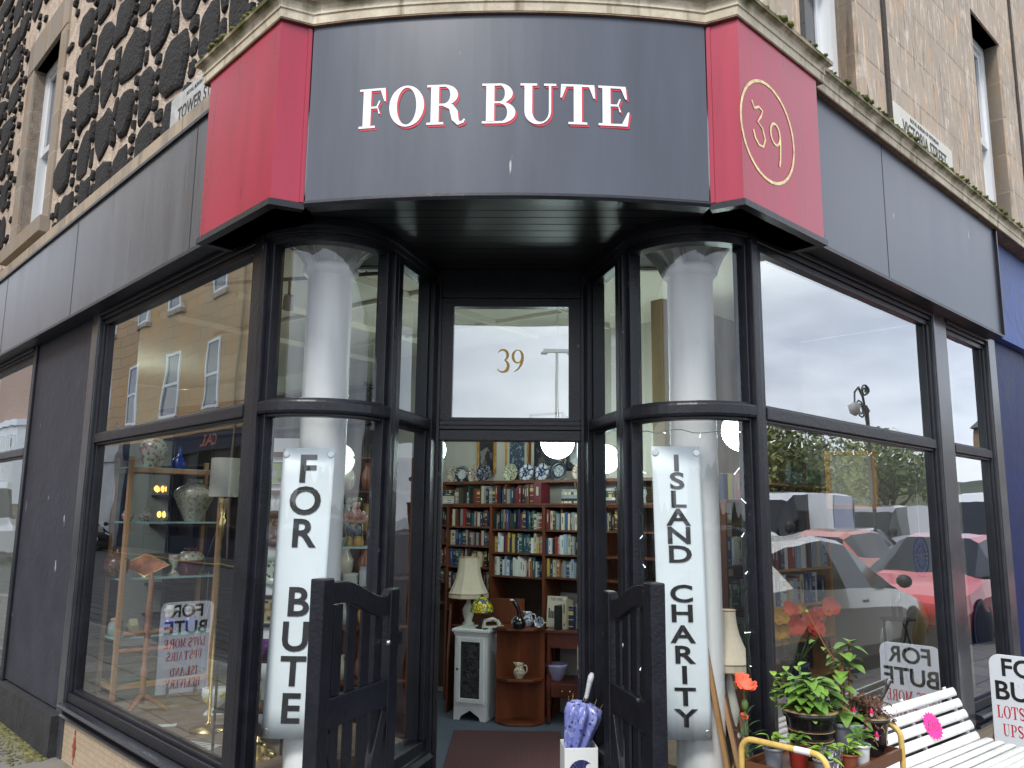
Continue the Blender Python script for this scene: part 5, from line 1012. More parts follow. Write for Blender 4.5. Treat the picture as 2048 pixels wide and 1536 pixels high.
# floor lamp
c = (2.685, -0.360, 1.809); t = thing('floor_lamp', 'brass standard lamp with a pale drum shade behind the left window', 'lamp', tuple(Lp(c[0], c[1], .43))); z0 = c[2]-.43
b = MB(); b.lathe([(.082,z0-.11),(.080,z0+.11)], (0,0,0), 28); b.build('lamp_shade', mat('drum_linen', (.62,.60,.52), .85, var=.05, vscale=60), t)
b = MB(); b.lathe([(.10,0),(.10,.015),(.03,.03),(.009,.05),(.009,z0-.34),(.018,z0-.33),(.022,z0-.24),(.012,z0-.22),(.026,z0-.16),(.026,z0-.12)], (0,0,0), 16); b.build('stand', BRASS, t)
t = thing('flower_vase', 'white fan shaped vase painted with yellow flowers on the window floor', 'vase', (-1.874, 5.072, 0.431)); t.rotation_euler.z = .4
b = MB(); b.lathe([(.055,0),(.05,.01),(.03,.03),(.03,.045),(.055,.075),(.068,.11),(.066,.15),(.06,.15)], (0,0,0), 24, Matrix.Diagonal((1.15,.7,1,1))); b.build('body', mat('white_china', (.66,.68,.64), .2), t)
b = MB()
for k in range(7):
    a = -1.57+rb.uniform(-1, 1); zz = rb.uniform(.07,.13); r = .068; m = T(r*1.14*math.cos(a), r*.71*math.sin(a), zz) @ RZ(a) @ RY(PI/2); b.lathe([(.0,.004),(.009,.003),(.011,.0)], (0,0,0), 7, m)
b.build('painted_flowers', mat('flower_yellow', (.55,.45,.04), .4), t)
for i, (p, r, w, h) in enumerate((((-2.067, 4.771, 0.432), .3, .09, .03), ((-1.721, 4.387, 0.432), -.35, .13, .07))):
    o = MB().box(-w, w, -h, h, 0, .0015).build('paper_notice', MATS['paper']); o.location = p; o.rotation_euler.z = r; tag(o, ('narrow white paper lying on the left window floor', 'white printed notice lying nearest the sill in the left window')[i], 'paper')
    if i:
        b = MB()
        for k in range(4): b.quad((-.1, .045-.025*k, .0018), (.1-.03*(k % 2), .045-.025*k, .0018), (.1-.03*(k % 2), .053-.025*k, .0018), (-.1, .053-.025*k, .0018))
        b.build('print', SGK, o)
# --- white panel with hung pictures and plates left of the left column
PANW = mat('panel_white', (.62,.64,.65), .6, var=.04, vscale=3); PY = 4.62
o = tag(MB().box(-1.56, -1.13, PY, PY+.03, FLZ, 2.03).build('partition', PANW, bevel=.002), 'white boarded partition hung with plates behind the left curved window', 'partition')
for x in (-1.47, -1.32): MB().box(x, x+.006, PY-.0015, PY+.001, .1, 2.02).build('board_joint', mat('joint_dark', (.15,.15,.15), .8), o)
for i, py in enumerate((908, 985)):
    p = (-1.464, 4.600, 1.939) if i == 0 else (-1.451, 4.600, 1.724); b = MB(); b.box(-1.55, -1.15, PY-.022, PY-.0005, p[2]-.012, p[2]+.012); b.build('hanging_rail', WOODB, o)
def hang(px): return T(px[0], PY-.001, px[2])
ART4 = pattern('art_landscape', (.20,.26,.08), (.10,.08,.08), (.25,.28,.40), 14, 0)
picture('small unframed landscape of a blue sky over green fields on the partition', hang((-1.452, 4.600, 1.835)), .155, .125, .004, PANW, PANW, ART4, .001)
picture('dark framed town view low on the white partition', hang((-1.464, 4.600, 1.080)), .15, .17, .02, mat('black_frame', (.015,.015,.015), .4), MNT, pattern('art_town', (.30,.26,.13), (.05,.04,.03), (.12,.09,.05), 22, 0), .012)
plate('round brown wooden plate with a figure relief on the partition', hang((-1.428, 4.600, 1.525)) @ RX(PI/2), .10, mat('plate_brown', (.10,.035,.025), .35), pattern('relief', (.10,.035,.025), (.30,.15,.05), (.3,.17,.06), 26, 0), None)
plate('round pale green plate with a dark bird on the partition', hang((-1.427, 4.600, 1.300)) @ RX(PI/2), .08, mat('plate_green', (.38,.45,.40), .25), pattern('bird', (.38,.45,.40), (.06,.05,.04), (.08,.10,.05), 28, 0), None)
# stepped trinket stand
t = thing('trinket_stand', 'dark three tier stand of trinkets left of the left column', 'stand', (-1.42, 4.35, FLZ))
TZ = ((-1.385, 4.300, 0.877)[2], (-1.395, 4.300, 0.636)[2], (-1.378, 4.300, 0.359)[2])
for z_ in TZ: b = MB(); b.box(-.16, .20, -.10, .16, z_-FLZ-.012, z_-FLZ); b.build('shelf', mat('ebony', (.012,.011,.011), .3), t)
for x, y in ((-.15,-.09),(.19,-.09),(-.15,.15),(.19,.15)): b = MB(); b.tube([(x,y,0),(x,y,TZ[0]-FLZ-.0125)], .007, 6); b.build('post', MATS['ebony'], t)
lathe_thing('glass_bowl', 'purple glass bowl on the top tier of the trinket stand', 'bowl', (-1.37, 4.31, TZ[0]+.0005), [(.03,0),(.035,.006),(.05,.04),(.058,.09),(.052,.09),(.04,.03)], mat('purple_glass', (.10,.03,.14), .12, spec=.7))
lathe_thing('glass_vase', 'pinched red glass vase on the top tier of the trinket stand', 'vase', (-1.27, 4.30, TZ[0]+.0005), [(.024,0),(.028,.02),(.02,.05),(.03,.09),(.012,.13),(.0,.155)], mat('red_glass', (.45,.03,.02), .12, spec=.7))
lathe_thing('glass_basket', 'pink striped glass basket beside the purple bowl', 'basket', (-1.47, 4.35, TZ[0]+.0005), [(.02,0),(.03,.03),(.045,.07),(.04,.07)], mat('pink_glass', (.35,.10,.14), .15, spec=.7), parts=(('handle', [(.004,.07),(.006,.13),(.018,.155),(.0,.175)], mat('pink_glass', (.35,.1,.14), .15)),))
t = thing('wooden_doll', 'peg doll salt pot with a round head on the middle tier', 'doll', (-1.385, 4.30, TZ[1]+.0005)); b = MB(); b.lathe([(.035,0),(.038,.02),(.026,.035),(.028,.06)], (0,0,0), 16); b.build('base', mat('doll_orange', (.42,.16,.04), .4), t)
b = MB(); b.lathe([(.028,.0605),(.032,.10),(.02,.115)], (0,0,0), 14); b.build('dress', mat('doll_cream', (.5,.45,.26), .4), t); b = MB(); b.ball((0,0,.14), .028, 14); b.build('head', mat('doll_head', (.55,.45,.25), .4), t)
t = lathe_thing('brass_teapot', 'polished brass lidded pot at the foot of the left curved window', 'pot', (-1.343, 4.250, 0.351), [(.05,0),(.09,.02),(.105,.06),(.09,.10),(.05,.12),(.052,.126),(.03,.14),(.01,.15),(.012,.165),(.0,.172)], BRASS, 24)
lathe_thing('stone_bottle', 'brown ribbed earthenware pot behind the brass pot', 'pot', (-1.474, 4.500, 0.387), [(.05,0),(.075,.03),(.08,.07),(.06,.11),(.065,.12),(.05,.13)], mat('earthenware', (.16,.06,.04), .4))
# glass shelf with figurine right of the left column
sz = (-0.926, 4.250, 1.447)[2]
t = thing('glass_table', 'glass display shelf with slim posts behind the left half gate', 'shelf', (-.93, 4.28, FLZ)); b = MB(); b.box(-.13, .13, -.10, .12, sz-FLZ-.01, sz-FLZ); b.build('glass_top', SHG, t)
for x in (-.12, .12): b = MB(); b.tube([(x,.1,0),(x,.1,sz-FLZ-.0105)], .008, 8); b.build('leg', STEEL, t)
t = thing('figurine', 'glazed pottery boy with a green cap leaning on a barrel', 'figurine', (-.905, 4.25, sz+.0005), .2); fg = .235
GRC = pattern('green_glaze', (.12,.17,.05), (.40,.42,.22), (.35,.36,.16), 40, 0); PKC = pattern('pink_glaze', (.50,.28,.23), (.58,.5,.42), (.32,.12,.1), 45, 0)
b = MB(); b.tube([(-.018,0,.045),(-.02,0,.085),(-.012,0,.115),(-.008,0,.14)], [.024,.028,.024,.02], 12); b.tube([(.02,0,.045),(.02,0,.085),(.010,0,.115)], [.024,.028,.024], 12); b.build('breeches', pattern('breeches', (.03,.04,.05), (.2,.2,.1), (.14,.15,.06), 50, 0), t)
b = MB(); b.tube([(0,0,.105),(0,0,.13),(0,0,.16),(0,0,.182),(0,0,.194)], [.026,.034,.037,.026,.012], 14); b.tube([(-.032,0,.17),(-.05,-.008,.145),(-.042,-.03,.125),(-.015,-.038,.125)], [.013,.016,.013,.009], 10); b.tube([(.032,0,.17),(.048,-.008,.145),(.042,-.028,.125),(.018,-.038,.122)], [.013,.016,.013,.009], 10); b.build('jacket', PKC, t)
b = MB(); b.ball((.004,-.004,.212), .021, 14, (1,1,1.15)); b.ball((.008,-.026,.210), .0045, 8); b.ball((-.012,-.04,.124), .008, 8); b.ball((.015,-.04,.121), .008, 8); b.build('skin', mat('glazed_skin', (.58,.36,.26), .25), t)
b = MB(); b.ball((-.008,.004,.232), .032, 14, (1.25,1.1,.55)); b.ball((-.026,.006,.222), .02, 10, (1,1,.8)); b.build('cap', GRC, t); b = MB(); b.ball((.006,-.018,.190), .012, 8, (1.2,.8,.8)); b.build('neckerchief', mat('kerchief', (.35,.06,.03), .3), t)
b = MB(); b.lathe([(.024,0),(.026,.02),(.02,.05)], (-.024,-.004,0), 12); b.lathe([(.026,0),(.03,.02),(.022,.05)], (.02,-.012,0), 12); b.build('boots', mat('boot_gold', (.38,.22,.04), .25, var=.5, vscale=30), t)
t = thing('pottery_clog', 'pale pottery planter with an upturned prow and painted flower', 'planter', (-1.0, 4.23, sz+.0005), .1); b = MB(); b.prism([(-.07,.0),(.05,.0),(.065,.03),(.07,.05),(.03,.04),(-.01,.035),(-.04,.055),(-.052,.09),(-.05,.115),(-.075,.115),(-.085,.07),(-.085,.03)], -.03, .03, Matrix(((1,0,0,0),(0,0,-1,0),(0,1,0,0),(0,0,0,1)))); b.build('body', pattern('clog_glaze', (.45,.48,.38), (.30,.12,.10), (.2,.25,.15), 14, 0), t, .008)
for i, (px, m) in enumerate(((668, 'lilac'), (700, 'white'), (725, 'glass'))):
    lathe_thing('ornament', ('lilac china pot under the glass shelf', 'white ruffled china pot under the glass shelf', 'clear glass bud vase under the glass shelf')[i], 'ornament', tuple(Vector((-0.954, 4.300, 1.244))+Vector(((px-690)*.0026, 0, 0))), [(.03,0),(.04,.02),(.036,.05),(.042,.065),(.03,.06)] if i < 2 else [(.02,0),(.022,.07),(.016,.09),(.02,.1)], mat('orn_'+m, dict(lilac=(.3,.25,.38), white=(.6,.62,.55), glass=(.4,.45,.45))[m], .15, spec=.7))
# dark furniture seen through the left side window
t = thing('tall_cabinet', 'dark brown cabinet of china seen through the left side window', 'cabinet', (-1.12, 5.75, FLZ), .35); b = MB(); b.box(-.28,.28,-.12,-.10,0,1.9) if False else b.box(-.28,-.255,-.13,.13,0,1.95); b.box(.255,.28,-.13,.13,0,1.95); b.box(-.2545,.2545,.11,.13,0,1.95); b.build('carcass', WOODB, t)
for z_ in (.1,.45,.8,1.12,1.42,1.70,1.93):
    b = MB(); b.box(-.2545,.2545,-.13,.109,z_,z_+.018); b.build('shelf', WOODB, t)
VC = [(.5,.46,.36),(.30,.10,.05),(.05,.08,.22),(.35,.38,.36),(.45,.30,.10),(.10,.16,.10)]
n_ = 0
for zi, z_ in enumerate((.45,.8,1.12,1.42,1.70)):
    for xi, x in enumerate((-.17,-.02,.14)):
        s_ = rb.uniform(.8,1.2); q = VC[(zi*3+xi) % 6]; p = T(-1.12,5.75,FLZ) @ RZ(.35) @ Vector((x,-.02,z_+.0185))
        lathe_thing('china_pot', f'{["cream","rust","navy","grey","amber","green"][(zi*3+xi) % 6]} china pot {["left","middle","right"][xi]} on {["bottom","second","third","fourth","top"][zi]} shelf of the tall cabinet', 'pot', tuple(p), [(.03*s_,0),(.05*s_,.03*s_),(.055*s_,.09*s_),(.03*s_,.14*s_),(.035*s_,.17*s_),(.028*s_,.17*s_)], mat(f'china_{(zi*3+xi) % 6}', q, .2, spec=.6), 16, 'china pots in the tall cabinet')
# --- right curved window: slat wall, bookshelf, lamp, leaning frames, suitcase
SLAT = mat('slatwall', (.46,.41,.30), .6); t = thing('slat_wall', 'beige slatted display board behind the right curved window', 'display board', tuple(Rp(3.7, -1.50, .9))); ti = inv(t)
for k in range(16): b = MB(MR); b.box(3.3, 4.1, -1.518, -1.49, .35+k*.10, .35+k*.10+.088); o = b.build('slat', SLAT, t); o.matrix_parent_inverse = ti
t = thing('narrow_bookcase', 'narrow open bookcase beside the slat board on the right', 'bookcase', tuple(Rp(3.35, -1.2, FLZ))); ti = inv(t); NBM = MR @ T(3.2, -1.3, 0)
for q in ((0,.018,-.08,.12,FLZ,1.72),(.40,.418,-.08,.12,FLZ,1.72)): b = MB(NBM); b.box(*q); o = b.build('upright', WOODB, t); o.matrix_parent_inverse = ti
NZ = (.42,.72,1.0,1.28,1.56,1.72)
for z_ in NZ: b = MB(NBM); b.box(.0185,.3995,-.08,.12,z_,z_+.016); o = b.build('shelf', WOODB, t); o.matrix_parent_inverse = ti
FRB = T(*Rp(3.2, -1.3, 0)) @ RZ(math.radians(45)) @ T(0, -.115, 0)
NBN = ['bottom', 'second', 'third', 'fourth', 'fifth', 'top']
for j, z_ in enumerate(NZ):
    if j in (0, 4): continue
    row(FRB, .03, .34 if j == 5 else .395, z_+.0165, .20, LITE if j % 2 else DARK, f'on the {NBN[j]} shelf of the narrow bookcase', (.045,.07), .14)
bell('tall cream cone lamp shade inside the right curved window', tuple(Vector((0.928, 4.050, 0.906))-Vector((0,0,.30))), .045, .125, .27, 20, .30)
picture('oak framed picture leaning against the right column', T(*(0.845, 3.930, 0.812)) @ RZ(1.25) @ RX(-.16), .30, .72, .05, WOODO, WOODB, ART3, .01)
picture('mirror backed oak frame leaning behind the first leaning frame', T(*(0.922, 4.020, 0.729)) @ RZ(1.2) @ RX(-.2), .28, .66, .03, WOODP, WOODO, WOODB, .01)
t = thing('suitcase', 'brown leather suitcase behind the cream cone lamp', 'suitcase', tuple(Vector((1.073, 4.350, 0.659)))); t.rotation_euler.z = .5; LEA = mat('leather', (.16,.04,.02), .4, var=.3, vscale=20)
b = MB(); b.box(-.20,.20,-.07,.07,0,.24); b.build('body', LEA, t, .02); b = MB(); b.tube([(-.05,-.02,.24),(-.04,-.02,.275),(.04,-.02,.275),(.05,-.02,.24)], .009, 8); b.build('handle', GLB, t)
for x in (-.12,.12): b = MB(); b.box(x-.012,x+.012,-.076,-.0702,.12,.16); b.build('clasp', BRASS, t)
# --- flowers
GREEN = mat('leaf_green', (.09,.22,.025), .5, var=.35, vscale=12, vcol=(.20,.36,.06)); GREEND = mat('leaf_dark', (.035,.085,.03), .5, var=.4, vscale=14); GRED = mat('leaf_fuchsia', (.05,.075,.03), .5, var=.5, vscale=25, vcol=(.14,.05,.03))
LIME = mat('leaf_lime', (.22,.38,.04), .5, var=.3, vscale=12)
STEM = mat('stem_green', (.10,.17,.04), .6); STEMR = mat('stem_red', (.26,.09,.04), .6)
def leaf(b, p, d, L_, w, droop=.4, fold=.25, n=5):
    d = Vector(d).normalized(); side = d.cross(Vector((0,0,1)));  side = side.normalized() if side.length > .05 else Vector((1,0,0)); up_ = side.cross(d)
    vs = []; q = Vector(p)
    for i in range(n+1):
        s_ = i/n; ww = w*math.sin(PI*min(1, s_*.92+.05))**.8*(1-s_*.25); c = q+d*(L_*s_)-Vector((0,0,1))*(droop*L_*s_*s_)
        vs += [c-side*ww+up_*ww*fold, c, c+side*ww+up_*ww*fold]
    b.add(vs, [(i*3+j, i*3+j+1, i*3+j+4, i*3+j+3) for i in range(n) for j in (0, 1)], True)
def poppy(b, c, r, d=(0,-.5,.85)):
    d = Vector(d).normalized(); a = d.cross(Vector((1,0,.1))).normalized(); e = d.cross(a); rr = random.Random(int(c[0]*1000)+int(c[2]*700))
    for k in range(6):
        t0 = 2*PI*k/6+rr.random()*.3; n = 7; vs = []; o = .8 if k % 2 else 1
        for i in range(n+1):
            for j in range(4):
                th = t0+(i/n-.5)*1.5; q = j/3; rad = r*o*(.08+q*.92)*(1+.07*math.sin(i*2.7+k)); h = r*(.65*q*q+.06*math.sin(i*3+k)*q)-(.0 if o == 1 else .08*r)
                vs.append(Vector(c)+a*rad*math.cos(th)+e*rad*math.sin(th)+d*h)
        b.add(vs, [(i*4+j, i*4+j+1, i*4+j+5, i*4+j+4) for i in range(n) for j in range(3)], True)
POP = mat('poppy_red', (.78,.035,.015), .55, var=.3, vscale=30, vcol=(.85,.12,.04)); POPY = mat('poppy_yellow', (.62,.33,.02), .55, var=.3, vscale=30); POPP = mat('poppy_pink', (.78,.14,.07), .55, var=.3, vscale=30)
vb = Vector((2.288, -0.220, 0.717)); vb = MR @ vb
t = thing('poppy_arrangement', 'vase of artificial red and yellow poppies inside the right window', 'flowers', tuple(vb)); ti = inv(t)
b = MB(); b.lathe([(.05,0),(.06,.03),(.065,.10),(.05,.16),(.055,.18),(.045,.18)], tuple(vb), 20); o = b.build('vase', mat('dark_vase', (.03,.03,.05), .2), t); o.matrix_parent_inverse = ti
FL = [(1580,1222,-.2,.042,POPP),(1660,1215,-.18,.05,POPP),(1620,1240,-.2,.05,POPP),(1632,1232,-.26,.045,POPP),(1588,1252,-.16,.052,POP),(1622,1258,-.15,.058,POP),(1556,1235,-.2,.045,POPY),(1558,1262,-.2,.045,POPY),(1600,1218,-.24,.03,POPY)]
FLP = [(2.188, -0.200, 1.156), (2.578, -0.180, 1.149), (2.391, -0.200, 1.097), (2.578, -0.260, 1.098), (2.146, -0.160, 1.091), (2.299, -0.150, 1.065), (2.068, -0.200, 1.133), (2.072, -0.200, 1.069), (2.368, -0.240, 1.150)]
bs = MB(); bl = MB()
for q, f_ in zip(FLP, FL):
    p = MR @ Vector(q); b = MB(); poppy(b, p, f_[3], (.1+rb.uniform(-.4,.4), -.95, .25+rb.uniform(-.2,.3))); o = b.build('flower', f_[4], t); o.matrix_parent_inverse = ti
    bs.tube([vb+Vector((0,0,.17)), (vb+p)/2+Vector((rb.uniform(-.02,.02),0,.06)), p], .003, 5)
for k in range(60):
    a = rb.random()*2*PI; p = vb+Vector((rb.uniform(-.10,.10), rb.uniform(-.05,.05), rb.uniform(.18,.40))); leaf(bl, p, (math.cos(a), math.sin(a), .4), rb.uniform(.04,.08), .007, .3)
o = bs.build('stems', STEM, t); o.matrix_parent_inverse = ti; o = bl.build('foliage', GREEND, t); o.matrix_parent_inverse = ti
pb = Vector((0.880, 3.550, 0.735)); t = thing('poppy_plant', 'single orange poppy with buds rising beside the plant trolley', 'flowers', tuple(pb)); ti = inv(t)
for (q, r) in (((0.874, 3.550, 0.920), .05), ((0.872, 3.550, 0.801), .018)):
    b = MB(); poppy(b, q, r, (.15,-.55,.8)); o = b.build('flower', POPP, t); o.matrix_parent_inverse = ti
b = MB(); q = Vector((0.880, 3.550, 0.851)); b.ball(tuple(q), .018, 10, (.8,.8,1.4)); o = b.build('bud', STEM, t); o.matrix_parent_inverse = ti
b = MB(); b.tube([pb-Vector((0,0,.3)), pb, q, Vector((0.876, 3.550, 0.910))], .004, 6); o = b.build('stems', STEM, t); o.matrix_parent_inverse = ti
b = MB()
for k in range(30): a = rb.random()*2*PI; leaf(b, pb+Vector((rb.uniform(-.03,.03), rb.uniform(-.02,.02), rb.uniform(-.16,.08))), (math.cos(a), math.sin(a), .7), rb.uniform(.05,.09), .006, .3)
o = b.build('foliage', GREEND, t); o.matrix_parent_inverse = ti
# --- oak bookcase and boxed games in the right window
t = thing('display_bookcase', 'open oak bookcase behind the poppies in the right window', 'bookcase', tuple(Rp(3.4, -.8, .43))); ti = inv(t); LBM = MR @ T(2.95, -.75, 0)
for q in ((0,.015,0,-.16,.43,1.83),(.86,.875,0,-.16,.43,1.83)): b = MB(LBM); b.box(q[0],q[1],q[3],q[2],q[4],q[5]); o = b.build('upright', WOODO, t); o.matrix_parent_inverse = ti
b = MB(LBM); b.box(.0155,.8595,-.17,-.1605,.43,1.83); o = b.build('back_panel', MATS['added_dark_shelving'], t); o.matrix_parent_inverse = ti  # added dark panel, dims the interior behind the window reflections
for z_ in (.60,.84,1.055,1.28,1.82): b = MB(LBM); b.box(.0155,.8595,-.16,0,z_,z_+.014); o = b.build('shelf', WOODO, t); o.matrix_parent_inverse = ti
FRL = T(*Rp(2.95, -.74, 0)) @ RZ(math.radians(45))
for j, z_ in enumerate((1.055, 1.28)): row(FRL, .03, .855, z_+.0145, .205, ['red','pale blue','blue','white','cream','navy','white','pale blue'], f'on the {["lower","upper"][j]} shelf of the oak bookcase', (.042,.062), .13)
for i, (q, w, h, c) in enumerate((((3.924, -0.750, 1.901), .20, .15, 'sky'), ((3.355, -0.750, 1.813), .17, .11, 'dark'), ((3.567, -0.720, 1.769), .11, .10, 'green'))):
    p = MR @ Vector((q[0], q[1], 1.8345)); t = thing('boxed_jigsaw', ('blue boxed jigsaw with a harbour picture on the oak bookcase', 'dark boxed jigsaw with a seascape on the oak bookcase', 'small dark green boxed game between the two jigsaws')[i], 'boxed game', tuple(p), math.radians(45)); b = MB(); b.box(-w/2,w/2,-.02,.02,0,h); b.build('box', mat('box_'+c, dict(sky=(.03,.09,.22), dark=(.03,.04,.05), green=(.02,.06,.03))[c], .4), t, .002)
    b = MB(); b.box(-w/2+.01,w/2-.01,-.0215,-.0201,.01,h*.62); b.build('picture', pattern('boxart_'+c, dict(sky=(.25,.33,.36), dark=(.1,.16,.2), green=(.05,.12,.05))[c], (.30,.2,.08), (.06,.14,.2), 22, 0), t)
picture('upright gilt oak frame standing edge on in the right window', MR @ T(*(3.303, -0.350, 1.850)) @ RZ(.95), .30, .36, .03, WOODO, MNT, MNTD, .02)
# sun catcher hung on the glass
q = (3.626, -0.090, 1.391); t = thing('suncatcher', 'round blue mandala suncatcher hanging in the right window', 'suncatcher', tuple(MR @ Vector(q)), math.radians(45)); m = RX(PI/2)
NV = mat('navy_glass', (.02,.05,.30), .15, spec=.7); PKG = mat('pink_glass_petal', (.40,.05,.12), .2); R_ = .125
b = MB(); [b.add([m @ Vector((x, y, z_)) for z_ in (0,.004) for x, y in P], [(0,1,2,3),(7,6,5,4),(0,4,5,1),(2,6,7,3)]) for P in ring((0,0,R_,R_),(0,0,R_*.88,R_*.88),0,360,40)+ring((0,0,R_*.55,R_*.55),(0,0,R_*.46,R_*.46),0,360,32)]; b.build('rings', NV, t)
b = MB()
for k in range(20): a = 2*PI*k/20; b.add([m @ Vector((R_*r_*math.cos(a+o), R_*r_*math.sin(a+o), .002)) for r_, o in ((.55,-.155),(.89,0),(.55,.155))], [(0,1,2)])
for k in range(10): a = 2*PI*k/10; b.add([m @ Vector((R_*r_*math.cos(a+o), R_*r_*math.sin(a+o), .002)) for r_, o in ((.1,0),(.3,-.22),(.48,0),(.3,.22))], [(0,1,2,3)])
b.build('petals', NV, t)
b = MB(); b.tube([(0,0,R_),(0,0,2.03-q[2])], .0015, 4); b.build('thread', WHITE, t)
# dark floral tray, plates, wire stand
plate('large black tray painted with flowers and a gold edge in the right window', MR @ T(*(4.486, -0.420, 0.869)) @ RX(PI/2-.2), .15, mat('tray_gold', (.30,.22,.06), .3), pattern('tray_flowers', (.015,.015,.017), (.30,.12,.10), (.16,.19,.06), 20, 0), None)
plate('white floral plate standing left of the black tray', MR @ T(*(3.731, -0.350, 0.876)) @ RX(PI/2-.15), .10, mat('plate_white2', (.6,.6,.58), .25), pattern('plate_flower2', (.58,.58,.55), (.2,.12,.15), (.15,.2,.12), 30, 0), None)
t = thing('wire_stand', 'black wrought iron stand with twisted legs in the right window', 'stand', tuple(MR @ Vector(((3.548, -0.220, 0.833)[0], -.22, .4305)))); zt = (3.617, -0.220, 1.018)[2]-.43
b = MB(); b.lathe([(.10,zt-.008),(.10,zt)], (0,0,0), 24); b.build('top', GLB, t)
for k in range(3): a = 2*PI*k/3+.5; b = MB(); b.tube([(.08*math.cos(a+.15*math.sin(i*1.9)), .08*math.sin(a+.15*math.sin(i*1.9)), (zt-.0085)*i/12) for i in range(13)], .007, 6); b.build('leg', GLB, t)
t2 = thing('metal_castle', 'small crenellated metal ornament on the wrought iron stand', 'ornament', (t.location.x, t.location.y, .43+zt+.0005), math.radians(45)); b = MB(); b.prism([(-.07,0),(-.045,0),(-.045,.05),(-.03,.07),(.01,.07),(.03,.05),(.03,0),(.06,0),(.06,.12),(.045,.15),(.03,.12),(.03,.095),(-.04,.095),(-.045,.13),(-.06,.15),(-.07,.12)], -.006, .006, Matrix(((1,0,0,0),(0,0,-1,0),(0,1,0,0),(0,0,0,1)))); b.build('body', mat('pewter', (.10,.09,.075), .35, metal=.6), t2)
lathe_thing('purple_jug', 'purple grey pottery jug with trailing vine beside the poppies', 'jug', tuple(MR @ Vector(((2.425, -0.200, 0.799)[0], -.20, .4305))), [(.07,0),(.085,.03),(.09,.12),(.075,.20),(.07,.26),(.075,.28),(.065,.28)], pattern('vine_glaze', (.14,.13,.20), (.22,.30,.16), (.26,.20,.14), 12, 0), 26)
# fairy lights
BULB = mat('fairy_bulb', (.8,.8,.85), .3, emit=(.9,.95,1), estr=1.0); WIRE = mat('fairy_wire', (.02,.05,.025), .5)
def fairy(label, pts, k):
    t = thing('fairy_lights', label, 'fairy lights', tuple(pts[0])); ti = inv(t); P = []
    for a, c in zip(pts, pts[1:]):
        n = max(2, int((c-a).length/.035))
        for i in range(n): P.append(a+(c-a)*i/n+Vector((rb.uniform(-.012,.012), rb.uniform(-.006,.006), rb.uniform(-.012,.012))))
    P.append(pts[-1]); b = MB(); b.tube(P, .0022, 5); o = b.build('wire', WIRE, t); o.matrix_parent_inverse = ti
    for i in range(2, len(P), k):
        d = Vector((rb.uniform(-.03,.03), rb.uniform(-.01,.01), rb.uniform(-.03,.0))); b = MB(); b.tube([P[i], P[i]+d], .0016, 4); b.ball(tuple(P[i]+d), .0036, 6); o = b.build('bulb', BULB, t); o.matrix_parent_inverse = ti
fairy('fairy lights strung along the top and left of the right window', [Rp(3.70,-.10,1.99), Rp(2.9,-.10,2.005), Rp(2.2,-.10,1.985), Rp(1.74,-.10,1.99), Rp(1.74,-.10,1.5), Rp(1.73,-.10,1.0), Rp(1.74,-.10,.6)], 4)
ca = lambda a, z_, r=.30: Vector((2*KX-(AC.x+r*math.cos(math.radians(a))), AC.y+r*math.sin(math.radians(a)), z_))
fairy('fairy lights strung round the head of the right curved window', [ca(335,.9), ca(335,1.5), ca(335,1.99), ca(315,1.985), ca(290,1.99), ca(265,1.98), ca(242,1.985), ca(235,1.5), ca(236,.9)], 4)
# ================================================ on the pavement
PV = .04
WHT = mat('bench_white', (.74,.74,.71), .5, var=.12, vscale=9, bump=.15, bscale=30); add_scuffs(WHT, (.36,.36,.33), (40,40,40), .70, .03)
# --- slatted bench
ba = math.radians(41.5); BM_ = Matrix(((math.cos(ba), math.sin(ba), 0, 2.419), (math.sin(ba), -math.cos(ba), 0, 4.708), (0,0,1,0), (0,0,0,1)))   # x along to the right end, y towards the street
t = thing('slatted_bench', 'white slatted bench with a pink price star beside the plant trolley', 'bench', tuple(BM_ @ Vector((-.6, .2, PV)))); ti = inv(t)
def bslat(name, c0, n_, th, wd, x0, x1):
    b = MB(BM_); e = Vector(n_).normalized(); f_ = Vector((0, -e.z, e.y)); c0 = Vector((0, c0[0], c0[1])); pr = []
    for k in range(12):
        a = 2*PI*k/12; sx, sy = math.cos(a), math.sin(a); p_ = (abs(sx)**4+abs(sy)**4)**-.25; pr.append(c0+f_*(wd/2*sx*p_)+e*(th/2*sy*p_))
    vs = []
    for x, s_ in ((x0,.75),(x0+.008,1),(x1-.008,1),(x1,.75)): vs += [Vector((x, c0.y+(q.y-c0.y)*s_, c0.z+(q.z-c0.z)*s_)) for q in pr]
    b.add(vs, [(j*12+k, j*12+(k+1) % 12, (j+1)*12+(k+1) % 12, (j+1)*12+k) for j in range(3) for k in range(12)]+[list(range(12)), list(range(36,48))], True); o = b.build(name, WHT, t); o.matrix_parent_inverse = ti
for k in range(5): q = (k+.5)/5; bslat('back_slat', (-.130*(1-q)-.0, .705-.262*q), (0, .9, .44), .016, .046, -1.16, .0)
for k in range(7): bslat('seat_slat', (.028+k*.054, .438+.012*abs(k-3)/3), (0, 0, 1), .018, .044, -1.16, .045)
for x in (-1.08, -.56, -.05):
    b = MB(BM_); b.tube([(x,-.155,.70),(x,-.02,.435),(x,.0,.40),(x,.36,.40)], .012, 8); o = b.build('bracket', WHT, t); o.matrix_parent_inverse = ti
for x in (-1.08, -.05):
    for y, y2 in ((.02,-.06), (.34,.38)): b = MB(BM_); b.tube([(x,y,.40),(x,y2,PV)], .016, 8); o = b.build('leg', WHT, t); o.matrix_parent_inverse = ti
PINK = mat('neon_pink', (.85,.03,.28), .6); INK = mat('ink', (.02,.02,.03), .7)
q = Vector((2.028, 4.400, 0.586)); t = thing('price_tag', 'neon pink starburst price tag hanging on the white bench', 'price tag', tuple(q)); t.rotation_euler = (-.3, 0, -.1)
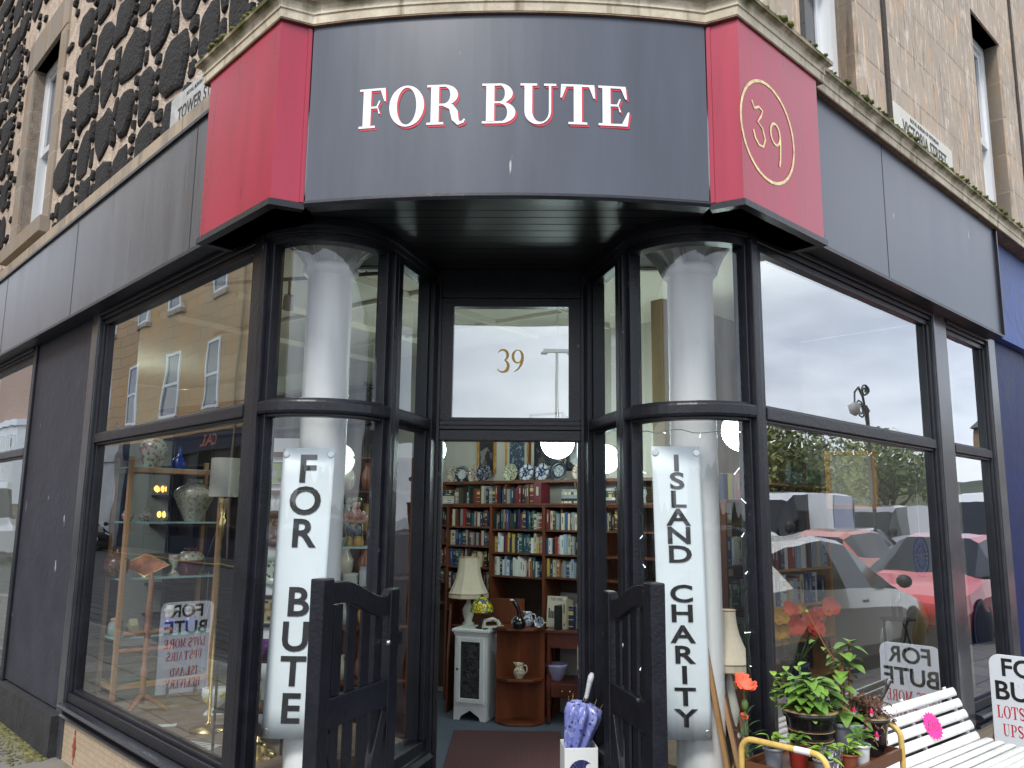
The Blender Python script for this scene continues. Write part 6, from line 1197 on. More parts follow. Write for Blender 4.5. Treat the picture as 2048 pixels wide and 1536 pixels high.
b = MB(); pts = []
for k in range(36): r = .062*(1 if k % 2 else .84); a = 2*PI*k/36; pts.append((r*.72*math.cos(a)-.2*r*math.sin(a), r*1.1*math.sin(a)))
b.prism(pts, -.001, .0, RX(PI/2)); b.build('card', PINK, t)
def pound(b, m, s_, one=True):
    pl = stroke([(.34,.85),(.2,.95),(.1,.8),(.16,.5),(.14,.2),(.02,.03),(.15,.08),(.36,.02)], .05)+stroke([(.02,.5),(.3,.52)], .045)+stroke([(.5,.85),(.52,.05)], .05)+stroke(earc(.85,.47,.17,.38,0,360,14), .045)+stroke([(1.12,.42),(1.28,.44)], .045)
    for k, P in enumerate(pl): b.add([m @ Vector((x*s_, y*s_, .0004+.0001*(k % 8))) for x, y in P], [list(range(len(P)))])
b = MB(); pound(b, RX(PI/2) @ T(-.03,-.02,.0) @ RZ(-.15), .05); b.build('lettering', INK, t)
b = MB(); b.tube([(0,.001,.05),(-.005,.01,.10)], .001, 4); b.build('string', WHITE, t)
# --- price sign boards
AB = mat('board_white', (.70,.73,.78), .35, spec=.6); add_scuffs(AB, (.3,.3,.32), (50,50,40), .71, .03); ABR = mat('board_red', (.50,.02,.04), .45)
def board(label, o0, right, wd, z0, z1, k):
    r = Vector(right).normalized(); t = thing('sign_board', label, 'sign board', (o0[0]+r.x*wd/2, o0[1]+r.y*wd/2, PV), 0, 'FOR BUTE boards on the pavement'); ti = inv(t)
    n_ = r.cross(Vector((0,0,1))); H_ = z1-z0; rd = .06; pts = [(0,0),(wd,0)]+[(wd-rd+rd*math.cos(a*PI/12), H_-rd+rd*math.sin(a*PI/12)) for a in range(7)]+[(rd+rd*math.cos(a*PI/12), H_-rd+rd*math.sin(a*PI/12)) for a in range(6,13)]
    fr = frame((o0[0], o0[1], z0), r, UZ); b = MB(); b.prism(pts, -.012, 0, fr); o = b.build('panel', AB, t, .002); o.matrix_parent_inverse = ti
    for fr2 in (fr, frame(Vector((o0[0], o0[1], z0))+r*wd-n_*.012, -r, UZ)):
        b = MB(); S = lambda tx, z_, c: sansfit(b, tx, c*k, fr2 @ T(wd/2, z_-z0, .0006), bold=.02, sx=1.0)
        S('FOR', z1-.122*k, .10); S('BUTE', z1-.262*k, .105); o = b.build('lettering', LETK, t); o.matrix_parent_inverse = ti
        b = MB(); G = lambda tx, z_, c, xs: serif(b, tx, c*k, flat(fr2 @ T(wd/2, z_-z0, .0003)), xs, .08, .35)
        G('LOTS MORE', z1-.372*k, .072, .60); G('UPSTAIRS', z1-.475*k, .070, .60)
        if H_ > .7: G('ISLAND', z1-.602*k, .068, .66); G('DELIVERY', z1-.700*k, .068, .62)
        o = b.build('lettering', ABR, t); o.matrix_parent_inverse = ti
    b = MB(); c = Vector((o0[0], o0[1], 0))+r*wd/2
    m = frame((c.x, c.y, PV), r, n_); b.prism([(-wd/2,-.13),(wd/2,-.13),(wd/2,.13),(-wd/2,.13)], 0, .05, m); o = b.build('base', GLB, t, .02); o.matrix_parent_inverse = ti
    if z0 > PV+.06:
        b = MB(); b.tube([(c.x-r.x*.12, c.y-r.y*.12, PV+.05), (c.x-r.x*.12, c.y-r.y*.12, z0+.05)], .012, 8); b.tube([(c.x+r.x*.12, c.y+r.y*.12, PV+.05), (c.x+r.x*.12, c.y+r.y*.12, z0+.05)], .012, 8); o = b.build('spring_post', STEEL, t); o.matrix_parent_inverse = ti
board('white FOR BUTE sign board at the right photo edge behind the bench', tuple(Rp(4.08, .10))[:2], (1,-1,0), .40, PV+.02, .80, 1.0)
q = Lp(5.25, 1.42); board('white FOR BUTE sign board left of the left window, seen only as a reflection', (q.x, q.y), (1,1,0), .44, .12, .86, 1.0)
# --- plant trolley
TG = mat('trolley_gold', (.62,.42,.12), .35, var=.15, vscale=20); TB = mat('trolley_tray', (.14,.055,.025), .4)
t = thing('plant_trolley', 'gold tubed tea trolley with brown trays carrying potted plants', 'trolley', tuple(Rp(1.5, .3, PV))); ti = inv(t); u0, u1, w0, w1 = 1.19, 1.83, .11, .45; TZ_ = .68
for u in (u0, u1):
    b = MB(MR); pth = [(u,w0,PV+.05),(u,w0,.70)]+[(u, w0+.05-.05*math.cos(a*PI/12), .735+.05*math.sin(a*PI/12)) for a in range(1,7)]+[(u, w1-.05+.05*math.sin(a*PI/12), .735+.05*math.cos(a*PI/12)) for a in range(0,6)]+[(u,w1,.70),(u,w1,PV+.05)]; b.tube(pth, .0115, 10); o = b.build('end_hoop', TG, t); o.matrix_parent_inverse = ti
    for w in (w0, w1): b = MB(MR); b.lathe([(.001,-.02),(.022,-.018),(.025,0),(.022,.018),(.001,.02)], (u,w,PV+.027), 14, RX(PI/2)); o = b.build('castor', GLB, t); o.matrix_parent_inverse = ti
for z_ in (.26, TZ_):
    b = MB(MR); b.box(u0+.012, u1-.012, w0+.01, w1-.01, z_-.008, z_); b.box(u0+.012, u1-.012, w0-.004, w0+.0095, z_-.02, z_+.022); b.box(u0+.012, u1-.012, w1-.0095, w1+.004, z_-.02, z_+.022); b.box(u0+.006, u0+.0115, w0+.012, w1-.012, z_-.02, z_+.022); b.box(u1-.0115, u1-.006, w0+.012, w1-.012, z_-.02, z_+.022); o = b.build('tray', TB, t); o.matrix_parent_inverse = ti
b = MB(MR); b.lathe([(.0125,-.03),(.0125,.03)], (u0,.36,.785), 12, RX(PI/2)); o = b.build('label_tape', WHITE, t); o.matrix_parent_inverse = ti
# --- pots and plants
def potted(label, c, r0, r1, h, m, rim=None, soil=True, name='potted_plant', group=None):
    t = thing(name, label, 'plant', c, 0, group); b = MB(); b.lathe([(r0*.9,0),(r0,.004),(r1*.96,h*.84),(r1*.97,h*.85),(r1*1.06,h*.86),(r1*1.08,h*.99),(r1*1.02,h),(r1*.92,h*.98),(r1*.88,h*.82)], (0,0,0), 28); b.build('pot', m, t)
    b = MB(); b.lathe([(.0001,h*.9),(r1*.5,h*.89),(r1*.90,h*.86)], (0,0,0), 18); b.build('soil', mat('soil', (.03,.02,.013), .95, bump=.6, bscale=60), t)
    if rim: b = MB(); b.lathe([(r1*.97,h*.98),(r1*1.12,h*.985),(r1*1.13,h*1.01),(r1*.95,h*1.015)], (0,0,0), 28); b.build('rim', rim, t)
    return t
def broad(t, h, n, spread, L_, w, m, hmax, seed, drop=.5):
    r = random.Random(seed); b = MB(); s_ = MB()
    for k in range(n):
        a = r.random()*2*PI; hh = h+hmax*r.random(); q = r.uniform(.1,.6)*spread; p = Vector((q*math.cos(a), q*math.sin(a), hh)); leaf(b, p, (math.cos(a)+r.uniform(-.4,.4), math.sin(a)+r.uniform(-.4,.4), r.uniform(.0,.6)), L_*r.uniform(.65,1.1), w*r.uniform(.7,1.1), drop*r.uniform(.5,1.2))
        if k % 3 == 0: s_.tube([(p.x*.2,p.y*.2,h*.9),(p.x,p.y,p.z)], .0025, 5)
    b.build('leaves', m, t); s_.build('stems', STEM, t)
BPOT = mat('black_pot', (.008,.009,.012), .2, spec=.6, coat=.3); GRIM = mat('gilt_rim', (.30,.21,.10), .35)
tz = TZ_+.0005
pot = potted('hydrangea in a big black ribbed pot with a bronze rim on the trolley', tuple(MR @ Vector((1.515, .225, tz))), .074, .097, .178, BPOT, GRIM); broad(pot, .172, 105, .13, .088, .028, GREEN, .13, 3)
b = MB(); [b.lathe([(.0795+.0158*z_/.14,z_),(.0812+.0158*z_/.14,z_+.001),(.0795+.0158*z_/.14,z_+.002)], (0,0,0), 28) for z_ in (.035,.07,.105)]; b.build('gilt_lines', GRIM, pot)
tall = MB(); st = MB(); r = random.Random(8)
for k in range(3):
    a = 2.2+k*.5; base = Vector((-.05+.02*k, .0, .16)); tip = base+Vector((-.08+.03*k, .02, .14+.02*k)); st.tube([base, (base+tip)/2+Vector((0,0,.01)), tip], .0035, 6)
    for i in range(7): a = r.random()*6.28; leaf(tall, tip-Vector((0,0,.02*i)), (math.cos(a), math.sin(a), .5), .06, .016, .3)
tall.build('leaves', LIME, pot); st.build('stems', STEM, pot)
GPOT = mat('grey_pot', (.22,.24,.27), .45); TERR = mat('terracotta', (.30,.085,.04), .7, var=.2, vscale=15)
pot = potted('tall red stemmed plant with heart leaves in a grey plastic pot', tuple(MR @ Vector((1.645, .315, tz+.012))), .052, .068, .118, GPOT)
st = MB(); lv = MB(); r = random.Random(4)
for k, (dx, dy, hh) in enumerate(((.0,.02,.40), (.035,.03,.42), (-.02,.0,.30))):
    P = [Vector((dx*.3,dy*.3,.09)), Vector((dx*.7,dy*.7,hh*.5)), Vector((dx,dy,hh))]; st.tube(P, [.006,.005,.004], 7)
    for i in range(9):
        a = i*2.4+k; leaf(lv, P[2]-Vector((0,0,.014*i)), (math.cos(a), math.sin(a), .35), .075, .032, .55)
    if k == 0:
        q = Vector((-.14,.0,hh+.14)); st.tube([P[2]-Vector((0,0,.1)), Vector((-.07,.0,hh)), q], [.004,.003,.002], 6); lv.ball(tuple(q), .008, 8)
        for i in range(4): leaf(lv, P[2]+Vector((-.035*i,0,.028*i-.06)), (r.uniform(-1,1), -.5, .2), .04, .013, .5)
st.build('stems', STEMR, pot); lv.build('leaves', GREEN, pot)
lv = MB()
for i in range(9): a = i*2.4; leaf(lv, (.02*math.cos(a), .02*math.sin(a), .10+.008*i), (math.cos(a), math.sin(a)-.4, .3), .085, .032, .7)
lv.build('lower_leaves', GREEN, pot)
o = MB().lathe([(.04,0),(.055,.004),(.068,.012),(.07,.012),(.066,.008),(.03,.003)], (0,0,0), 8, smooth=False).build('saucer', WHITE); o.location = tuple(MR @ Vector((1.645, .315, tz))); tag(o, 'white octagonal saucer under the grey plastic pot', 'saucer')
pot = potted('trailing fuchsia with pink flowers in a black pot with gold leaf scrolls', tuple(MR @ Vector((1.735, .365, tz))), .056, .074, .145, BPOT, GRIM)
b = MB()
for k in range(5):
    a0 = -2.6+k*.45; pts = []
    for i in range(9): th = i*.62; rr = .012*(1-i/12); zz = .045+.05*(k % 2)+rr*math.sin(th)+.004*i; rad = .0595+.0185*zz/.145; aa = a0+rr*math.cos(th)/rad; pts.append((rad*math.cos(aa), rad*math.sin(aa), zz))
    b.tube(pts, .0022, 5)
b.build('gold_scrolls', mat('bronze_scroll', (.42,.24,.12), .4), pot)
lv = MB(); st = MB(); r = random.Random(12); FUP = mat('fuchsia_pink', (.62,.02,.11), .5); FUW = mat('fuchsia_white', (.65,.45,.5), .5)
for k in range(26):
    a = r.random()*6.28; R1 = r.uniform(.05,.12); top = r.uniform(.17,.24); P = [Vector((0,0,.12)), Vector((.4*R1*math.cos(a), .4*R1*math.sin(a), top)), Vector((R1*math.cos(a), R1*math.sin(a), top-r.uniform(-.01,.08)))]; st.tube(P, .0016, 5)
    for i in range(16):
        q = P[1].lerp(P[2], i/15) if i > 4 else P[0].lerp(P[1], .5+i/10); b2 = r.random()*6.28; leaf(lv, q, (math.cos(b2), math.sin(b2), .2), r.uniform(.018,.032), .006, .5, n=3)
    if k % 4 == 0:
        fl = MB(); q = P[2]; fl.lathe([(.002,0),(.006,-.01),(.007,-.018),(.003,-.024)], tuple(q-Vector((0,0,.01))), 8)
        for i in range(4): leaf(fl, q-Vector((0,0,.03)), (math.cos(i*1.57), math.sin(i*1.57), .3), .022, .006, .2, n=3)
        fl.mi = 1; fl.lathe([(.006,-.03),(.008,-.04),(.004,-.045)], tuple(q), 8); fl.build('flower', [FUP, FUW], pot)
lv.build('leaves', GRED, pot); st.build('stems', STEMR, pot)
for i, (u, w, r1, h, m, lf, lb) in enumerate(((1.265,.20,.036,.075,GPOT,LIME,'bushy lime green seedling in a small grey pot at the trolley corner'), (1.46,.40,.036,.06,TERR,LIME,'small succulent in a terracotta pot at the front of the trolley'), (1.545,.41,.034,.08,WHITE,GREEN,'seedling in a white pot at the front of the trolley'), (1.30,.38,.036,.065,GPOT,LIME,'striped leaf seedling in a grey pot behind the front rail'), (1.345,.26,.038,.075,mat('red_pot',(.3,.03,.02),.4),GREEN,'leafy seedling in a red pot beside the big black pot'))):
    pot = potted(lb, tuple(MR @ Vector((u, w, tz))), r1*.8, r1, h, m); broad(pot, h*.9, 18, .035, .05, .014, lf, .055, 20+i, .4)
t = thing('plastic_bag', 'clear plastic carrier sleeve holding young plants on the trolley', 'bag', tuple(MR @ Vector((1.35, .385, tz)))); t.rotation_euler.z = .6
b = MB(); n = 14; vs = []
for j in range(6):
    for i in range(n): a = 2*PI*i/n; q = 1+.12*math.sin(a*3+j)+.06*math.sin(a*5); vs.append((.05*q*math.cos(a), .03*q*math.sin(a), .02*j+.004*math.sin(a*4)))
b.add(vs, [(j*n+i, j*n+(i+1) % n, (j+1)*n+(i+1) % n, (j+1)*n+i) for j in range(5) for i in range(n)], True); b.build('film', glass('bag_film', 1.5, 2.0, (.80,.74,.78), .3, 30), t)
t = thing('price_card', 'white card price tag on a stick in the grey pot', 'price tag', tuple(MR @ Vector((1.665,.275,tz+.09)))); t.rotation_euler = (-.1, .0, .35)
b = MB(); b.tube([(0,.002,0),(0.004,.002,.20)], .0022, 5); b.build('stick', WHITE, t); b = MB(); b.prism([(-.035,.07),(.0,.045),(.05,.085),(.012,.15)], -.001, .0, RX(PI/2) @ T(.0,.0,0)); b.build('card', WHITE, t); b = MB(); pound(b, RX(PI/2) @ T(-.018,.085,.0) @ RZ(.1), .035); b.build('lettering', INK, t)
pot = potted('lime leaved plant whose tips show at the foot of the left half gate', (-.52, 3.22, .05), .10, .13, .26, TERR); broad(pot, .33, 30, .12, .09, .026, LIME, .19, 40, .3)
# ================================================ across the streets (seen mirrored in the shop glass)
def mw(v, w): return (v[0], w, v[2])
SAND = bricks('opposite_sandstone', (.54,.36,.19), (.44,.30,.165), (.20,.14,.08), 1.0, .42, .014, (UL, UZ), .3, [(.5,.42,.66,(.54,.31,.11),(1,1,.7)), (.8,.55,.75,(.38,.29,.18),(1,1,.4))])
REDB = bricks('opposite_brick', (.50,.27,.20), (.43,.23,.17), (.5,.4,.33), .24, .08, .008, (UL, UZ), .2)
NAVYP = mat('navy_shop_paint', (.010,.018,.045), .6, spec=.15); NAVG = mat('dark_shop_glass', (.010,.010,.014), .4, spec=.12)
t = thing('sandstone_tenement', 'tan sandstone tenement with white sash windows across the side street', 'building', tuple(Lp(14, 9.6, 0))); ti = inv(t)
def tp(mb, name, m, par=None, lab=None):
    o = mb.build(name, m, par or t); o.matrix_parent_inverse = ti if par is None else Matrix.Identity(4)
    if lab: o['label'] = lab
    return o
W9 = 9.5
b = MB(ML); b.box(4.0, 38.9, W9, W9+6, 4.25, 17); b.box(4.0, 38.9, W9-.06, W9-.001, 4.25, 4.45); tp(b, 'wall', SAND)
G1 = [((23.907, -9.500, 7.599), (24.987, -9.500, 5.169)), ((27.424, -9.500, 7.608), (28.313, -9.500, 5.104)), ((31.071, -9.500, 7.640), (32.188, -9.500, 5.160)), ((34.769, -9.500, 7.597), (35.436, -9.500, 5.129)), ((23.768, -9.500, 10.660), (24.577, -9.500, 9.408)), ((27.528, -9.500, 10.813), (28.237, -9.500, 9.432)), ((30.856, -9.500, 10.741), (31.556, -9.500, 9.293)), ((34.161, -9.500, 10.764), (34.936, -9.500, 9.187))]
for i, (a, c) in enumerate(G1):
    u0, u1 = sorted((a[0], c[0])); z0, z1 = sorted((a[2], c[2])); um = (u0+u1)/2; hw = .62; zc = [5.0, 7.4] if i < 4 else [9.0, 11.3]
    b = MB(ML)
    for q in ((um-hw, um-hw+.1, *zc), (um+hw-.1, um+hw, *zc), (um-hw+.1, um+hw-.1, zc[0], zc[0]+.1), (um-hw+.1, um+hw-.1, zc[1]-.1, zc[1]), (um-hw+.1, um+hw-.1, sum(zc)/2-.05, sum(zc)/2+.05)): b.box(q[0], q[1], W9-.05, W9-.0015, q[2], q[3])
    f_ = tp(b, 'window', UPVC); b = MB(ML); b.quad((um-hw+.1, W9-.01, zc[0]+.1), (um+hw-.1, W9-.01, zc[0]+.1), (um+hw-.1, W9-.01, zc[1]-.1), (um-hw+.1, W9-.01, zc[1]-.1)); tp(b, 'pane', DGL, f_)
    b = MB(ML); b.box(um-hw-.05, um+hw+.05, W9-.09, W9-.002, zc[0]-.16, zc[0]-.002); tp(b, 'sill', BAND, f_)
b = MB(ML); b.tube([(22.3, W9-.12, .3), (22.3, W9-.12, 16.8)], .06, 8); tp(b, 'downpipe', mat('pipe_tan', (.33,.24,.15), .6))
a = (22.243, -9.500, 3.710); c = (32.348, -9.500, 3.977)
b = MB(ML); b.box(20.5, 32.0, W9-.12, W9+.3, 3.65, 4.245); tp(b, 'shop_fascia', NAVYP)
b = MB(ML); b.box(20.5, 32.0, W9+.15, W9+.4, .1, 3.649); tp(b, 'shop_window', NAVG)
for u in (20.7, 22.7, 24.9, 27.1, 29.4, 31.8): b = MB(ML); b.box(u-.16, u+.16, W9-.06, W9+.149, .1, 3.649); tp(b, 'pilaster', NAVYP)
b = MB(ML); b.box(20.5, 32, W9-.03, W9+.148, .1, .85); tp(b, 'stall_riser', NAVYP)
b = MB(); sansfit(b, 'CAL', .36, frame(Lp(23.6, W9-.123, 3.80), (1,1,0) if False else tuple(Vector((-1/S2, 1/S2, 0))), UZ), align='LEFT', bold=.02); tp(b, 'lettering', mat('sign_orange', (.5,.10,.04), .5))
b = MB(ML); b.box(32.2, 35.6, W9-.25, W9+.3, .1, 4.24); b.box(32.1, 35.7, W9-.35, W9-.2505, 3.6, 3.95); b.box(35.7, 38.9, W9+.05, W9+.3, .1, 4.24); tp(b, 'corner_pier', mat('pier_white', (.55,.55,.53), .6, var=.15, vscale=2))
for k in range(5): b = MB(ML); b.lathe([(.0,-.12),(.07,-.05),(.08,.03),(.03,.11),(.0,.13)], (27.6+.5*k-(1.2 if k > 2 else 0), W9+.10, 2.5-(.95 if k > 2 else 0)), 10); tp(b, 'window_lamp', mat('amber_glow', (1,.5,.1), .5, emit=(1,.45,.06) , estr=5))
t = thing('brick_building', 'red brick building with a white bay window further up the side street', 'building', tuple(Lp(50, 9.6, 0))); ti = inv(t)
b = MB(ML); b.box(39.0, 80, W9, W9+6, .0, 13); tp(b, 'wall', REDB)
b = MB(ML); b.prism([(45, W9), (46, W9-.8), (52, W9-.8), (53, W9)], 2.0, 6.0); b.prism([(44.8, W9), (45.9, W9-.95), (52.1, W9-.95), (53.2, W9)], 6.01, 6.3); bw = tp(b, 'bay_window', UPVC)
for u in (46.4, 48.4, 50.4): b = MB(ML); b.quad((u, W9-.81, 3.0), (u+1.4, W9-.81, 3.0), (u+1.4, W9-.81, 5.6), (u, W9-.81, 5.6)); tp(b, 'pane', DGL, bw)
for u in (41.5, 46, 55): b = MB(ML); b.box(u, u+1.2, W9-.04, W9-.001, 8.5, 10.8); f_ = tp(b, 'window', UPVC); b = MB(ML); b.quad((u+.12, W9-.045, 8.6), (u+1.08, W9-.045, 8.6), (u+1.08, W9-.045, 10.7), (u+.12, W9-.045, 10.7)); tp(b, 'pane', DGL, f_)
# ---- vehicles
TYRE = mat('tyre', (.02,.02,.02), .85); RIM = mat('alloy', (.45,.45,.47), .3, metal=.8); CGL = mat('car_glass', (.012,.015,.018), .06, spec=.35); BLKP = mat('black_plastic', (.02,.02,.022), .5)
HEADL = mat('headlight', (.6,.62,.65), .1, spec=.8); TAIL = mat('taillight', (.30,.01,.015), .15, spec=.7)
HATCH = [(0,.36,.60,.63,.72,.66),(.03,.22,.66,.72,.80,.70),(.12,.20,.74,.82,.86,.72),(.25,.20,.86,.93,.88,.70),(.29,.20,.90,.97,.88,.68),(.45,.20,.94,1.45,.89,.56),(.60,.20,.96,1.51,.89,.58),(.78,.20,.99,1.46,.88,.57),(.88,.20,1.02,1.36,.87,.57),(.96,.24,1.0,1.04,.84,.66),(1,.38,.82,.86,.76,.66)]
VAN = [(0,.40,.95,1.0,.90,.80),(.03,.28,1.08,1.15,.97,.85),(.12,.25,1.20,1.32,1.0,.86),(.15,.25,1.25,1.38,1.0,.86),(.27,.25,1.32,2.25,1.0,.84),(.31,.25,1.35,2.45,1.0,.88),(.45,.25,1.35,2.52,1.0,.90),(.97,.25,1.35,2.50,1.0,.90),(1,.30,1.30,2.40,.97,.88)]
def vehicle(name, label, cat, pos, ang, Lg, table, paint, paint2=None, wb=(.19,.80), van=False, wr=.31, group=None, sc=1.0):
    t = thing(name, label, cat, (pos.x, pos.y, pos.z), ang, group); body = MB(); gl = MB(); S = []
    for x, zl, zb_, zt_, hb, ht in table:
        X = Lg*(.5-x); pr = [(hb*.92,zl),(hb,zl+.14),(hb*1.01,zb_-.2),(hb*.97,zb_),(ht,zt_-.05),(ht*.82,zt_)]; zl *= sc
        S.append([(X,y,z_*sc) for y,z_ in pr]+[(X,-y,z_*sc) for y,z_ in pr[::-1]])
    n = len(S); 
    for i in range(n-1):
        xm = (table[i][0]+table[i+1][0])/2
        for j in range(12):
            k = (j+1) % 12; q = [S[i][j], S[i][k], S[i+1][k], S[i+1][j]]; tall = min(table[i][3]-table[i][2], table[i+1][3]-table[i+1][2])
            g = False
            if j in (3, 7): g = (tall > .3 or (.27 < xm < .46 and not van) or (van and .14 < xm < .30)) and (not van or xm < .4)
            if j in (4, 5, 6): g = (.28 < xm < .46 or .88 < xm < .96) if not van else (.14 < xm < .28)
            (gl if g else body).add(q, [(0,1,2,3)], True)
    body.add(S[0], [list(range(12))]); body.add(S[-1], [list(range(12))[::-1]])
    body.build('body', paint, t); gl.build('windows', CGL, t)
    if paint2:
        b = MB()
        for s_ in (-1, 1): b.hexa([(-Lg*.47,s_*1.012,.5),(-Lg*.16,s_*1.018,.5),(-Lg*.16,s_*1.020,.5),(-Lg*.47,s_*1.014,.5),(-Lg*.47,s_*.915,2.45),(-Lg*.24,s_*.92,2.45),(-Lg*.24,s_*.925,2.45),(-Lg*.47,s_*.92,2.45)])
        b.box(-Lg*.504,-Lg*.5,-.94,.94,.5,2.35); b.build('rear_panel', paint2, t)
    hw = table[4][4]*sc
    for fx in wb:
        for s_ in (-1, 1):
            X = Lg*(.5-fx); b = MB(); m = RX(-s_*PI/2)
            b.lathe([(.05,-.2),(wr*.98,-.2),(wr,-.15),(wr,-.02),(wr*.93,.005),(wr*.66,.008)], (X,s_*(hw-.0),wr), 22, m); w_ = b.build('wheel', TYRE, t)
            b = MB(); b.lathe([(wr*.66,.006),(wr*.6,-.02),(wr*.15,-.01),(.0,.0)], (X,s_*hw,wr), 16, m)
            for k in range(5): a = 2*PI*k/5; b.lathe([(wr*.16,.012),(.0001,.014)], (X+wr*.38*math.cos(a),s_*(hw-.014),wr+wr*.38*math.sin(a)), 8, m)
            b.build('rim', RIM, w_)
            b = MB(); b.lathe([(wr*1.03,-.08),(wr*1.16,.004),(wr*1.18,.006),(wr*1.03,.004)], (X,s_*hw,wr), 20, m); b.build('wheel_arch', BLKP, t)
    f0, r0 = table[1], table[-2]
    for s_ in (-1, 1):
        b = MB(); b.ball((Lg*.455,s_*f0[4]*.80*sc,(f0[2]-.02)*sc), .14, 12, (.9,.9,.55)); b.build('headlight', HEADL, t)
        b = MB(); b.ball((-Lg*.475,s_*r0[4]*.90*sc,(r0[2]-.10)*sc if not van else 1.0), .14, 12, (.6,.7,.8 if not van else 2)); b.build('taillight', TAIL, t)
        b = MB(); b.ball((Lg*(.5-(.31 if not van else .2)),s_*(hw+.10),(1.0 if not van else 1.5)*sc), .10, 10, (.6,1.0,.8 if not van else 1.6)); b.build('mirror', BLKP, t)
        b = MB(); b.box(Lg*-.02,Lg*.01,s_*hw*1.0-.012,s_*hw*1.0+.02,.80*sc,.83*sc); b.build('door_handle', paint if not van else BLKP, t)
    b = MB(); b.box(Lg*.495,Lg*.508,-.26,.26,.42,.53); b.build('number_plate', WHITE, t); b = MB(); b.box(-Lg*.508,-Lg*.495,-.26,.26,.52,.63); b.build('number_plate', mat('plate_yellow', (.6,.45,.05), .5), t)
    b = MB(); b.box(Lg*.49,Lg*.503,-.5*hw,.5*hw,.30,.41); b.build('grille', BLKP, t)
    return t
RD = -.085
def paintm(n, c): return mat('car_'+n, c, .22, metal=.2, spec=.7, coat=.8)
A45 = math.radians(45)
vehicle('parked_car', 'beige silver hatchback parked nearest the right window with its tail to the corner', 'car', Rp(7.6, 2.98, RD), A45, 4.2, HATCH, paintm('beige_silver', (.70,.67,.58)))
vehicle('parked_car', 'bright red hatchback parked ahead of the beige car, facing it', 'car', Rp(11.9, 2.75, RD), A45+PI, 4.1, HATCH, paintm('bright_red', (.70,.03,.03)))
vehicle('parked_car', 'orange red hatchback across the road beyond the beige car', 'car', Rp(15.7, 5.9, RD), A45, 4.1, HATCH, paintm('orange_red', (.62,.13,.06)))
vehicle('parked_car', 'pale grey hatchback in the far row of parked cars', 'car', Rp(21.5, 8.2, RD), A45, 4.2, HATCH, paintm('pale_grey', (.45,.47,.5)))
v = vehicle('delivery_van', 'white delivery van with a blue rear panel and red lettering across the road', 'van', Rp(21.3, 10.4, RD), A45+PI, 5.8, VAN, paintm('van_white', (.70,.71,.72)), paintm('van_blue', (.02,.05,.22)), van=True, wr=.36)
b = MB(); sansfit(b, 'Poole', .38, frame((-.45, -1.022, 1.05), (1,0,0), UZ) if False else frame((.15, 1.026, 1.12), (-1,0,0), UZ), bold=.02); b.build('lettering', mat('van_red', (.45,.04,.03), .5), v)
vehicle('panel_van', 'plain white panel van parked at the far right of the row', 'van', Rp(24.5, 5.6, RD), A45+PI, 5.4, VAN, paintm('van_white', (.7,.71,.72)), van=True, wr=.35)
vehicle('panel_van', 'grey panel van in the middle of the far row', 'van', Rp(29, 10.6, RD), A45+PI, 5.2, VAN, paintm('van_grey', (.30,.29,.32)), van=True, wr=.35, sc=.9)
v = vehicle('panel_van', 'white van parked in the side street facing the corner', 'van', Lp(28.2, 3.75, .06), math.radians(-45), 5.4, VAN, paintm('van_white', (.7,.71,.72)), van=True, wr=.35)
b = MB(); sansfit(b, 'SU', .075, frame((2.746, .14, .44), (0,1,0), UZ), bold=.02); b.build('lettering', LETK, v)
vehicle('parked_car', 'black hatchback parked across the side street', 'car', Lp(30.6, 7.4, .22), math.radians(-45), 4.1, HATCH, paintm('black', (.02,.02,.025)))
# ---- trees, hills, lamp, mast, terrace
LEAFY = mat('tree_leaf', (.22,.26,.06), .6, var=.4, vscale=1.5, vcol=(.34,.36,.09)); BARK = mat('bark', (.10,.075,.05), .9, bump=.5)
LEAFD = mat('tree_leaf_dark', (.09,.13,.04), .6, var=.4, vscale=1.5, vcol=(.15,.19,.06))
def tree(label, p, h, cw, seed, m=None, n=2600):
    t = thing('broadleaf_tree', label, 'tree', tuple(p), 0, 'trees along the seafront'); r = random.Random(seed); b = MB(); b.tube([(0,0,-.1),(.1,0,h*.2),(0,.1,h*.42),(0,0,h*.75)], [.22,.18,.13,.04], 8); tips = []
    for k in range(9):
        a = k*2.4; q = Vector((cw*.65*math.cos(a), cw*.65*math.sin(a), h*(.5+.045*k))); b.tube([(0,0,h*(.25+.035*k)), q*.5+Vector((0,0,h*.2)), q], [.09,.06,.02], 6); tips.append(q)
    tips += [Vector((0,0,h*.8)), Vector((.3,0,h*.62))]; b.build('trunk', BARK, t); b = MB()
    for k in range(n):
        c = tips[k % len(tips)]; d = Vector((r.gauss(0,1), r.gauss(0,1), r.gauss(0,.75))); d = d.normalized()*cw*.42*r.random()**.45; p_ = c+d; s_ = r.uniform(.09,.19)
        e = Vector((r.gauss(0,1), r.gauss(0,1), r.gauss(0,1))).normalized(); f_ = e.cross(Vector((r.gauss(0,1), r.gauss(0,1), 1))).normalized(); b.add([p_-e*s_, p_+f_*s_*.6, p_+e*s_, p_-f_*s_*.6], [(0,1,2,3)])
    b.build('crown', m or LEAFY, t, recalc=False)
TR = [(26,17,5.6,2.6,0),(30,18.5,6.2,3.0,0),(35,18,6.8,3.1,1),(40,19,6.5,3.2,0),(46,17,7,3.2,1),(20,21,5.2,2.4,1),(52,20,7,3.3,0)]
for i, (u, w, h, cw, d) in enumerate(TR): tree(f'{"dark" if d else "yellow"} green seafront tree, {ORD[i]} from the corner, seen only in the glass', Rp(u, w, RD), h, cw, 50+i, LEAFD if d else LEAFY)
HILL = mat('hill', (.05,.075,.04), .95, var=.4, vscale=.03, vcol=(.09,.10,.05)); rh = random.Random(9)
b = MB(); n = 120; vs = []
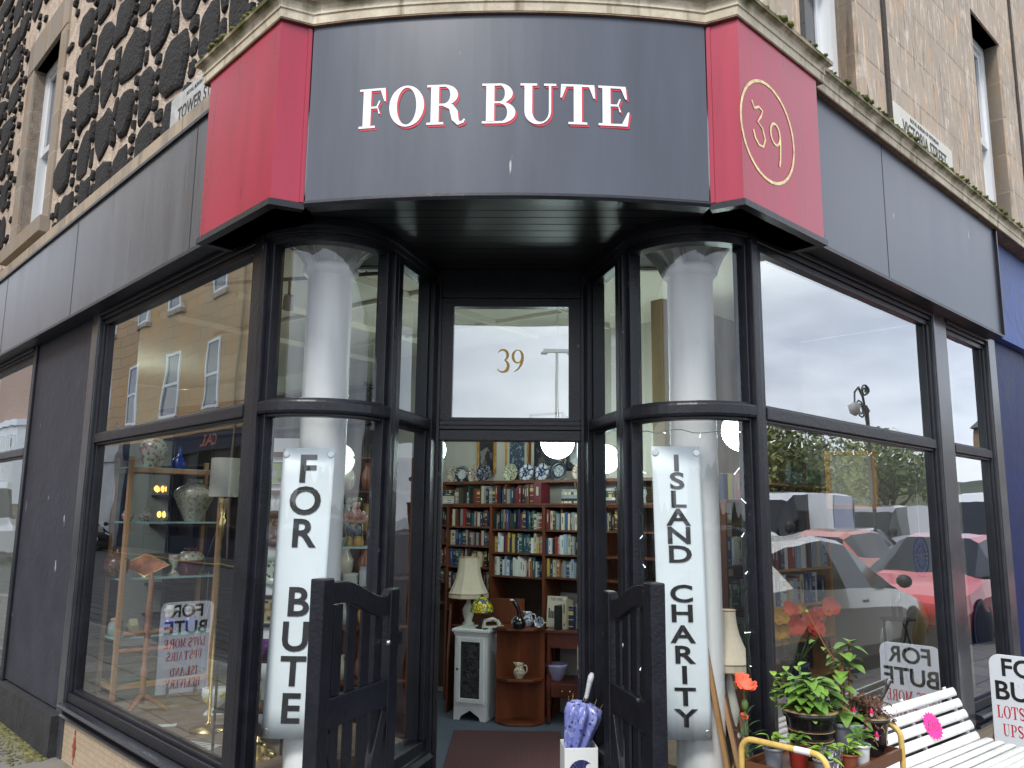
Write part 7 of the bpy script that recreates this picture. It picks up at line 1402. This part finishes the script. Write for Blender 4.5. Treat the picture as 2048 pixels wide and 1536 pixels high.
for j, (rad, k) in enumerate(((170,0),(210,.55),(260,1),(330,.6),(380,0))):
    for i in range(n+1):
        a = math.radians(40-250*i/n); h = k*(11+7*math.sin(i*.13)+4*math.sin(i*.37+1)+2.5*math.sin(i*.9)+rh.uniform(-.8,.8)); vs.append((rad*math.cos(a), rad*math.sin(a), h-.6))
b.add(vs, [(j*(n+1)+i, j*(n+1)+i+1, (j+1)*(n+1)+i+1, (j+1)*(n+1)+i) for j in range(4) for i in range(n)], True); struct('hills', b, HILL)
b = MB(); b.box(-400, 400, -400, 400, -1.6, -.30); struct('water', b, mat('sea', (.06,.09,.10), .2, bump=.3, bscale=1))
b = MB(MR); b.box(2, 70, 15, 16.5, -.3, -.02); struct('grass_verge', b, mat('grass', (.06,.10,.02), .9, var=.3, vscale=2))
q = Vector((17.34, 10.9, RD)); t = thing('street_lamp', 'ornate scrolled cast iron street lamp across the road', 'street lamp', tuple(q)); IRON = mat('cast_iron', (.02,.022,.022), .5)
b = MB(); b.lathe([(.16,0),(.16,.4),(.09,.5),(.07,1.0),(.09,1.05),(.055,1.1),(.05,4.3),(.07,4.35),(.03,4.5)], (0,0,0), 14); b.build('post', IRON, t)
du = Vector((-1/S2, -1/S2, 0)); sp = lambda c, r0, a0, a1, k=22: [(c[0]+(r0*(1-.75*i/k))*math.cos(a0+(a1-a0)*i/k), c[1]+(r0*(1-.75*i/k))*math.sin(a0+(a1-a0)*i/k)) for i in range(k+1)]
b = MB(); up3 = lambda P: [du*x+Vector((0,0,z_)) for x, z_ in P]
b.tube(up3([(0,3.9),(.02,4.4),(.1,4.7),(.35,4.9),(.62,4.75),(.68,4.5)]), .03, 7); b.tube(up3(sp((.32,4.35),.26,0,4.5*PI)), .022, 6); b.tube(up3(sp((.02,4.85),.16,-1.2,3.2*PI)), .02, 6); b.tube(up3([(0,3.75),(.2,3.7),(.5,3.85),(.75,3.8)]), .022, 6); b.build('scroll_bracket', IRON, t)
b = MB(); b.lathe([(.05,4.50),(.16,4.42),(.12,4.22),(.03,4.15)], tuple(du*.68), 12); b.build('lantern', mat('lantern_glass', (.4,.4,.38), .2), t)
p = Vector((0.894, 30.000, 7.778)); t = thing('lighting_mast', 'tall slim lighting mast on the seafront reflected in the overlight', 'mast', (p.x, 8.82-30, RD)); b = MB(); b.lathe([(.12,0),(.05,p.z)], (0,0,0), 8); b.build('pole', STEEL, t); b = MB(); b.box(-.5,.5,-.08,.08,p.z,p.z+.12); b.box(-.6,-.35,-.2,.2,p.z-.05,p.z-.001); b.box(.35,.6,-.2,.2,p.z-.05,p.z-.001); b.build('lamp_arm', STEEL, t)
t = thing('sandstone_terrace', 'distant brown sandstone terrace with chimneys down the seafront street', 'building', tuple(Rp(66, 9, 0))); ti = inv(t)
SAND2 = bricks('terrace_sandstone', (.30,.20,.13), (.25,.17,.11), (.15,.11,.08), 1., .4, .01, ((1/S2, -1/S2, 0), UZ), .2)
b = MB(MR); b.box(62, 74, 4.5, 17.3, RD, 8.2); tp(b, 'wall', SAND2)
b = MB(MR); b.prism([(61.7, 8.2), (68, 11), (74.3, 8.2)], 0, 0.01) if False else b.hexa([(61.6,4.3,8.201),(74.4,4.3,8.201),(74.4,17.5,8.201),(61.6,17.5,8.201),(67,5,10.4),(69,5,10.4),(69,17,10.4),(67,17,10.4)]); tp(b, 'roof', mat('slate', (.06,.065,.07), .6))
for w in (6.5, 11, 15.5):
    b = MB(MR); b.box(67.2, 68.8, w-.5, w+.5, 9.6, 11.6); c_ = tp(b, 'chimney', SAND2); 
    for k in range(4): b = MB(MR); b.lathe([(.12,0),(.10,.5)], (67.4+.4*k, w, 11.601), 8); tp(b, 'chimney_pot', TERR, c_)
    for z_ in (1.0, 4.2):
        for k in (-1.2, 1.2): b = MB(MR); b.box(61.95, 61.999, w+k-.5, w+k+.5, z_, z_+2.0); tp(b, 'window', DGL)
